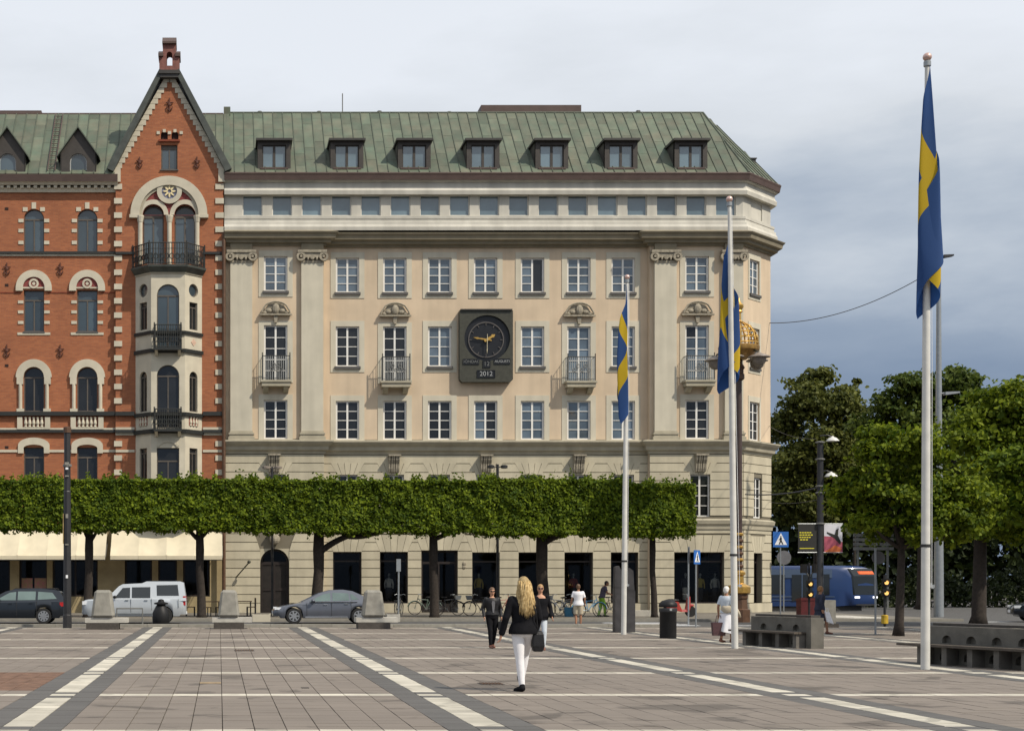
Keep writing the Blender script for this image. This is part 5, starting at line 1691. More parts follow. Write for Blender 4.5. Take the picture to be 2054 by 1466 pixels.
# tall trees behind
park_tree('tall_tree', 'tall dark tree right beside the corner of the cream building', (wx(1640, 112), 112, 0),
          lobes(112, [(1640, 770, 42), (1612, 815, 48), (1665, 830, 50), (1690, 790, 26), (1580, 855, 42), (1630, 890, 60), (1700, 890, 52), (1590, 940, 55), (1660, 960, 60), (1730, 930, 50), (1570, 1010, 50), (1640, 1030, 55), (1712, 1020, 50)]), 'olive_leaf', .31, 480, .4, top=12)
park_tree('tall_tree', 'thin twiggy tree top between the two tall dark trees', (wx(1712, 116), 116, 0),
          lobes(116, [(1712, 778, 10), (1722, 765, 7), (1716, 800, 13), (1706, 815, 12), (1725, 835, 20), (1705, 855, 24)], .5), 'olive_leaf', .36, 200, .12, top=15, inner=.05)
park_tree('tall_tree', 'tall dark tree with its top just behind the tall right flagpole', (wx(1850, 98), 98, 0),
          lobes(98, [(1815, 775, 34), (1790, 810, 36), (1845, 790, 40), (1915, 765, 42), (1955, 770, 36), (1985, 790, 24), (1900, 810, 50), (1770, 850, 42), (1830, 860, 55), (1900, 870, 55), (1960, 830, 45), (1780, 920, 50), (1850, 950, 60), (1920, 960, 55), (1800, 1010, 55), (1880, 1040, 55)]), 'park_leaf', .29, 480, .4, top=12)
park_tree('tall_tree', 'far dark tree at the right edge, behind the bright broad tree', (wx(2090, 104), 104, 0),
          lobes(104, [(2040, 800, 45), (2100, 770, 55), (2150, 810, 60), (2060, 880, 60), (2130, 900, 70), (2010, 930, 55), (2080, 1000, 65), (2160, 1000, 60)]), 'park_leaf', .34, 280, .4, top=12)
# the wood behind everything: no trunks to tell apart, one dark mass
n = 26000
q = rng.uniform(size=(n, 3))
X_ = 40 + q[:, 0] * 62; Y_ = 132 + q[:, 1] * 10
top_ = 12.5 + 2.2 * np.sin(X_ * .55) + 1.3 * np.sin(X_ * 1.3 + 1)
Z_ = .2 + (q[:, 2] ** .9) * top_
me = leaf_mesh('far_wood', np.stack([X_, Y_, Z_], 1), rng.uniform(.5, 1.0, n), 'wood_leaf', np.tile(np.array([[0, -1., .4]]), (n, 1)), .4)
struct(tag(link('far_wood', me), 'dark mass of trees closing the view on the right', 'wood'), 'stuff')
n = 9000                                                   # low shrubs along the park edge
q = rng.uniform(size=(n, 3)); X_ = 39 + q[:, 0] * 50; Y_ = 106 + q[:, 1] * 3
Z_ = q[:, 2] ** 1.0 * (2.3 + .7 * np.sin(X_ * .9))
me = leaf_mesh('park_shrubs', np.stack([X_, Y_, Z_], 1), rng.uniform(.18, .4, n), 'wood_leaf', np.tile(np.array([[0, -1., .5]]), (n, 1)), .4)
struct(tag(link('park_shrubs', me), 'dark shrubs along the park edge behind the tram', 'shrubs'), 'stuff')


# ================================================================== flagpoles and flags
def flag_mat():
    m = bpy.data.materials.new('flag_cloth'); m.use_nodes = True
    N, L = m.node_tree.nodes, m.node_tree.links
    b = N['Principled BSDF']; b.inputs['Roughness'].default_value = .75
    uv = N.new('ShaderNodeUVMap'); sp = N.new('ShaderNodeSeparateXYZ'); L.new(uv.outputs[0], sp.inputs[0])
    def band_(sock, c, w):
        a = N.new('ShaderNodeMath'); a.operation = 'SUBTRACT'; L.new(sock, a.inputs[0]); a.inputs[1].default_value = c
        q = N.new('ShaderNodeMath'); q.operation = 'ABSOLUTE'; L.new(a.outputs[0], q.inputs[0])
        k = N.new('ShaderNodeMath'); k.operation = 'LESS_THAN'; L.new(q.outputs[0], k.inputs[0]); k.inputs[1].default_value = w
        return k.outputs[0]
    mx = N.new('ShaderNodeMath'); mx.operation = 'MAXIMUM'
    L.new(band_(sp.outputs['X'], .375, .0625), mx.inputs[0]); L.new(band_(sp.outputs['Y'], .5, .1), mx.inputs[1])
    mc = N.new('ShaderNodeMix'); mc.data_type = 'RGBA'
    mc.inputs['A'].default_value = (.020, .075, .24, 1); mc.inputs['B'].default_value = (.62, .42, .010, 1)
    L.new(mx.outputs[0], mc.inputs['Factor']); L.new(mc.outputs['Result'], b.inputs['Base Color'])
    tr = N.new('ShaderNodeBsdfTranslucent'); L.new(mc.outputs['Result'], tr.inputs['Color'])
    ms = N.new('ShaderNodeMixShader'); ms.inputs[0].default_value = .3
    L.new(b.outputs[0], ms.inputs[1]); L.new(tr.outputs[0], ms.inputs[2]); L.new(ms.outputs[0], N['Material Output'].inputs['Surface'])
    MATS['flag_cloth'] = m
flag_mat()

def flag(label, pole, ztop, hoist, total, width, pleats, phase, off, turn):
    """limp flag: every thread leaves the hoist and drops; the cloth hangs in pleats beside the pole"""
    nu, nv = 90, 36
    mb = MB(); V = []; UV = []
    for j in range(nv + 1):
        v = j / nv                                          # 0 top of the hoist, 1 bottom
        for i in range(nu + 1):
            u = i / nu
            zz_ = ztop - v * hoist * (1 - .45 * u) - u * (total - hoist * .55) * (1 - .12 * math.sin(math.pi * u) * (1 - v))
            env = width * min(1, .10 + 1.25 * u ** .75) * (1 - .25 * u * u) * (.75 + .25 * v)
            ph = phase + pleats * math.pi * (u * 1.25 - v * .95) + .5 * math.sin(3.1 * v + 2.2 * u + phase)
            a = env * (.55 * math.sin(ph) + off * min(1, u * 2.2) + .10 * math.sin(ph * 2.3 + v * 4))
            d = env * (.45 * math.cos(ph * 1.0 + .6) + .12 * math.cos(ph * 1.9))
            c_, s_ = math.cos(turn), math.sin(turn)
            V.append((a * c_ - d * s_, a * s_ + d * c_, zz_)); UV.append((u, 1 - v))
    F = [(j * (nu + 1) + i, j * (nu + 1) + i + 1, (j + 1) * (nu + 1) + i + 1, (j + 1) * (nu + 1) + i) for j in range(nv) for i in range(nu)]
    mb.add(V, F)
    me = mb.mesh('flag', 'flag_cloth', True)
    ul = me.uv_layers.new(name='UVMap')
    for l in me.loops:
        ul.data[l.index].uv = UV[l.vertex_index]
    o = link('flag', me, None, (pole[0], pole[1], 0))
    tag(o, label, 'flag', 'blue and yellow flags hanging limp')
    return o
def flagpole(label, base, top, r0=.085, r1=.045):
    t = thing('flagpole', label, 'flagpole', (*base, 0), group='tall white flagpoles')
    bx, by = base; dx = top[0] - bx; h = top[1]
    mb = MB(); mb.lathe([(r0 * 1.02, 0), (r0, 1.5), (r0 * .95, 4), (r0 * .8, 8), (r1, h - .12)], n=20)
    mb.v = [Vector((p.x + dx * p.z / h, p.y, p.z)) for p in mb.v]
    mb.build('pole', 'white_metal', t, smooth=True, angle=50)
    mb = MB(); mb.ell((dx, 0, h), (.085, .085, .085), 14, 10); mb.build('finial', 'finial_pink', t, smooth=True)
    mb = MB(); mb.lathe([(.05, h - .2), (.07, h - .18), (.07, h - .09), (.05, h - .07)], (dx, 0, 0), 12); mb.build('collar', 'steel', t, smooth=True, angle=40)
    z1 = 2.45
    mb = MB(); mb.lathe([(r0 + .004, z1 - .03), (r0 + .014, z1 - .02), (r0 + .014, z1 + .02), (r0 + .004, z1 + .03)], (dx * z1 / h, 0, 0), 16); mb.build('strap', 'rubber', t)
    mb = MB(); mb.box(r0 * .8, r0 + .09, -.03, .03, 1.62, 1.68); mb.tube([(r0 + .05, -.05, 1.60), (r0 + .05, .05, 1.70)], .012, 5); mb.build('cleat', 'steel', t)
    mb = MB(); mb.tube([(r0 + .03, -.03, 1.6), (r0 * .95 + .02 + dx * .5, -.03, h * .5), (r1 + .02 + dx, 0, h - .25)], .006, 4); mb.build('halyard', 'sign_white', t)
    return t
for px0, py0, px1, py1, lab in ((1251, 1272, 1258, 556, 'white flagpole beside the dark double slab, nearest the clock'),
                                (1474, 1300, 1463, 400, 'white flagpole in front of the ornate gilded lamp'),
                                (1856, 1342, 1860, 115, 'tallest nearest white flagpole standing before the right stone bench')):
    d = gd(py0); bx = wx(px0, d)
    flagpole(lab, (bx, d), (wx(px1, d), wz(py1, d)))
d = gd(1272); flag('limp blue and yellow flag on the pole nearest the clock', (wx(1255, d), d - .05), wz(572, d), 2.4, (852 - 572) * d / S, .36, 2.1, 1.2, -.55, .15)
d = gd(1300); flag('limp blue and yellow flag on the pole before the gilded lamp', (wx(1465, d), d + .12), wz(480, d), 2.4, (778 - 470) * d / S, .56, 1.9, 4.0, -.08, .2)
d = gd(1342); flag('largest limp blue and yellow flag, high against the sky on the right', (wx(1859, d), d - .11), wz(128, d), 2.5, (640 - 128) * d / S, .44, 2.4, 3.1, -.12, .12)

# ================================================================== dark lamp column on the left
d = 57.0
t = thing('lamp_column', 'dark thick lamp column with stickers standing at the left', 'lamp post', (wx(135, d), d, 0))
mb = MB(); mb.lathe([(.17, 0), (.17, .5), (.155, .52), (.14, 3.5), (.135, 5.2), (.125, 5.22), (.125, wz(868, d))], n=8); mb.build('shaft', 'black_metal', t)
mb = MB(); mb.lathe([(.15, wz(868, d)), (.15, wz(857, d)), (.10, wz(856, d))], n=12); mb.build('cap', 'bronze_brown', t)
for q, (py, w_, h_, c_) in enumerate(((930, .16, .10, 'concrete'), (940, .10, .08, 'sign_white'), (955, .14, .05, 'concrete'), (1035, .09, .16, 'concrete'), (1092, .12, .05, 'concrete'), (1156, .08, .12, 'sign_white'))):
    mb = MB(); mb.box(-w_ / 2, w_ / 2, -.166, -.13, wz(py, d) - h_ / 2, wz(py, d) + h_ / 2); mb.build('sticker', c_, t)
mb = MB(); mb.box(-.16, -.13, -.10, .05, wz(1090, d), wz(1030, d)); mb.build('side_plate', 'sticker_gold', t)
mb = MB(); mb.lathe([(.16, 0), (.17, .02), (.17, .07), (.16, .09)], (0, 0, wz(936, d)), 8); mb.build('clamp', 'iron_grey', t)

# ================================================================== tapered stone blocks on the plaza edge
proto = None
blk = [(205, 1262, 1.0, 'tapered stone block on a dark plinth, in front of the silver van'), (458, 1261, .95, 'tapered stone block on a dark plinth, left of the arched door'), (750, 1261, 1.0, 'tapered stone block on a dark plinth, at the tail of the grey saloon')]
for px, py, sc, lab in blk:
    d = gd(py)
    t = thing('stone_block', lab, 'stone block', (wx(px, d) + (.02 if px > 300 else 0), d + .45, 0), group='tapered stone blocks along the kerb')
    t.scale = (sc, sc, 1)
    mb = MB(); mb.box(-.60, .60, -.45, .45, 0, .24); mb.build('plinth', 'granite_dark', t)
    mb = MB(); mb.box(-.66, .92, -.20, .72, .245, .42); mb.build('slab', 'concrete_pale', t)
    mb = MB()
    a, b = .44, .31
    mb.hexa([(-a, -.30, .43), (a, -.30, .43), (a, .45, .43), (-a, .45, .43), (-b, -.18, 1.46), (b, -.18, 1.46), (b, .32, 1.46), (-b, .32, 1.46)])
    # chamfered vertical edges
    o = mb.build('tapered_block', 'concrete', t)
    bv = o.modifiers.new('bevel', 'BEVEL'); bv.width = .09; bv.segments = 1

# ================================================================== black bell-shaped bollard bin and hoop rail on the left
d = 59.8
t = thing('bell_bin', 'black bell shaped litter bin in front of the silver van', 'litter bin', (wx(323, d), d, 0))
mb = MB(); mb.lathe([(.30, 0), (.34, .05), (.35, .35), (.33, .55), (.22, .78), (.16, .86)], n=20); mb.build('body', 'black_plastic', t, smooth=True, angle=40)
mb = MB(); mb.lathe([(.15, .86), (.28, .88), (.28, .93), (.13, .97), (.11, 1.05), (.04, 1.08)], n=20); mb.build('lid', 'black_plastic', t, smooth=True, angle=40)
t = thing('bicycle_rail', 'thin dark hoop rail beside the black bell shaped bin', 'rail', (wx(262, 59.2), 59.2, 0))
mb = MB(); mb.tube([(-.55, 0, 0), (-.55, 0, .72), (.47, 0, .72), (.47, 0, 0)], .035, 6); mb.build('hoop', 'iron_grey', t)

# ================================================================== litter bin, dark double slab
d = gd(1280) + .28
t = thing('litter_bin', 'tall round black litter bin with a domed lid on the plaza', 'litter bin', (wx(1340, d), d, 0))
mb = MB(); mb.lathe([(.25, 0), (.255, .03), (.255, .80), (.27, .82)], n=24); mb.build('body', 'black_plastic', t, smooth=True, angle=40)
mb = MB(); mb.lathe([(.27, .82), (.275, .86), (.275, .92), (.265, .94)], n=24); mb.build('rim', 'black_metal', t, smooth=True, angle=40)
mb = MB(); mb.lathe([(.268, .96), (.285, .99), (.27, 1.08), (.19, 1.16), (.08, 1.195), (.02, 1.20)], n=24); mb.build('lid', 'black_plastic', t, smooth=True, angle=40)
mb = MB(); mb.box(-.03, .04, -.279, -.262, .86, .93); mb.build('badge', 'print_white', t)
d = gd(1268) + .2
t = thing('double_slab', 'dark bronze double slab pillar behind the middle flagpole', 'pillar', (wx(1252, d), d, 0))
mb = MB(); mb.box(-.36, -.03, -.18, .18, 0, 1.55); mb.build('slab', 'slab_bronze', t)
mb = MB(); mb.box(.05, .36, -.10, .22, 0, 1.45); mb.build('slab', 'slab_bronze', t)
mb = MB(); mb.prism_y([(-.36, 1.56), (-.05, 1.56), (-.10, 2.10), (-.22, 2.32), (-.34, 2.28)], -.14, .12); mb.build('wing', 'slab_bronze', t)
mb = MB(); mb.prism_y([(.08, 1.46), (.34, 1.46), (.30, 2.15), (.16, 2.25), (.10, 2.05)], -.08, .16); mb.build('wing', 'slab_bronze', t)

# ================================================================== stone benches on the right
def bench(label, px0, px1, py0, py1, h, n_arch, thick=.42):
    """heavy concrete bench: a back wall with arched hollows and a timber seat in front; front edge from (px0,py0) to (px1,py1)"""
    d0, d1 = gd(py0), gd(py1)
    a, b = Vector((wx(px0, d0), d0, 0)), Vector((wx(px1, d1), d1, 0))
    L_ = (b - a).length
    t = thing('stone_bench', label, 'bench', a, math.atan2(b.y - a.y, b.x - a.x), group='concrete benches with timber seats')
    aw_ = .13
    hs = []
    for q in range(n_arch):
        c = L_ * (q + .8) / (n_arch + .5)
        hs.append(arch(c - aw_, c + aw_, h * .56, h * .62, .12, 8))
    for q in range(n_arch):
        c = L_ * (q + .8) / (n_arch + .5)
        hs.append(arch(c - aw_ * 1.5, c + aw_ * 1.5, .08, .16, .12, 8))
    mb = MB(); mb.poly_holes(rect(0, L_, 0, h), hs, .32, .10); mb.box(0, L_, .425, .62, 0, h - .004); mb.build('back_wall', 'concrete_bench', t)
    mb = MB(); mb.box(L_ + .002, L_ + .20, .26, .66, 0, h + .003); mb.build('end_block', 'concrete_bench', t)
    mb = MB(); mb.box(-.05, L_ - .1, .50, .80, h + .005, h + .06); mb.build('coping', 'granite_dark', t)
    for q in range(3):
        mb = MB(); mb.box(-.45, L_ - .01, -.10 + q * .14, .03 + q * .14, h * .47, h * .47 + .05); mb.build('seat_plank', 'bench_wood', t)
    for q in range(n_arch + 1):
        c = .05 + (L_ - .25) * q / n_arch
        mb = MB(); mb.box(c, c + .14, .0, .31, 0, h * .46); mb.build('support', 'concrete_dark', t)
    return t
bench('shorter stone bench with timber seat beside the woman in the white skirt', 1487, 1600, 1293, 1300, .80, 3)
bench('long stone bench with timber seat at the right edge, behind the tall flagpole', 1836, 2065, 1330, 1346, .80, 4)
#bench('low stone bench farther back, half hidden by the shorter bench', 1518, 1606, 1272, 1275, .88, 3)

# ================================================================== signs
def crossing_sign(label, px, pyt, pyb, pw, base_py, turn=0.0, wpx=None):
    d = gd(base_py); bx = wx(px, d)
    t = thing('crossing_sign', label, 'traffic sign', (bx, d, 0), turn, 'blue pedestrian crossing signs')
    z1, z0 = wz(pyt, d), wz(pyb, d); s_ = (z1 - z0) / 2; c = (z1 + z0) / 2
    mb = MB(); mb.tube([(0, .04, 0), (0, .04, z1 - .1)], .032, 8); mb.build('post', 'steel', t)
    mb = MB(); mb.box(-s_, s_, -.012, .01, c - s_, c + s_); p = mb.build('plate', 'sign_blue', t)
    mb = MB(); mb.prism_y([(-s_ * .80, c - s_ * .70), (s_ * .80, c - s_ * .70), (0, c + s_ * .82)], -.02, -.013); mb.build('triangle', 'sign_white', p)
    mb = MB(); k = s_ * .5
    mb.prism_y(circ(.0, c + k * .72, k * .18, 8), -.027, -.021)
    mb.prism_y([(-k * .22, c - k * .3), (k * .2, c - k * .3), (k * .24, c + k * .45), (-k * .18, c + k * .48)], -.027, -.021)
    mb.prism_y([(-k * .55, c - k * 1.25), (-k * .25, c - k * 1.25), (k * .12, c - k * .3), (-k * .2, c - k * .3)], -.0275, -.0215)
    mb.prism_y([(k * .35, c - k * 1.25), (k * .65, c - k * 1.25), (k * .2, c - k * .3), (-k * .08, c - k * .3)], -.028, -.022)
    mb.prism_y([(-k * .2, c + k * .4), (-k * .55, c - k * .15), (-k * .42, c - k * .22), (-k * .02, c + k * .3)], -.0285, -.0225)
    mb.build('walking_figure', 'black_plastic', p)
    return t
crossing_sign('blue pedestrian crossing sign right of the building corner', 1566, 1066, 1097, 30, 1246)
crossing_sign('blue pedestrian crossing sign before the wide shop window', 1398, 1103, 1131, 15, 1258, R(48))
d = gd(1254); t = thing('round_sign', 'dark round traffic sign seen nearly edge on, before the wide shop window', 'traffic sign', (wx(1383.5, d), d, 0), R(72))
mb = MB(); mb.tube([(0, .05, 0), (0, .05, wz(1096, d))], .032, 8); mb.build('post', 'steel', t)
c = wz(1112, d); mb = MB(); mb.prism_y(circ(0, c, .33, 20), -.01, .012); mb.build('disc', 'sign_grey', t)
d = gd(1272); t = thing('sign_post', 'thin steel post with the back of a round sign, right of the tram', 'sign post', (wx(1756, d), d, 0))
mb = MB(); mb.tube([(0, 0, 0), (0, 0, wz(1078, d))], .035, 8); mb.build('post', 'steel', t)
c = wz(1118, d); mb = MB(); mb.prism_y(circ(.12, c, .22, 20), .045, .06); mb.build('disc', 'sign_grey', t)
d = 84; t = thing('sign_post', 'back of a round sign behind the crossing sign at the corner', 'sign post', (wx(1572, d), d, 0))
mb = MB(); mb.tube([(0, 0, 0), (0, 0, wz(1105, d))], .035, 8); mb.build('post', 'steel', t)
mb = MB(); mb.prism_y(circ(0, wz(1118, d), .40, 20), -.06, -.04); mb.build('disc', 'sign_grey', t)
d = 100; t = thing('direction_board', 'slatted grey board under the trees above the tram front', 'board', (wx(1750, d), d, 0))
for q in range(4):
    mb = MB(); mb.box(wx(1712, d) - wx(1750, d), wx(1792, d) - wx(1750, d), -.05, .05, wz(1103 - q * 9, d), wz(1097 - q * 9, d)); mb.build('slat', 'board_grey', t)
for u in (1722, 1782):
    mb = MB(); mb.box(wx(u, d) - wx(1750, d) - .06, wx(u, d) - wx(1750, d) + .06, .06, .16, 0, wz(1068, d)); mb.build('post', 'board_grey', t)

# ================================================================== black mast with lamps and posters
d = 62.0
t = thing('street_mast', 'tall black mast with two white dish lamps right of the corner', 'lamp post', (wx(1645, d), d, 0))
mb = MB(); mb.lathe([(.16, 0), (.16, 1.2), (.135, 1.25), (.125, 5), (.12, wz(890, d))], n=12); mb.build('shaft', 'black_metal', t, smooth=True, angle=40)
for py in (887, 921, 975, 988, 1050):
    mb = MB(); mb.lathe([(.12, 0), (.19, .02), (.19, .06), (.12, .08)], (0, 0, wz(py, d) - .04), 12); mb.build('collar', 'iron_grey', t)
for px, py in ((1667, 880), (1664, 951)):
    u = wx(px, d) - wx(1645, d); v = wz(py, d)
    mb = MB(); mb.tube([(0, 0, v + .12), (u * .6, -.1, v + .14), (u, -.15, v + .06)], .03, 6); a_ = mb.build('lamp_arm', 'black_metal', t)
    mb = MB(); mb.lathe([(.03, .10), (.06, .06), (.16, .02), (.25, -.08), (.26, -.11), (.20, -.11)], (u, -.15, v), 18); mb.build('lamp_shade', 'white_metal', t, smooth=True, angle=50)
# posters hung from the mast
def poster(px0, px1, py0, py1, label, kind):
    a, b, c, e_ = wx(px0, d), wx(px1, d), wz(py1, d), wz(py0, d)
    o = thing('hanging_poster', label, 'poster', ((a + b) / 2, d - .02, (c + e_) / 2))
    w_, h_ = (b - a) / 2, (e_ - c) / 2
    mb = MB(); mb.box(-w_, w_, -.01, .01, -h_, h_); mb.build('sheet', 'poster_black' if kind else 'poster_white', o)
    for s_ in (-1, 1):
        mb = MB(); mb.tube([(-w_ - .02, 0, s_ * (h_ + .015)), (w_ + .02, 0, s_ * (h_ + .015))], .02, 6); mb.build('rod', 'steel', o)
    if kind:
        for q, (k0, k1) in enumerate(((-.86, .45), (-.86, .62), (-.86, .38), (-.8, .1))):
            n = 5 - (q == 3) * 2
            for j in range(n):
                x0 = k0 + (k1 - k0) * j / n
                mb = MB(); mb.box(x0 * w_, (x0 + (k1 - k0) / n * .78) * w_, -.014, -.011, h_ * (.36 - .17 * q), h_ * (.44 - .17 * q)); mb.build('print', 'poster_yellow', o)
        mb = MB(); mb.box(-.84 * w_, .7 * w_, -.014, -.011, -h_ * .76, -h_ * .70); mb.build('print', 'poster_yellow', o)
    else:
        mb = MB(); mb.prism_y([(-w_, -h_), (w_, -h_), (w_, -h_ * .3), (w_ * .2, h_ * .1), (-w_, h_ * .15)], -.014, -.011); mb.build('print', 'poster_red', o)
        mb = MB(); mb.prism_y([(-w_, -h_), (w_ * .7, -h_), (w_ * .95, -h_ * .72), (w_ * .2, -h_ * .5)], -.018, -.015); mb.build('print', 'poster_orange', o)
        mb = MB(); mb.prism_y([(w_ * .1, h_ * .0), (w_ * .75, -h_ * .45), (w_ * .85, -h_ * .3), (w_ * .5, h_ * .2), (w_ * .6, h_ * .7), (w_ * .3, h_ * .6), (w_ * .15, h_ * .25), (-w_ * .7, h_ * .45), (-w_ * .7, h_ * .35)], -.022, -.019); mb.build('print', 'poster_black', o)
poster(1600.5, 1638, 1051, 1107, 'black hanging poster with yellow lines left of the black mast', True)
poster(1652.5, 1689, 1051, 1107, 'red and white hanging poster right of the black mast', False)

# ================================================================== traffic signals
def signal(px, base_py, top_py, label, amber, head=True):
    d = gd(base_py); t = thing('traffic_signal', label, 'traffic light', (wx(px, d), d, 0))
    mb = MB(); mb.tube([(0, .06, 0), (0, .06, wz(top_py, d))], .05, 8); mb.build('post', 'black_metal', t)
    for q, py in enumerate(amber):
        v = wz(py, d)
        mb = MB(); mb.box(-.14, .14, -.10, .02, v - .16, v + .16); b_ = mb.build('lamp_box', 'black_plastic', t)
        mb = MB(); mb.ell((0, -.11, v), (.085, .03, .085), 12, 8); mb.build('lens', 'amber', b_)
        mb = MB(); mb.ring_y(0, v, .09, .11, -.24, -.10, R(10), R(170), 10); mb.build('visor', 'black_plastic', b_)
    if head:
        for s_ in (-1, 1):
            v = wz(1140, d)
            mb = MB(); mb.box(s_ * .26 - .13, s_ * .26 + .13, -.12, .1, v - .2, v + .2); mb.build('signal_head', 'black_plastic', t)
            mb = MB(); mb.tube([(s_ * .2, 0, v - .1), (0, .05, v - .38)], .03, 6); mb.build('bracket', 'iron_grey', t)
    else:
        mb = MB(); mb.lathe([(.07, .10), (.13, .12), (.13, .44), (.07, .46)], (0, .06, 0), 12); mb.build('amber_collar', 'amber_paint', t)
    return t
signal(1624, 1246, 1128, 'traffic signal with two lit amber lamps before the tram side', (1171, 1192))
signal(1776, 1256, 1152, 'slim traffic signal with two lit amber lamps right of the tram', (1168, 1189), False)

# grey roadside lamp behind the tall flagpole
d = 76.0
t = thing('street_lamp', 'grey street lamp half hidden behind the tallest flagpole', 'lamp post', (wx(1883, d), d, 0))
mb = MB(); mb.lathe([(.24, 0), (.22, 3), (.15, 10), (.10, wz(512, d))], n=12); mb.build('shaft', 'steel', t, smooth=True, angle=40)
for px, py, l_ in ((1898, 516, .55), (1900, 790, .8)):
    v = wz(py, d)
    mb = MB(); mb.tube([(0, 0, v), (l_ * .4, -.1, v + .03)], .05, 6); mb.prism_y([(l_ * .3, v - .08), (l_ * 1.2, v + .02), (l_ * 1.2, v + .10), (l_ * .3, v + .08)], -.25, .05); mb.build('lantern', 'steel' if py > 600 else 'black_metal', t)

# ================================================================== gilded lamp mast
d = 66.0
bx = wx(1482, d)
t = thing('gilded_lamp', 'ornate brown and gold lamp mast with hanging bell lamps before the corner', 'lamp post', (bx, d, 0))
v = lambda py: wz(py, d)
mb = MB(); mb.lathe([(.50, 0), (.50, .55), (.40, .60), (.36, 1.0), (.40, 1.05), (.40, 1.25)], n=8); mb.build('pedestal', 'bronze_brown', t)
mb = MB(); mb.lathe([(.44, 1.25), (.50, 1.30), (.50, 1.55), (.40, 1.62), (.22, 1.72), (.20, 2.05), (.28, 2.1), (.28, 2.2), (.18, 2.28)], n=12); mb.build('gilded_collar', 'gold', t)
mb = MB(); mb.lathe([(.16, 2.2), (.145, 2.6), (.13, v(760))], n=12); mb.build('shaft', 'shaft_brown', t, smooth=True, angle=40)
for q in range(6):
    mb = MB(); mb.lathe([(.17, 0), (.20, .03), (.20, .10), (.17, .13)], (0, 0, 2.4 + q * .28), 12); mb.build('ring', 'gold' if q % 2 else 'bronze_brown', t)
mb = MB(); mb.lathe([(.17, v(763)), (.24, v(760)), (.24, v(752)), (.20, v(749)), (.20, v(742)), (.26, v(738)), (.16, v(730)), (.16, v(705))], n=12); mb.build('capital', 'bronze_brown', t)
mb = MB(); mb.lathe([(.30, v(722)), (.68, v(709)), (.86, v(704)), (.88, v(700)), (.88, v(696)), (.80, v(694))], n=28); mb.build('gallery', 'gold_dark', t, smooth=True, angle=40)
for q in range(14):                                        # open crown of gilded straps over the gallery
    an = 2 * math.pi * q / 14
    c_, s_ = math.cos(an), math.sin(an)
    pts = [(c_ * .80, s_ * .80, v(696)), (c_ * .79, s_ * .79, v(684)), (c_ * .70, s_ * .70, v(668)), (c_ * .48, s_ * .48, v(655)), (c_ * .22, s_ * .22, v(648))]
    mb = MB(); mb.tube(pts, .032, 5); mb.build('crown_strap', 'gold', t)
for py, r_ in ((690, .80), (680, .775), (669, .70), (660, .57)):
    mb = MB(); mb.tube([(r_ * math.cos(2 * math.pi * q / 24), r_ * math.sin(2 * math.pi * q / 24), v(py)) for q in range(25)], .03, 5); mb.build('crown_ring', 'gold', t)
for q in range(14):
    an = 2 * math.pi * (q + .5) / 14
    mb = MB(); mb.ell((math.cos(an) * .77, math.sin(an) * .77, v(678)), (.05, .05, .09), 8, 6); mb.build('crown_leaf', 'gold', t)
mb = MB(); mb.lathe([(.12, v(700)), (.12, v(648)), (.20, v(646)), (.10, v(642)), (.10, v(628)), (.17, v(626)), (.12, v(622)), (.20, v(617)), (.20, v(612)), (.08, v(606)), (.03, v(598))], n=12); mb.build('spire', 'gold', t, smooth=True, angle=40)
for q in range(5):
    an = math.pi * 2 * q / 5 + .35
    lx, ly = .88 * math.cos(an), .88 * math.sin(an)
    mb = MB(); mb.tube([(lx * .8, ly * .8, v(706)), (lx * 1.05, ly * 1.05, v(710)), (lx * 1.1, ly * 1.1, v(716))], .045, 6); mb.build('lamp_arm', 'bronze', t)
    mb = MB(); mb.lathe([(.06, v(712)), (.16, v(715)), (.46, v(720)), (.48, v(722)), (.30, v(724)), (.27, v(733)), (.15, v(738)), (.04, v(740))], (lx * 1.12, ly * 1.12, 0), 14); mb.build('bell_lamp', 'lamp_taupe', t, smooth=True, angle=40)

# ================================================================== overhead wires
def wire(label, a, b, sag, r=.02):
    n = 24; a, b = Vector(a), Vector(b)
    mb = MB(); mb.tube([a.lerp(b, i / n) - Vector((0, 0, sag * 4 * (i / n) * (1 - i / n))) for i in range(n + 1)], r, 5)
    o = mb.build('overhead_wire', 'wire_grey'); tag(o, label, 'wire')
wire('thin wire sagging from the building corner across the sky to the grey lamp', (31.0, 84.3, wz(648, 84.3)), (wx(1872, 76), 76, wz(542, 76)), .7, .022)
wire('dark wire from the gilded lamp to the black mast', (wx(1490, 66), 65.7, wz(992, 66)), (wx(1640, 62), 62, wz(978, 62)), .12, .028)
wire('thin wire just under the dark wire, ending at the black mast', (wx(1548, 84), 84.5, wz(1005, 84)), (wx(1640, 62), 62.1, wz(1002, 62)), .12, .012)
wire('faint wire from the building cornice down to the top of the black mast', (31.05, 84.5, wz(852, 84)), (wx(1640, 62), 62.05, wz(880, 62)), .2, .012)

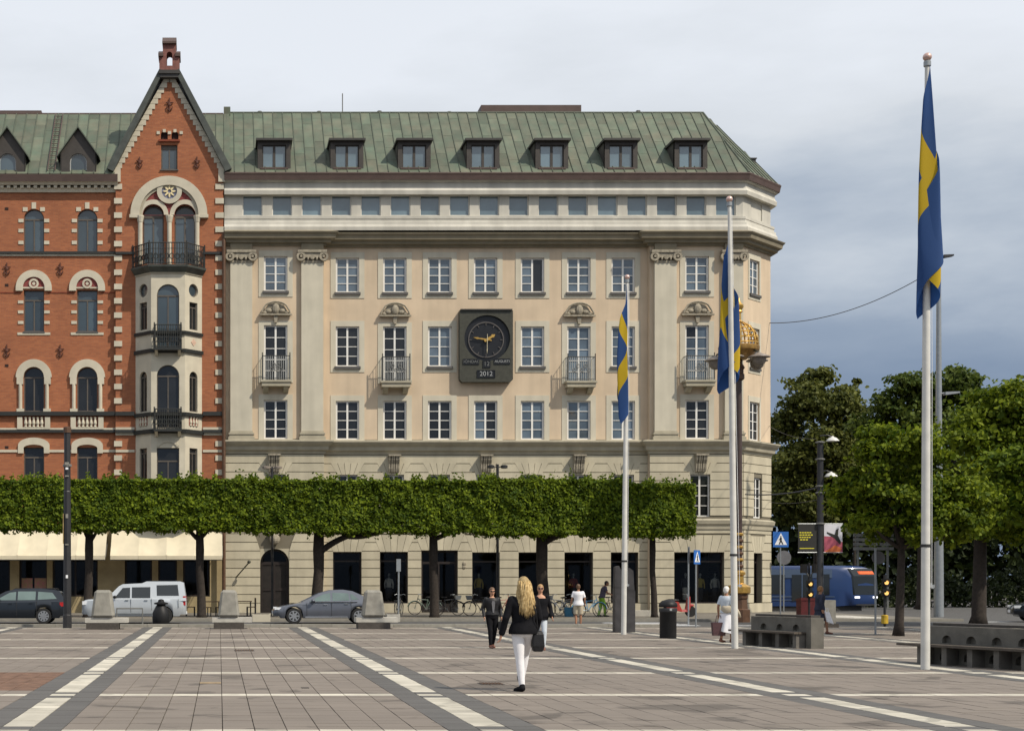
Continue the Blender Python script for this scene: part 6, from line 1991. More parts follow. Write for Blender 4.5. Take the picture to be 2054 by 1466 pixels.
# twin floodlight behind the hedge row
d = 74.0
t = thing('twin_lamp', 'dark post with twin lamps rising out of the clipped trees', 'lamp post', (wx(998, d), d, .1))
mb = MB(); mb.tube([(0, 0, 0), (0, 0, wz(935, d))], .07, 8); mb.build('post', 'black_metal', t)
for s_ in (-1, 1):
    mb = MB(); u = s_ * .33; vv = wz(939, d)
    mb.tube([(0, 0, vv - .05), (u, 0, vv)], .03, 6); mb.lathe([(.09, -.11), (.17, -.09), (.17, .03), (.08, .07)], (u, 0, vv), 12); mb.build('lantern', 'black_metal', t)
d = 74.0
t = thing('twin_lamp', 'dark post with a small lamp in front of the arched door', 'lamp post', (wx(546, d), d, .1))
mb = MB(); mb.tube([(0, 0, 0), (0, 0, wz(940, d))], .06, 8); mb.build('post', 'black_metal', t)
mb = MB(); vv = wz(942, d); mb.tube([(-.4, 0, vv), (.35, 0, vv)], .05, 6); mb.lathe([(.08, -.06), (.2, -.04), (.2, .05), (.08, .08)], (-.3, 0, vv), 12); mb.lathe([(.08, -.06), (.2, -.04), (.2, .05), (.08, .08)], (.3, 0, vv), 12); mb.build('lantern', 'lamp_taupe', t)
# parking post with a meter on the pavement
d = 69.5
t = thing('parking_post', 'thin grey post standing before a shop window, left of the dark entrance', 'post', (wx(799, d), d, .1))
mb = MB(); mb.tube([(0, 0, 0), (.02, 0, wz(1126, d) - .1)], .04, 8); mb.build('post', 'steel', t)
mb = MB(); mb.box(-.09, .11, -.05, .05, wz(1150, d), wz(1125, d)); mb.build('plate', 'steel', t)
# low concrete pieces and cafe furniture between the stone blocks
d = 66.9
for px0, px1, py, lab, mt in ((506, 542, 1231, 'low tan stone trough beside the nose of the grey saloon', 'cream_stone'), (775, 801, 1240, 'pale concrete slab right of the third stone block', 'concrete_pale')):
    t = thing('stone_trough', lab, 'trough', (wx((px0 + px1) / 2, d), d, 0)); w_ = (px1 - px0) / 2 * d / S
    mb = MB(); mb.box(-w_, w_, -.3, .3, 0, .34); mb.build('body', mt, t)
    mb = MB(); mb.box(-w_ + .06, w_ - .06, -.24, .24, .341, .36); mb.build('filling', 'soil', t)
def cafe_table(px, d, lab):
    t = thing('cafe_table', lab, 'table', (wx(px, d), d, .1), group='cafe tables on the pavement')
    mb = MB(); mb.box(-.42, .42, -.4, .4, .70, .74); mb.build('table_top', 'furniture_brown', t)
    for sx in (-1, 1):
        for sy in (-1, 1):
            mb = MB(); mb.box(sx * .36 - .025, sx * .36 + .025, sy * .33 - .025, sy * .33 + .025, 0, .70); mb.build('leg', 'black_metal', t)
def cafe_chair(px, d, rz, lab):
    t = thing('cafe_chair', lab, 'chair', (wx(px, d), d, .1), rz, group='cafe chairs on the pavement')
    mb = MB(); mb.box(-.22, .22, -.22, .22, .43, .47); mb.build('seat', 'furniture_brown', t)
    mb = MB(); mb.box(-.22, .22, .19, .22, .62, .90); mb.build('backrest', 'furniture_brown', t)
    for sx in (-1, 1):
        for sy in (-1, 1):
            mb = MB(); mb.box(sx * .20 - .02, sx * .20 + .02, sy * .20 - .02, sy * .20 + .02, 0, .43 if sy < 0 else .9); mb.build('leg', 'black_metal', t)
cafe_table(424, 73, 'brown cafe table right of the trunk before the building joint'); cafe_table(488, 74, 'brown cafe table between the second stone block and the arched door')
cafe_chair(412, 72.4, 1.2, 'brown cafe chair next to the trunk before the building joint'); cafe_chair(442, 73, -1.4, 'brown cafe chair left of the second stone block'); cafe_chair(382, 73.5, 1.5, 'brown cafe chair at the tail of the silver van'); cafe_chair(504, 73.6, -1.5, 'brown cafe chair beside the arched door')
# white ramp of a kerb island near the tram, concrete box
d = 70.0
mb = MB(); a = wx(1688, d); mb.hexa([(a, d - 1, 0), (a + 1.9, d - 1, 0), (a + 2.2, d + 4, 0), (a - 1.5, d + 4, 0), (a + .3, d - .7, .13), (a + 1.7, d - .7, .13), (a + 1.9, d + 4, .13), (a - 1.2, d + 4, .13)])
struct(mb.build('kerb_island', 'concrete_pale'))
d = gd(1258)
t = thing('concrete_box', 'grey concrete block behind the woman in the dark coat', 'stone block', (wx(1664, d), d + .3, 0))
mb = MB(); mb.box(-.26, .26, -.26, .26, .16, 1.06); mb.build('block', 'concrete', t)
mb = MB(); mb.box(-.55, .35, -.34, .34, 0, .15); mb.build('plinth', 'granite_dark', t)
d = gd(1244)
t = thing('red_box', 'dark red stand-in box for an unclear shape behind the benches, left of the woman in the coat', 'placeholder', (wx(1616, d), d, 0))
mb = MB(); mb.box(-.32, .32, -.3, .3, 0, .92); mb.build('box_body', 'red_dark', t)  # plain box standing in for an unclear red shape
mb = MB(); mb.prism_x([(-.32, .925), (.32, .925), (.32, .98), (-.32, 1.06)], -.34, .34); mb.build('lid', 'red_dark', t)


# ================================================================== vehicles
def smooth_ip(xs, ys, v):
    return float(np.interp(v, xs, ys))
def car(name, label, loc, rz, P):
    """x runs from the nose (0) to the tail (L); stations lofted along x with real wheel arches"""
    L_, W, zb, WB = P['L'], P['W'] / 2, P.get('zb', .20), P['wheels']
    Rw = P.get('Rw', .32)
    t = thing(name, label, 'car', loc, rz, P.get('group'))
    X_ = np.unique(np.concatenate([np.linspace(0, L_, 60)] + [np.linspace(w - Rw * 1.14, w + Rw * 1.14, 17) for w in WB]))
    rings = []
    for xx in X_:
        b = zb + (P.get('lip', .10) if (xx < .25 or xx > L_ - .25) else 0)
        for w in WB:
            q = (Rw * 1.13) ** 2 - (xx - w) ** 2
            if q > 0:
                b = max(b, Rw + math.sqrt(q))
        top = smooth_ip(*zip(*P['deck']), xx)
        b = min(b, top - .12)
        k = W * smooth_ip([0, .06, .25, .7, L_ - .6, L_ - .2, L_ - .04, L_], [.70, .80, .91, .99, 1.0, .95, .86, .78], xx)
        mid = b + (top - b) * .55
        rings.append([(xx, -k * .94, b), (xx, -k, b + (top - b) * .25), (xx, -k, mid), (xx, -k * .965, top - .05), (xx, -k * .90, top), (xx, 0, top + .02),
                      (xx, k * .90, top), (xx, k * .965, top - .05), (xx, k, mid), (xx, k, b + (top - b) * .25), (xx, k * .94, b)])
    ctr = Matrix.Translation((-L_ / 2, 0, 0))
    mb = MB(ctr); mb.loft(rings)
    body = mb.build('body', P['paint'], t, smooth=True, angle=38)
    # greenhouse
    prof = P['cabin']; zb2 = P['belt']
    def wid(zv): return W * (.93 - P.get('tumble', .20) * (zv - zb2) / .5)
    mb = MB(ctr); n = len(prof); vs, fs = [], []
    for s_ in (-1, 1):
        for (cx_, cz_) in prof:
            vs.append((cx_, s_ * wid(cz_), cz_))
    inner = [(cx_, cz_) for cx_, cz_ in prof]
    fs += [tuple(range(n)), tuple(range(2 * n - 1, n - 1, -1))] + [(i, (i + 1) % n, (i + 1) % n + n, i + n) for i in range(n)]
    mb.add(vs, fs)
    cab = mb.build('cabin', P['paint'], t)
    bv = cab.modifiers.new('bevel', 'BEVEL'); bv.width = .05; bv.segments = 3; bv.limit_method = 'ANGLE'; bv.angle_limit = R(25)
    cab.data.polygons.foreach_set('use_smooth', [True] * len(cab.data.polygons)); cab.data.set_sharp_from_angle(angle=R(40))
    for wn_ in P['glass']:
        for s_ in (-1, 1):
            mb = MB(ctr); m_ = len(wn_)
            mb.add([(a, s_ * (wid(b) + .008), b) for a, b in wn_], [tuple(range(m_))]); mb.build('side_window', P.get('gmat', 'car_glass'), t)
    for (a, b), nm in zip(P['screens'], ('windscreen', 'rear_window')):
        (xa, za), (xb, zb3) = a, b
        d_ = Vector((zb3 - za, 0, -(xb - xa))).normalized()
        if (nm == 'windscreen') == (d_.x > 0): d_ = -d_
        off = d_ * .012
        mb = MB(ctr); mb.add([(xa + off.x, -wid(za) * .90, za + off.z), (xa + off.x, wid(za) * .90, za + off.z), (xb + off.x, wid(zb3) * .88, zb3 + off.z), (xb + off.x, -wid(zb3) * .88, zb3 + off.z)], [(0, 1, 2, 3)])
        mb.build(nm, 'car_glass', t)
    for w in WB:
        for s_ in (-1, 1):
            T_ = ctr @ Matrix.Translation((w, s_ * (W - .115), Rw)) @ Matrix.Rotation(R(90) * s_, 4, 'X')
            mb = MB(T_); mb.lathe([(Rw * .62, -.10), (Rw * .95, -.10), (Rw, -.06), (Rw, .06), (Rw * .95, .10), (Rw * .66, .105), (Rw * .62, .08)], n=28)
            wh = mb.build('wheel', 'tyre', t, smooth=True, angle=35)
            mb = MB(T_)
            sgn = -1
            mb.lathe([(Rw * .64, .055), (Rw * .64, .07)], n=20)
            mb2 = MB(T_)
            for q in range(P.get('spokes', 7)):
                an = 2 * math.pi * q / P.get('spokes', 7)
                for zq in (-1,):
                    c_, s2 = math.cos(an), math.sin(an)
                    pa = [(c_ * .05 - s2 * .04, s2 * .05 + c_ * .04), (c_ * .05 + s2 * .04, s2 * .05 - c_ * .04), (c_ * Rw * .62 + s2 * .03, s2 * Rw * .62 - c_ * .03), (c_ * Rw * .62 - s2 * .03, s2 * Rw * .62 + c_ * .03)]
                    mb2.prism_z(pa, -.112, -.085); mb2.prism_z(pa, .085, .112)
            for zq in (-.113, .086):
                nn = 28
                vs = []
                for q in range(nn):
                    an = 2 * math.pi * q / nn
                    for rr, dz in ((Rw * .60, 0), (Rw * .68, 0), (Rw * .68, .027), (Rw * .60, .027)):
                        vs.append((rr * math.cos(an), rr * math.sin(an), zq + dz))
                mb2.add(vs, [(q * 4 + k, ((q + 1) % nn) * 4 + k, ((q + 1) % nn) * 4 + (k + 1) % 4, q * 4 + (k + 1) % 4) for q in range(nn) for k in range(4)])
                mb2.lathe([(.07, zq), (.07, zq + .027)], n=10)
            mb2.build('rim', 'rim', wh)
    for nm, (x0, x1, z0, z1, mt) in P['side_bits'].items():
        for s_ in (-1, 1):
            kk = W * smooth_ip([0, .06, .25, .7, L_ - .6, L_ - .2, L_ - .04, L_], [.70, .80, .91, .99, 1.0, .95, .86, .78], (x0 + x1) / 2)
            mb = MB(ctr); ya, yb = sorted((s_ * (kk - .07), s_ * (kk + .012)))
            mb.box(x0, x1, ya, yb, z0, z1); mb.build(nm.rstrip('0123456789'), mt, t)
    for (x0, z0, z1) in P['seams']:
        for s_ in (-1, 1):
            mb = MB(ctr); ya, yb = sorted((s_ * (W - .02), s_ * (W + .003))); mb.box(x0 - .006, x0 + .006, ya, yb, z0, z1); mb.build('door_seam', 'rubber', t)
    for s_ in (-1, 1):
        mx_ = P['mirror']
        mb = MB(ctr); mb.ell((mx_[0], s_ * (W + .06), mx_[1]), (.09, .11, .075), 10, 8); mb.build('mirror', P['paint'] if P.get('mpaint', True) else 'black_plastic', t, smooth=True)
    for end, xx in ((0, -.01), (1, L_ + .01)):
        mb = MB(ctr); mb.box(xx - .01, xx + .01, -.26, .26, .42, .54); mb.build('number_plate', 'sign_white', t)
    for q in P.get('rails', []):
        for s_ in (-1, 1):
            mb = MB(ctr); mb.tube([(q[0], s_ * wid(q[2]) * .92, q[2] + .02), (q[0] + .12, s_ * wid(q[2]) * .92, q[2] + .06), (q[1] - .12, s_ * wid(q[2]) * .92, q[2] + .06), (q[1], s_ * wid(q[2]) * .92, q[2] + .02)], .02, 6); mb.build('roof_rail', 'black_plastic', t)
    return t
def paint(name, col, rough=.3, metal=.3):
    mat(name, col, rough, .04, 2, metal=metal)
    b = M[name].node_tree.nodes['Principled BSDF']; b.inputs['Coat Weight'].default_value = .7; b.inputs['Coat Roughness'].default_value = .08
paint('paint_grey', (.115, .125, .150)); paint('paint_silver', (.50, .53, .55), .35, .35); paint('paint_dark', (.012, .016, .022))
paint('tram_blue', (.010, .035, .125), .35, .0); paint('tram_pale', (.065, .10, .17), .35, .0)
# grey saloon
d = 63.0
car('saloon_car', 'dark grey saloon car parked left of the third stone block', (wx(659, d), d + .9, 0), 0,
    dict(L=4.66, W=1.82, zb=.24, Rw=.335, wheels=(.88, 3.62), paint='paint_grey', belt=.90, tumble=.30,
         deck=[(0, .58), (.12, .66), (.35, .74), (1.0, .86), (1.45, .92), (3.6, .97), (4.1, .98), (4.5, .95), (4.66, .80)],
         cabin=[(1.20, .86), (2.00, 1.26), (2.45, 1.38), (2.95, 1.40), (3.35, 1.34), (4.05, 1.02), (4.15, .90)],
         glass=[[(1.52, .95), (2.42, .97), (2.42, 1.30), (2.12, 1.25)], [(2.50, .97), (3.22, .99), (3.18, 1.29), (2.50, 1.32)], [(3.30, 1.0), (3.62, 1.04), (3.36, 1.24), (3.25, 1.27)]],
         screens=(((1.30, .92), (1.98, 1.25)), ((4.02, 1.04), (3.40, 1.32))), gmat='car_glass_teal',
         side_bits={'headlamp': (.06, .34, .60, .70, 'clear_lens'), 'tail_lamp': (4.36, 4.60, .74, .88, 'red_lens'), 'door_handle1': (2.12, 2.28, .80, .83, 'chrome'), 'door_handle2': (3.0, 3.16, .83, .86, 'chrome'), 'sill_trim': (1.35, 3.15, .26, .31, 'chrome'), 'window_trim': (1.55, 3.55, .925, .94, 'chrome')},
         seams=[(1.42, .34, .90), (2.46, .34, .96), (3.28, .45, .97)], mirror=(1.68, .98)))
# silver off-roader
svan = car('silver_van', 'silver high-roofed off-road estate car parked behind the first stone block', (wx(268, d), d + 1.0, 0), 0,
    dict(L=4.75, W=1.92, zb=.34, Rw=.37, wheels=(.90, 3.75), paint='paint_silver', belt=1.06, tumble=.16, lip=.08,
         deck=[(0, .86), (.06, 1.00), (.20, 1.06), (.9, 1.10), (1.3, 1.13), (4.5, 1.14), (4.72, 1.12), (4.75, .95)],
         cabin=[(1.12, 1.04), (1.72, 1.62), (1.88, 1.70), (2.75, 1.74), (2.95, 1.82), (4.45, 1.82), (4.58, 1.78), (4.70, 1.06)],
         glass=[[(1.50, 1.14), (2.20, 1.14), (2.20, 1.60), (1.86, 1.58)], [(2.28, 1.14), (3.12, 1.14), (3.12, 1.62), (2.28, 1.61)], [(3.42, 1.24), (4.42, 1.24), (4.36, 1.72), (3.40, 1.70)]],
         screens=(((1.20, 1.12), (1.74, 1.62)), ((4.69, 1.18), (4.60, 1.70))),
         side_bits={'headlamp': (.03, .30, .84, 1.0, 'clear_lens'), 'tail_lamp': (4.60, 4.72, .82, 1.22, 'red_lens'), 'door_handle1': (1.98, 2.14, 1.02, 1.06, 'chrome'), 'door_handle2': (2.85, 3.01, 1.02, 1.06, 'chrome'), 'side_trim': (1.35, 3.25, .44, .50, 'steel')},
         seams=[(1.40, .44, 1.10), (2.24, .44, 1.12), (3.18, .60, 1.12), (4.40, .7, 1.1)], mirror=(1.52, 1.18), mpaint=False, spokes=5, rails=[(2.95, 4.4, 1.82)]))
svan.scale = (.93, .95, .96)
# dark estate at the left edge
car('estate_car', 'dark estate car parked at the left edge of the picture', (wx(24, d), d + .9, 0), 0,
    dict(L=4.55, W=1.80, zb=.24, Rw=.33, wheels=(.85, 3.60), paint='paint_dark', belt=.92, tumble=.26,
         deck=[(0, .60), (.1, .70), (.4, .78), (1.1, .90), (1.5, .95), (4.2, .99), (4.5, .97), (4.55, .80)],
         cabin=[(1.2, .90), (2.0, 1.33), (2.4, 1.43), (3.4, 1.45), (4.0, 1.40), (4.25, 1.32), (4.48, .94)],
         glass=[[(1.58, 1.0), (2.42, 1.0), (2.42, 1.35), (2.15, 1.32)], [(2.50, 1.0), (3.25, 1.01), (3.25, 1.37), (2.50, 1.37)], [(3.35, 1.02), (4.15, 1.06), (3.95, 1.32), (3.35, 1.36)]],
         screens=(((1.32, .96), (1.98, 1.31)), ((4.42, 1.02), (4.26, 1.30))), gmat='car_glass_teal',
         side_bits={'headlamp': (.06, .34, .62, .74, 'clear_lens'), 'tail_lamp': (4.28, 4.50, .74, .92, 'red_lens'), 'door_handle1': (2.12, 2.28, .84, .87, 'paint_dark'), 'door_handle2': (2.98, 3.14, .85, .88, 'paint_dark')},
         seams=[(1.46, .34, .94), (2.46, .34, .97), (3.30, .45, .98)], mirror=(1.72, 1.0), spokes=9, rails=[(2.3, 4.1, 1.43)]))
car('dark_car', 'dark car roof just showing behind the long bench at the right edge', (wx(2136, 66), 66, 0), R(-18),
    dict(L=4.4, W=1.78, zb=.24, Rw=.33, wheels=(.85, 3.50), paint='paint_dark', belt=.92, tumble=.26,
         deck=[(0, .60), (.1, .70), (.4, .78), (1.1, .90), (1.5, .95), (4.0, .99), (4.35, .97), (4.4, .80)],
         cabin=[(1.2, .90), (2.0, 1.33), (2.4, 1.43), (3.2, 1.43), (3.9, 1.30), (4.3, .94)],
         glass=[[(1.58, 1.0), (2.42, 1.0), (2.42, 1.35), (2.15, 1.32)], [(2.50, 1.0), (3.25, 1.01), (3.25, 1.35), (2.50, 1.37)]],
         screens=(((1.32, .96), (1.98, 1.31)), ((4.22, 1.02), (3.92, 1.28))),
         side_bits={'headlamp': (.06, .34, .62, .74, 'clear_lens'), 'tail_lamp': (4.14, 4.35, .74, .92, 'red_lens')}, seams=[(1.46, .34, .94), (2.46, .34, .97)], mirror=(1.72, 1.0)))

# ------------------------------------------------------------------ tram
def tram():
    d = 92.0
    f0, f1 = Vector((wx(1688, d), d, 0)), Vector((wx(1747, d + .3), d + .3, 0))   # the two front corners
    ax = Vector((-.98, .20, 0)).normalized()                 # runs back to the left
    t = thing('tram', 'blue articulated tram coming round the corner behind the black mast', 'tram', (f0.x, f0.y, 0)); t['world_parts'] = 1
    H, zb = wz(1134, d), .30
    wv = (f1 - f0)
    Lf = 5.2
    def P(u, w, v): p = f0 + ax * u + wv * w; return (p.x, p.y, v)
    # front car: sections along u with a raked rounded nose
    secs = [(-.55, .16, .84, .45, H * .60), (-.42, .08, .92, .38, H * .78), (-.12, .02, .98, .34, H * .95), (.35, 0, 1, zb, H), (Lf, 0, 1, zb, H)]
    rings = []
    for u, w0, w1, z0, z1 in secs:
        m_ = (w1 - w0)
        rings.append([P(u, w0, z0), P(u, w0 - .005, z0 + (z1 - z0) * .4), P(u, w0 + .02, z1 - .3), P(u, w0 + m_ * .12, z1 - .05), P(u, w0 + m_ * .5, z1), P(u, w1 - m_ * .12, z1 - .05), P(u, w1 - .02, z1 - .3), P(u, w1 + .005, z0 + (z1 - z0) * .4), P(u, w1, z0)])
    mb = MB(); mb.loft(rings); mb.build('front_car', 'tram_blue', t, smooth=True, angle=45)
    def side(u0, u1, z0, z1, mt, nm, o=.012):
        mb = MB(); p = [P(u0, 0, z0), P(u1, 0, z0), P(u1, 0, z1), P(u0, 0, z1)]
        nrm = Vector((ax.y, -ax.x, 0)); nrm = nrm if nrm.y < 0 else -nrm
        a = [tuple(Vector(q) + nrm * (o + .02)) for q in p]; b = [tuple(Vector(q) - nrm * .01) for q in p]
        mb.add(a + b, [(0, 1, 2, 3), (0, 1, 5, 4), (1, 2, 6, 5), (2, 3, 7, 6), (3, 0, 4, 7)]); return mb.build(nm, mt, t)
    side(.55, Lf - .3, H - .75, H - .22, 'tram_pale', 'roof_panel'); side(.7, 1.35, 1.0, 2.28, 'car_glass', 'cab_window', .02)
    side(1.7, 2.9, .62, 2.25, 'car_glass', 'door', .02); side(3.3, 4.7, 1.05, 2.25, 'car_glass', 'side_window', .02)
    side(.4, Lf - .1, .86, .92, 'tram_pale', 'stripe', .016); side(.4, Lf - .1, .66, .70, 'tram_pale', 'stripe', .016); side(2.27, 2.33, .62, 2.25, 'tram_pale', 'door_post', .03)
    # bellows and rear cars
    mb = MB(); mb.loft([[P(Lf, .05, zb), P(Lf, .05, H - .1), P(Lf, .95, H - .1), P(Lf, .95, zb)], [P(Lf + .9, .05, zb), P(Lf + .9, .05, H - .1), P(Lf + .9, .95, H - .1), P(Lf + .9, .95, zb)]]); mb.build('bellows', 'tram_bellows', t)
    mb = MB(); a, b = Lf + .9, Lf + 7
    mb.loft([[P(u, 0, zb), P(u, 0, H - .3), P(u, .12, H - .05), P(u, .88, H - .05), P(u, 1, H - .3), P(u, 1, zb)] for u in (a, b)]); mb.build('rear_car', 'tram_blue', t)
    side(a + .2, b, H - .75, H - .2, 'tram_pale', 'roof_panel'); side(a + .3, a + 2.0, 1.0, 2.25, 'car_glass', 'side_window', .02); side(a + 2.2, b - .3, 1.0, 2.25, 'car_glass', 'side_window', .02)
    for q in range(3):
        side(a + .1, a + 3.5, H - .72 + q * .18, H - .66 + q * .18, 'sign_white', 'roof_slat', .04)
    side(a, b, .86, .92, 'tram_pale', 'stripe', .016); side(a, b, .66, .70, 'tram_pale', 'stripe', .016)
    # front: windscreen, destination display, lamps
    def front(w0, w1, z0, z1, mt, nm, u0=-.60, u1=-.60):
        mb = MB(); c = [P(u0, w0, z0), P(u0, w1, z0), P(u1, w1, z1), P(u1, w0, z1)]
        cb_ = [tuple(Vector(q) + ax * .1) for q in c]
        mb.add(c + cb_, [(0, 1, 2, 3), (0, 1, 5, 4), (1, 2, 6, 5), (2, 3, 7, 6), (3, 0, 4, 7)]); return mb.build(nm, mt, t)
    front(.10, .90, 1.02, 2.15, 'car_glass', 'windscreen', -.60, -.50); front(.12, .88, 2.16, 2.62, 'car_glass', 'display_glass', -.50, -.22)
    front(.34, .80, 2.28, 2.46, 'display_orange', 'destination_display', -.52, -.42)
    front(.14, .26, .80, .92, 'lamp_lit', 'headlamp', -.62, -.62); front(.74, .86, .80, .92, 'lamp_lit', 'headlamp', -.62, -.62)
    front(.20, .80, .36, .44, 'rubber', 'bumper', -.60, -.60)
    mb = MB(); mb.loft([[P(u, .08, .03), P(u, .08, zb + .02), P(u, .92, zb + .02), P(u, .92, .03)] for u in (.4, b)]); mb.build('skirt', 'rubber', t)
tram()

# ------------------------------------------------------------------ bicycles
def bicycle(label, px, d, rz, col, z0=.1, basket=False):
    t = thing('bicycle', label, 'bicycle', (wx(px, d), d, z0), rz, 'bicycles parked before the shop fronts')
    Rw = .34
    for wx_ in (-.52, .52):
        mb = MB(); mb.tube([(wx_ + Rw * math.cos(2 * math.pi * q / 24), 0, Rw + Rw * math.sin(2 * math.pi * q / 24)) for q in range(25)], .02, 6); w = mb.build('wheel', 'tyre', t)
        mb = MB()
        for q in range(10):
            an = math.pi * q / 10
            mb.tube([(wx_ + (Rw - .02) * math.cos(an), 0, Rw + (Rw - .02) * math.sin(an)), (wx_ - (Rw - .02) * math.cos(an), 0, Rw - (Rw - .02) * math.sin(an))], .003, 3)
        mb.build('spokes', 'steel', w)
        mb = MB(); mb.tube([(wx_ + (Rw + .035) * math.cos(R(a)), 0, Rw + (Rw + .035) * math.sin(R(a))) for a in range(10, 175, 15)], .025, 5); mb.build('mudguard', col, t)
    mb = MB()
    sb, hd, bbk = (-.17, 0, .82), (.36, 0, .86), (-.06, 0, .30)
    for a, b, r_ in ((sb, bbk, .018), (hd, bbk, .02), ((-.15, 0, .76), (.37, 0, .80), .018), ((-.52, 0, Rw), bbk, .014), ((-.52, 0, Rw), (-.16, 0, .74), .012), (hd, (.52, 0, Rw), .018), (hd, (.33, 0, 1.0), .016)):
        mb.tube([a, b], r_, 6)
    mb.build('frame', col, t)
    mb = MB(); mb.ell((-.19, 0, .90), (.15, .08, .04), 10, 6); mb.tube([(-.17, 0, .80), (-.18, 0, .88)], .014, 6); mb.build('saddle', 'black_plastic', t)
    mb = MB(); mb.tube([(.20, -.28, 1.02), (.32, -.18, 1.06), (.33, 0, 1.02), (.32, .18, 1.06), (.20, .28, 1.02)], .014, 6); mb.build('handlebar', 'steel', t)
    mb = MB(); mb.tube([(-.06, -.10, .30), (-.06, .10, .30)], .05, 8); mb.tube([(-.06, -.1, .30), (.04, -.1, .16)], .014, 5); mb.tube([(-.06, .1, .30), (-.16, .1, .44)], .014, 5); mb.build('crank', 'iron_grey', t)
    mb = MB(); mb.box(-.70, -.32, -.07, .07, .73, .75); mb.build('carrier', 'iron_grey', t)
    if basket:
        mb = MB(); mb.hexa([(.40, -.14, .78), (.62, -.14, .78), (.62, .14, .78), (.40, .14, .78), (.37, -.18, 1.0), (.68, -.18, 1.0), (.68, .18, 1.0), (.37, .18, 1.0)]); mb.build('basket', 'steel', t)
    return t
paint('bike_blue', (.10, .28, .46), .4, 0); paint('bike_black', (.02, .02, .022), .4, 0); paint('bike_white', (.6, .6, .6), .4, 0); paint('bike_red', (.35, .04, .03), .4, 0); paint('bike_green', (.12, .17, .13), .4, 0)
bicycle('black bicycle right of the tree trunk before the dark entrance', 898, 76, 0.05, 'bike_black', basket=True)
bicycle('dark bicycle half hidden by the tree before the dark entrance', 852, 77, 3.2, 'bike_green')
bicycle('bicycle beside the thin grey post, left of the dark entrance', 800, 76, 1.2, 'bike_black')
bicycle('bicycle behind the sunglassed woman in the black jacket, left side', 962, 75, 2.7, 'bike_black', basket=True)
bicycle('red bicycle behind the sunglassed woman, right side', 1008, 75.5, .4, 'bike_red')
bicycle('white bicycle just right of the blonde woman', 1122, 74.5, 2.6, 'bike_white', basket=True)
bicycle('black bicycle behind the white bicycle', 1138, 76, .5, 'bike_black')
bicycle('light blue bicycle at the legs of the man in the white T-shirt', 1182, 71.6, .15, 'bike_blue', .1)
bicycle('dark bicycle beside the man in green trousers', 1227, 76, .0, 'bike_black', basket=True)
# red motor scooter behind the litter bin
d = 72.0
t = thing('motor_scooter', 'red motor scooter half hidden behind the black litter bin', 'scooter', (wx(1362, d), d, .1))
for q in (-.55, .55):
    mb = MB(); mb.T = Matrix.Translation((q, 0, .26)) @ Matrix.Rotation(R(90), 4, 'X'); mb.lathe([(.12, -.06), (.26, -.06), (.27, 0), (.26, .06), (.12, .06)], n=18); mb.build('wheel', 'tyre', t)
mb = MB(); mb.loft([[(x_, -w_, z0), (x_, w_, z0), (x_, w_ * .7, z1), (x_, -w_ * .7, z1)] for x_, w_, z0, z1 in ((-.75, .08, .50, .62), (-.45, .16, .36, .76), (-.05, .17, .28, .72), (.1, .15, .24, .36), (.3, .15, .24, .36), (.42, .18, .24, .95), (.52, .12, .45, .98))]); mb.build('body', 'bike_red', t)
mb = MB(); mb.ell((-.32, 0, .80), (.34, .14, .07), 12, 6); mb.build('saddle', 'black_plastic', t)
mb = MB(); mb.tube([(.42, 0, .9), (.38, 0, 1.08)], .03, 6); mb.tube([(.28, -.3, 1.08), (.38, 0, 1.08), (.28, .3, 1.08)], .02, 6); mb.build('handlebar', 'steel', t)
mb = MB(); mb.ell((.55, 0, .55), (.18, .1, .08), 10, 6); mb.build('mudguard', 'bike_red', t)
# stone step and blue bag by the bicycles
d = 74; t = thing('stone_trough', 'pale low stone slab right of the middle flagpole', 'trough', (wx(1290, d), d, .1))
mb = MB(); mb.box(-.85, .85, -.3, .3, 0, .28); mb.build('body', 'concrete_pale', t)
d = 72.5; t = thing('blue_bag', 'blue bag on the ground left of the man in the white T-shirt', 'bag', (wx(1141, d), d, .1))
mb = MB(); mb.hexa([(-.18, -.14, 0), (.18, -.14, 0), (.18, .14, 0), (-.18, .14, 0), (-.22, -.10, .46), (.22, -.10, .46), (.22, .10, .46), (-.22, .10, .46)]); mb.build('sack', 'bag_blue', t)
mb = MB(); mb.tube([(-.12, 0, .45), (-.08, 0, .60), (.08, 0, .60), (.12, 0, .45)], .012, 5); mb.build('handle', 'bag_blue', t)


# ================================================================== people
def remesh(mb, name, matn, vox, smooth_n=4, fac=.5):
    me = mb.mesh(name + '_raw', matn)
    o = bpy.data.objects.new(name + '_raw', me); COL.objects.link(o)
    m_ = o.modifiers.new('r', 'REMESH'); m_.mode = 'VOXEL'; m_.voxel_size = vox
    s_ = o.modifiers.new('s', 'SMOOTH'); s_.factor = fac; s_.iterations = smooth_n
    dg = bpy.context.evaluated_depsgraph_get()
    out = bpy.data.meshes.new_from_object(o.evaluated_get(dg))
    bpy.data.objects.remove(o); bpy.data.meshes.remove(me)
    out.name = name
    out.materials.clear(); out.materials.append(M[matn])
    out.polygons.foreach_set('use_smooth', [True] * len(out.polygons)); out.update()
    return out
PROF = [(.84, .135, .105), (.90, .168, .125), (.97, .160, .115), (1.07, .130, .098), (1.18, .143, .105), (1.30, .165, .115), (1.385, .172, .10), (1.43, .125, .078), (1.47, .060, .058)]
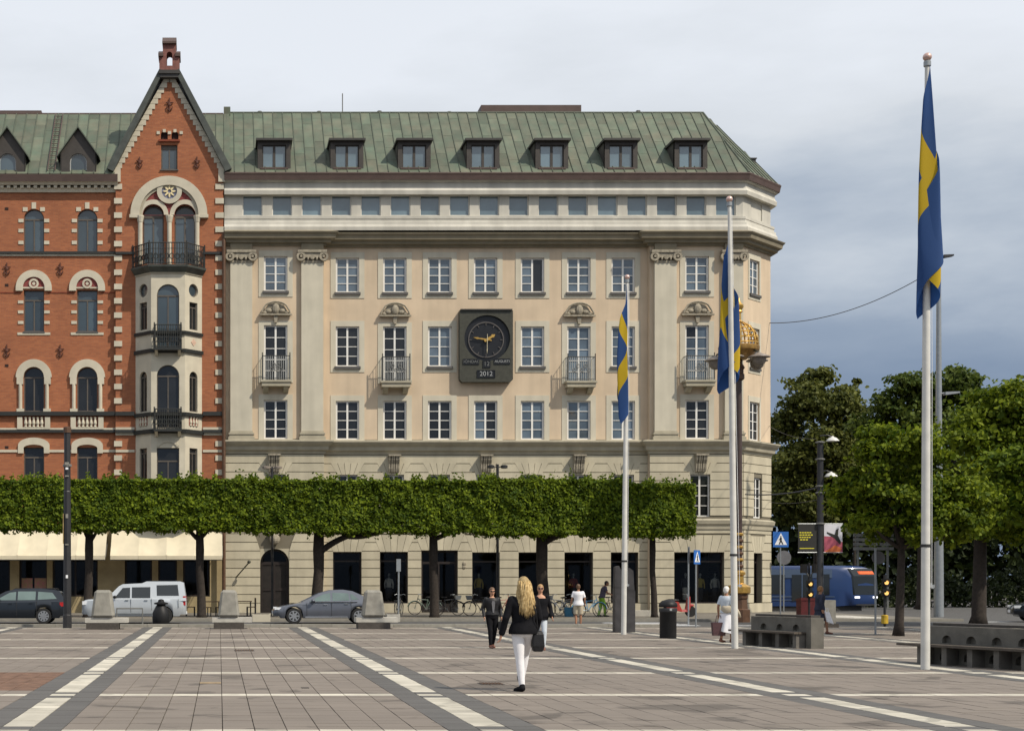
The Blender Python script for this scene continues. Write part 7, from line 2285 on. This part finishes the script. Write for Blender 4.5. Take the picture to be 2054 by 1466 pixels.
def torso(mb, z0, z1, k=1.0, add=0.0, lean=0.0, flare=0.0, sh=1.0, n=22):
    zs = [z0 + (z1 - z0) * i / 12 for i in range(13)]
    rings = []
    for zv in zs:
        rx = float(np.interp(zv, [p[0] for p in PROF], [p[1] for p in PROF])) * k + add
        ry = float(np.interp(zv, [p[0] for p in PROF], [p[2] for p in PROF])) * k + add
        if zv > 1.28: rx *= sh
        f = max(0, (1.1 - zv)) * flare
        yo = -lean * (zv - .9)
        rings.append([((rx + f) * math.cos(2 * math.pi * q / n), yo + (ry + f) * math.sin(2 * math.pi * q / n), zv) for q in range(n)])
    mb.loft(rings)
def chain(mb, pts, rad, n=12):
    mb.tube(pts, rad, n)
    for p, r in zip(pts, rad):
        mb.ell(p, (r, r, r), 10, 8)
def hand(mb, wrist, dirv, side, curl=.5):
    w = Vector(wrist); d = Vector(dirv).normalized()
    fw = Vector((0, -1, 0)); fw = (fw - d * fw.dot(d)).normalized()      # thumb side points forward
    out = d.cross(fw).normalized() * side                                # back of the hand
    pm = w + d * .05
    mb.loft([[tuple(w + d * t + fw * a + out * b) for a, b in ((-wd, -th), (wd, -th), (wd, th), (-wd, th))] for t, wd, th in ((0, .022, .018), (.03, .034, .016), (.085, .040, .013))])
    for q, l_ in enumerate((.068, .078, .072, .056)):
        b0 = w + d * .08 + fw * (.030 - q * .020)
        k1 = b0 + d * l_ * .5 - out * l_ * .15 * curl
        k2 = k1 + (d * (1 - curl * .6) - out * curl).normalized() * l_ * .5
        chain(mb, [b0, k1, k2], [.0095, .009, .0078], 8)
    b0 = w + d * .03 + fw * .028
    chain(mb, [b0, b0 + d * .028 + fw * .026, b0 + d * .062 + fw * .030], [.012, .0105, .009], 8)

def person(label, loc, rz, H, J, outfit, skin='skin'):
    t = thing('person', label, 'person', loc, rz)
    t.scale = (H / 1.75,) * 3
    ln = J.get('lean', 0.0)
    def tl(p): return (p[0], p[1] - ln * (p[2] - .9), p[2])
    sh, el, wr = J['shoulder'], J['elbow'], J['wrist']
    hip, kn, an = J['hip'], J['knee'], J['ankle']
    hd = Vector(J.get('head', (0, 0, 0))) + Vector((0, -ln * .72, 0))
    yaw = J.get('head_yaw', 0.0)
    # body: one continuous surface
    mb = MB()
    torso(mb, .86, 1.47, 1.0, 0, ln)
    Th = Matrix.Translation(hd + Vector((0, -.005, 1.53))) @ Matrix.Rotation(yaw, 4, 'Z')
    chain(mb, [tl((0, .012, 1.42)), tuple(Vector(tl((0, .005, 1.47)))), tuple(hd + Vector((0, -.002, 1.56)))], [.058, .052, .050])
    old = mb.T; mb.T = Th
    mb.ell((0, .0, .108), (.076, .096, .112), 18, 14)
    mb.ell((0, -.045, .045), (.050, .048, .050), 12, 10)
    mb.ell((0, -.098, .088), (.013, .020, .024), 8, 6)
    mb.ell((0, -.088, .050), (.026, .014, .010), 8, 6)
    for s_ in (-1, 1):
        mb.ell((s_ * .078, .008, .095), (.010, .020, .030), 8, 6)
    mb.T = old
    for i in (0, 1):
        s_ = (-1, 1)[i]
        chain(mb, [tl(sh[i]), tuple(Vector(tl(sh[i])).lerp(Vector(el[i]), .5)), el[i], tuple(Vector(el[i]).lerp(Vector(wr[i]), .4)), wr[i]], [.052, .046, .038, .039, .026])
        hand(mb, wr[i], Vector(wr[i]) - Vector(el[i]), s_, J.get('curl', .5))
        chain(mb, [hip[i], tuple(Vector(hip[i]).lerp(Vector(kn[i]), .5)), kn[i], tuple(Vector(kn[i]).lerp(Vector(an[i]), .35)), an[i]], [.088, .075, .054, .054, .036], 14)
        toe = J.get('toe', [(0, -1, -.28)] * 2)[i]
        tv = Vector(toe).normalized()
        a = Vector(an[i])
        chain(mb, [a + Vector((0, .035, -.03)), a + tv * .10 + Vector((0, 0, -.025)), a + tv * .175 + Vector((0, 0, -.02))], [.036, .036, .026], 10)
    link('body', remesh(mb, 'body', skin, .0075, 3), t)
    # eyes and mouth
    for s_ in (-1, 1):
        m_ = MB(Th); m_.ell((s_ * .031, -.088, .106), (.013, .008, .008), 8, 6); link('eye', m_.mesh('eye', 'eye_dark'), t)
    m_ = MB(Th); m_.ell((0, -.099, .049), (.022, .006, .005), 8, 6); link('mouth', m_.mesh('mouth', 'lip'), t)
    for kind, matn, o in outfit:
        m_ = MB()
        if kind == 'jacket':                              # top with sleeves
            torso(m_, o.get('z0', .86), o.get('z1', 1.45), 1.06, o.get('add', .02), ln, o.get('flare', 0.05), 1.06)
            for i in (0, 1):
                s1 = Vector(tl(sh[i])); e1, w1 = Vector(el[i]), Vector(wr[i])
                f = o.get('sleeve', 1.0)
                if f >= 1:
                    chain(m_, [s1, s1.lerp(e1, .5), e1, e1.lerp(w1, .5), e1.lerp(w1, .93)], [.072, .064, .056, .052, .042 + o.get('cuff', 0)])
                else:
                    m_.tube([s1 + Vector((0, 0, .01)), s1.lerp(e1, f * .5), s1.lerp(e1, f)], [.070, .068, .070], 14); m_.ell(s1, (.07, .07, .07), 10, 8)
            me = remesh(m_, kind, matn, .010, 5)
        elif kind == 'trousers':
            torso(m_, .84, o.get('z1', 1.0), 1.04, .012, ln)
            for i in (0, 1):
                h1, k1, a1 = Vector(hip[i]), Vector(kn[i]), Vector(an[i])
                w_ = o.get('wide', 0)
                if o.get('short'):
                    m_.tube([h1, h1.lerp(k1, .5), h1.lerp(k1, .96)], [.105 + w_, .100 + w_, .092 + w_], 14); m_.ell(h1, (.104, .104, .10), 12, 8)
                else:
                    chain(m_, [h1, h1.lerp(k1, .5), k1, k1.lerp(a1, .4), k1.lerp(a1, .97)], [.102 + w_, .088 + w_, .066 + w_, .062 + w_, .046 + w_], 14)
            me = remesh(m_, kind, matn, .010, 5)
        elif kind in ('skirt', 'coat_tail'):
            n = 40; rings = []
            z0, z1 = o['z0'], o['z1']
            for k in range(11):
                f = k / 10; zv = z1 + (z0 - z1) * f
                ring = []
                for q in range(n):
                    an_ = 2 * math.pi * q / n
                    w_ = 1 + o.get('fold', .08) * f * math.sin(an_ * 7 + f * 1.5) + .03 * math.sin(an_ * 3 + 1)
                    rx = (.165 + o.get('flare', .16) * f) * w_; ry = (.125 + o.get('flare', .16) * f * .9) * w_
                    ring.append((rx * math.cos(an_) + o.get('dx', 0) * f, ry * math.sin(an_) + o.get('dy', 0) * f - ln * (zv - .9), zv + o.get('hem', 0) * f * math.sin(an_ + .8)))
                rings.append(ring)
            m_.loft(rings); me = m_.mesh(kind, matn, True, 60)
        elif kind == 'shoes':
            for i in (0, 1):
                m_ = MB(); toe = Vector(J.get('toe', [(0, -1, -.28)] * 2)[i]).normalized(); a = Vector(an[i])
                chain(m_, [a + Vector((0, .045, -.035)), a + toe * .10 + Vector((0, 0, -.032)), a + toe * .195 + Vector((0, 0, -.022))], [.046, .046, .036], 10)
                m_.ell(a + Vector((0, .01, -.0)), (.046, .05, .05), 10, 8)
                link('shoe', remesh(m_, 'shoe', matn, .010, 3), t)
            continue
        elif kind == 'short_hair':
            m_.T = Th; m_.ell((0, .012, .128), (.086, .104, .102), 18, 12); m_.ell((0, .045, .085), (.080, .070, .085), 14, 10)
            if o.get('bun'): m_.ell((0, .115, .14), (.045, .045, .045), 10, 8)
            # leave the face free
            me = remesh(m_, kind, matn, .008, 2)
            co = np.empty(len(me.vertices) * 3); me.vertices.foreach_get('co', co); co = co.reshape(-1, 3)
            loc_ = np.array([list(Th.inverted() @ Vector(c)) for c in co])
            f = (loc_[:, 1] < -.03) & (loc_[:, 2] < .150)
            loc_[f, 1] = np.maximum(loc_[f, 1], -.03)
            co = np.array([list(Th @ Vector(c)) for c in loc_]); me.vertices.foreach_set('co', co.reshape(-1)); me.update(); kind = 'hair'
        elif kind == 'sunglasses':
            m_.T = Th
            for s_ in (-1, 1):
                m_.ell((s_ * .034, -.096, .108), (.030, .012, .023), 12, 8); m_.tube([(s_ * .060, -.088, .112), (s_ * .080, .0, .112)], .005, 5)
            m_.tube([(-.02, -.104, .112), (.02, -.104, .112)], .005, 5)
            me = m_.mesh(kind, matn, True)
        elif kind == 'long_hair':
            # cap and a fall of locks down the back
            m_.T = Th; m_.ell((0, .014, .125), (.092, .112, .112), 20, 14); m_.T = I4
            base = hd + Vector((0, .03, 1.60))
            me0 = remesh(m_, 'hair', matn, .008, 2)
            link('hair', me0, t)
            m_ = MB(); rl = random.Random(5)
            for q in range(480):
                an_ = rl.uniform(-.15, math.pi + .15)
                c_, s2 = math.cos(an_), math.sin(an_)
                top_ = base + Vector((c_ * .078, .005 + s2 * .075, rl.uniform(-.02, .10)))
                ln_ = o['len'] * rl.uniform(.78, 1.06) * (1 - .12 * abs(c_))
                spread = 1.0 + .75 * rl.uniform(.6, 1.1)
                wav = rl.uniform(0, 6.3)
                pts = []
                for k in range(8):
                    f = k / 7
                    pts.append(top_ + Vector((c_ * .082 * (spread - 1) * f ** .7 + .012 * math.sin(wav + f * 7) + o.get('sway', 0) * f, s2 * (.055 * min(1, f * 2.2)) + .014 * math.cos(wav + f * 6) + .02 * f, -ln_ * f)))
                r_ = rl.uniform(.005, .010)
                m_.tube(pts, [r_ * .8, r_, r_ * 1.1, r_ * 1.1, r_, r_ * .9, r_ * .7, r_ * .2], 6)
            me = m_.mesh('lock_of_hair', matn, True); o2 = link('hair_fall', me, t); continue
        link(kind, me, t)
    return t
stand = dict(shoulder=((-.175, 0, 1.40), (.175, 0, 1.40)), elbow=((-.235, .03, 1.12), (.235, .03, 1.12)), wrist=((-.225, -.05, .88), (.225, -.05, .88)),
             hip=((-.088, 0, .90), (.088, 0, .90)), knee=((-.095, -.02, .49), (.095, -.02, .49)), ankle=((-.095, .02, .085), (.095, .02, .085)))
def pose(**k):
    p = dict(stand); p.update(k); return p
# blonde woman walking away (her back to us): local x is mirrored by the half turn
d = gd(1386)
blonde = person('woman with long blonde hair, black jacket and white trousers walking away', (wx(1050, d), d, 0), R(180), 1.80,
       pose(ankle=((-.05, -.40, .16), (.035, .06, .085)), knee=((-.10, -.36, .56), (.06, .02, .49)), toe=[(0, -1, .25), (.35, -1, -.28)],
            elbow=((-.245, -.02, 1.13), (.275, .04, 1.13)), wrist=((-.215, -.16, .92), (.33, -.03, .88))),
       [('trousers', 'cloth_white', {}), ('jacket', 'cloth_black', dict(z0=.88, add=.035, flare=.12, cuff=.01)), ('shoes', 'cloth_black', {}), ('long_hair', 'hair_blonde', dict(len=.47, sway=-.03))])
# her shoulder bag
b_ = thing('shoulder_bag', 'black shoulder bag at the right hip of the blonde woman', 'bag', (wx(1050, d) + .215, d - .05, .80))
mb = MB(); mb.loft([[(a * w_, -.06 * w2, z_), (b2 * w_, -.06 * w2, z_), (b2 * w_, .06 * w2, z_), (a * w_, .06 * w2, z_)] for a, b2, w_, w2, z_ in ((-.09, .09, .8, 1, -.17), (-.10, .10, 1, 1.2, -.08), (-.09, .09, .95, 1, .10), (-.08, .08, .8, .5, .16))]); o = mb.build('pouch', 'leather_black', b_)
bv = o.modifiers.new('bevel', 'BEVEL'); bv.width = .02; bv.segments = 2
mb = MB(); mb.tube([(.0, -.02, .12), (-.05, -.11, .45), (-.12, -.10, .62), (-.30, -.10, .70)], .012, 5); mb.build('strap', 'leather_black', b_)
# sunglassed woman in the black jacket
d = gd(1299)
person('woman with sunglasses in black jacket and black leggings walking towards us', (wx(987, d), d, 0), R(4), 1.60,
       pose(ankle=((-.07, -.10, .085), (.06, .16, .10)), knee=((-.08, -.10, .49), (.085, .02, .49)), elbow=((-.25, .05, 1.13), (.26, .05, 1.13)), wrist=((-.25, -.08, .90), (.25, -.06, .90))),
       [('trousers', 'cloth_black', {}), ('jacket', 'leather_black', dict(z0=.95, add=.03, flare=.05)), ('shoes', 'leather_brown', {}), ('short_hair', 'hair_brown', dict(bun=1)), ('sunglasses', 'black_plastic', {})])
mb = MB(); mb.prism_y([(-.018, 1.02), (.018, 1.02), (.05, 1.30), (.03, 1.36), (-.03, 1.36), (-.05, 1.30)], -.158, -.12); o = mb.build('shirt_front', 'cloth_grey'); o.parent = [c for c in COL.objects if c.get('category') == 'person'][-1]
b_ = thing('hand_bag', 'dark bag carried by the sunglassed woman in the black jacket', 'bag', (wx(987, d) + .26, d - .06, .60))
mb = MB(); mb.loft([[(-.11 * w_, -.05, z_), (.11 * w_, -.05, z_), (.11 * w_, .05, z_), (-.11 * w_, .05, z_)] for w_, z_ in ((.9, -.12), (1.1, -.05), (1, .08), (.8, .10))]); mb.build('pouch', 'leather_black', b_)
mb = MB(); mb.tube([(-.06, 0, .09), (-.03, 0, .20), (.03, 0, .20), (.06, 0, .09)], .01, 5); mb.build('handle', 'leather_black', b_)
# woman in black half hidden by the blonde
d = gd(1303)
person('short haired woman with sunglasses in a black wrap, half hidden by the blonde woman', (wx(1084, d), d, 0), R(-6), 1.68,
       pose(ankle=((-.06, .14, .10), (.07, -.12, .085)), knee=((-.08, .02, .49), (.09, -.12, .49)), elbow=((-.25, .02, 1.12), (.27, .03, 1.12)), wrist=((-.22, -.12, .90), (.29, -.10, .90))),
       [('trousers', 'cloth_paleblue', {}), ('jacket', 'cloth_black', dict(z0=.80, z1=1.38, add=.035, flare=.10, cuff=.03)), ('shoes', 'leather_brown', {}), ('short_hair', 'hair_fair', {}), ('sunglasses', 'black_plastic', {})])
# man in white T-shirt
d = gd(1256)
person('man in white T-shirt and beige shorts seen from behind before the bicycles', (wx(1160, d), d, 0), R(160), 1.68,
       pose(ankle=((-.09, -.02, .085), (.08, .08, .085)), elbow=((-.26, -.02, 1.13), (.25, .04, 1.13)), wrist=((-.24, -.20, .95), (.31, -.06, .90))),
       [('trousers', 'cloth_beige', dict(short=1, wide=.01)), ('jacket', 'cloth_white', dict(z0=.86, add=.035, flare=.05, sleeve=.75)), ('shoes', 'leather_black', {}), ('short_hair', 'hair_brown', {})], 'skin_tan')
# man in green trousers
d = 72.6
person('man in dark T-shirt and bright green trousers bending over a bicycle', (wx(1207, d), d, .1), R(82), 1.76,
       pose(lean=.25, head=(0, -.05, -.03), ankle=((-.09, -.14, .085), (.08, .14, .085)), elbow=((-.24, -.24, 1.15), (.24, -.24, 1.15)), wrist=((-.20, -.46, 1.06), (.20, -.46, 1.06)), knee=((-.09, -.14, .49), (.09, .04, .49))),
       [('trousers', 'cloth_green', dict(wide=.012)), ('jacket', 'cloth_plum', dict(z0=.90, add=.03, sleeve=.7)), ('shoes', 'leather_black', {}), ('short_hair', 'hair_black', {})], 'skin_tan')
# old woman in the white skirt
d = gd(1288)
person('white haired woman in a long white skirt beside the flagpole and bench', (wx(1457, d), d, 0), R(128), 1.62,
       pose(ankle=((-.08, -.16, .085), (.08, .16, .10)), knee=((-.09, -.12, .49), (.09, .06, .49)), elbow=((-.25, .03, 1.12), (.25, .06, 1.12)), wrist=((-.26, -.10, .90), (.27, .02, .87)), head_yaw=R(10)),
       [('skirt', 'cloth_white', dict(z0=.30, z1=.97, flare=.15, fold=.10, hem=.07)), ('jacket', 'cloth_paleblue', dict(z0=.92, add=.03, sleeve=.8)), ('shoes', 'leather_brown', {}), ('short_hair', 'hair_white', {})], 'skin_tan')
b_ = thing('shopping_bag', 'dark red shopping bag hanging beside the white haired woman', 'bag', (wx(1441, d), d - .02, .40))
mb = MB(); mb.hexa([(-.17, -.07, -.20), (.17, -.07, -.20), (.17, .07, -.20), (-.17, .07, -.20), (-.20, -.09, .18), (.20, -.09, .18), (.20, .09, .18), (-.20, .09, .18)]); mb.build('sack', 'bag_maroon', b_)
mb = MB(); mb.tube([(-.10, 0, .17), (-.05, 0, .38), (.05, 0, .38), (.10, 0, .17)], .012, 5); mb.build('handle', 'bag_maroon', b_)
b_ = thing('beige_cardigan', 'beige cardigan tied round the waist of the white haired woman', 'cardigan', (wx(1462, d), d - .02, .97))
mb = MB(); n = 30
mb.loft([[((.21 * k_) * math.cos(2 * math.pi * q / n), (.19 * k_) * math.sin(2 * math.pi * q / n), z_ + .02 * math.sin(q * .9)) for q in range(n)] for k_, z_ in ((.90, .09), (1.05, .04), (1.08, -.04), (1.0, -.10))]); mb.build('band', 'cloth_beige', b_, smooth=True, angle=60)
mb = MB(); mb.tube([(.16, -.12, 0), (.22, -.16, -.12), (.27, -.15, -.24)], [.05, .045, .03], 8); mb.build('sleeve', 'cloth_beige', b_, smooth=True)
# woman in the dark coat
d = gd(1271)
person('woman in a dark coat walking to the right behind the benches', (wx(1644, d), d, 0), R(98), 1.62,
       pose(lean=.05, ankle=((-.08, -.26, .085), (.07, .28, .12)), knee=((-.09, -.20, .49), (.09, .10, .50)), elbow=((-.24, .10, 1.13), (.24, -.06, 1.13)), wrist=((-.24, .04, .90), (.24, -.24, .95))),
       [('jacket', 'cloth_navy', dict(z0=.84, add=.04)), ('coat_tail', 'cloth_navy', dict(z0=.48, z1=1.0, flare=.08, fold=.05)), ('shoes', 'leather_brown', {}), ('short_hair', 'hair_ginger', {})], 'skin_tan')
b_ = thing('white_bag', 'pale bag carried by the woman in the dark coat', 'bag', (wx(1655, d), d - .28, .64))
mb = MB(); mb.hexa([(-.05, -.05, -.22), (.16, -.05, -.30), (.16, .05, -.30), (-.05, .05, -.22), (-.12, -.04, .12), (.02, -.04, .10), (.02, .04, .10), (-.12, .04, .12)]); mb.build('sack', 'cloth_white', b_)
mb = MB(); mb.tube([(-.10, 0, .11), (-.10, 0, .24), (-.02, 0, .24), (.0, 0, .10)], .01, 5); mb.build('handle', 'cloth_white', b_)
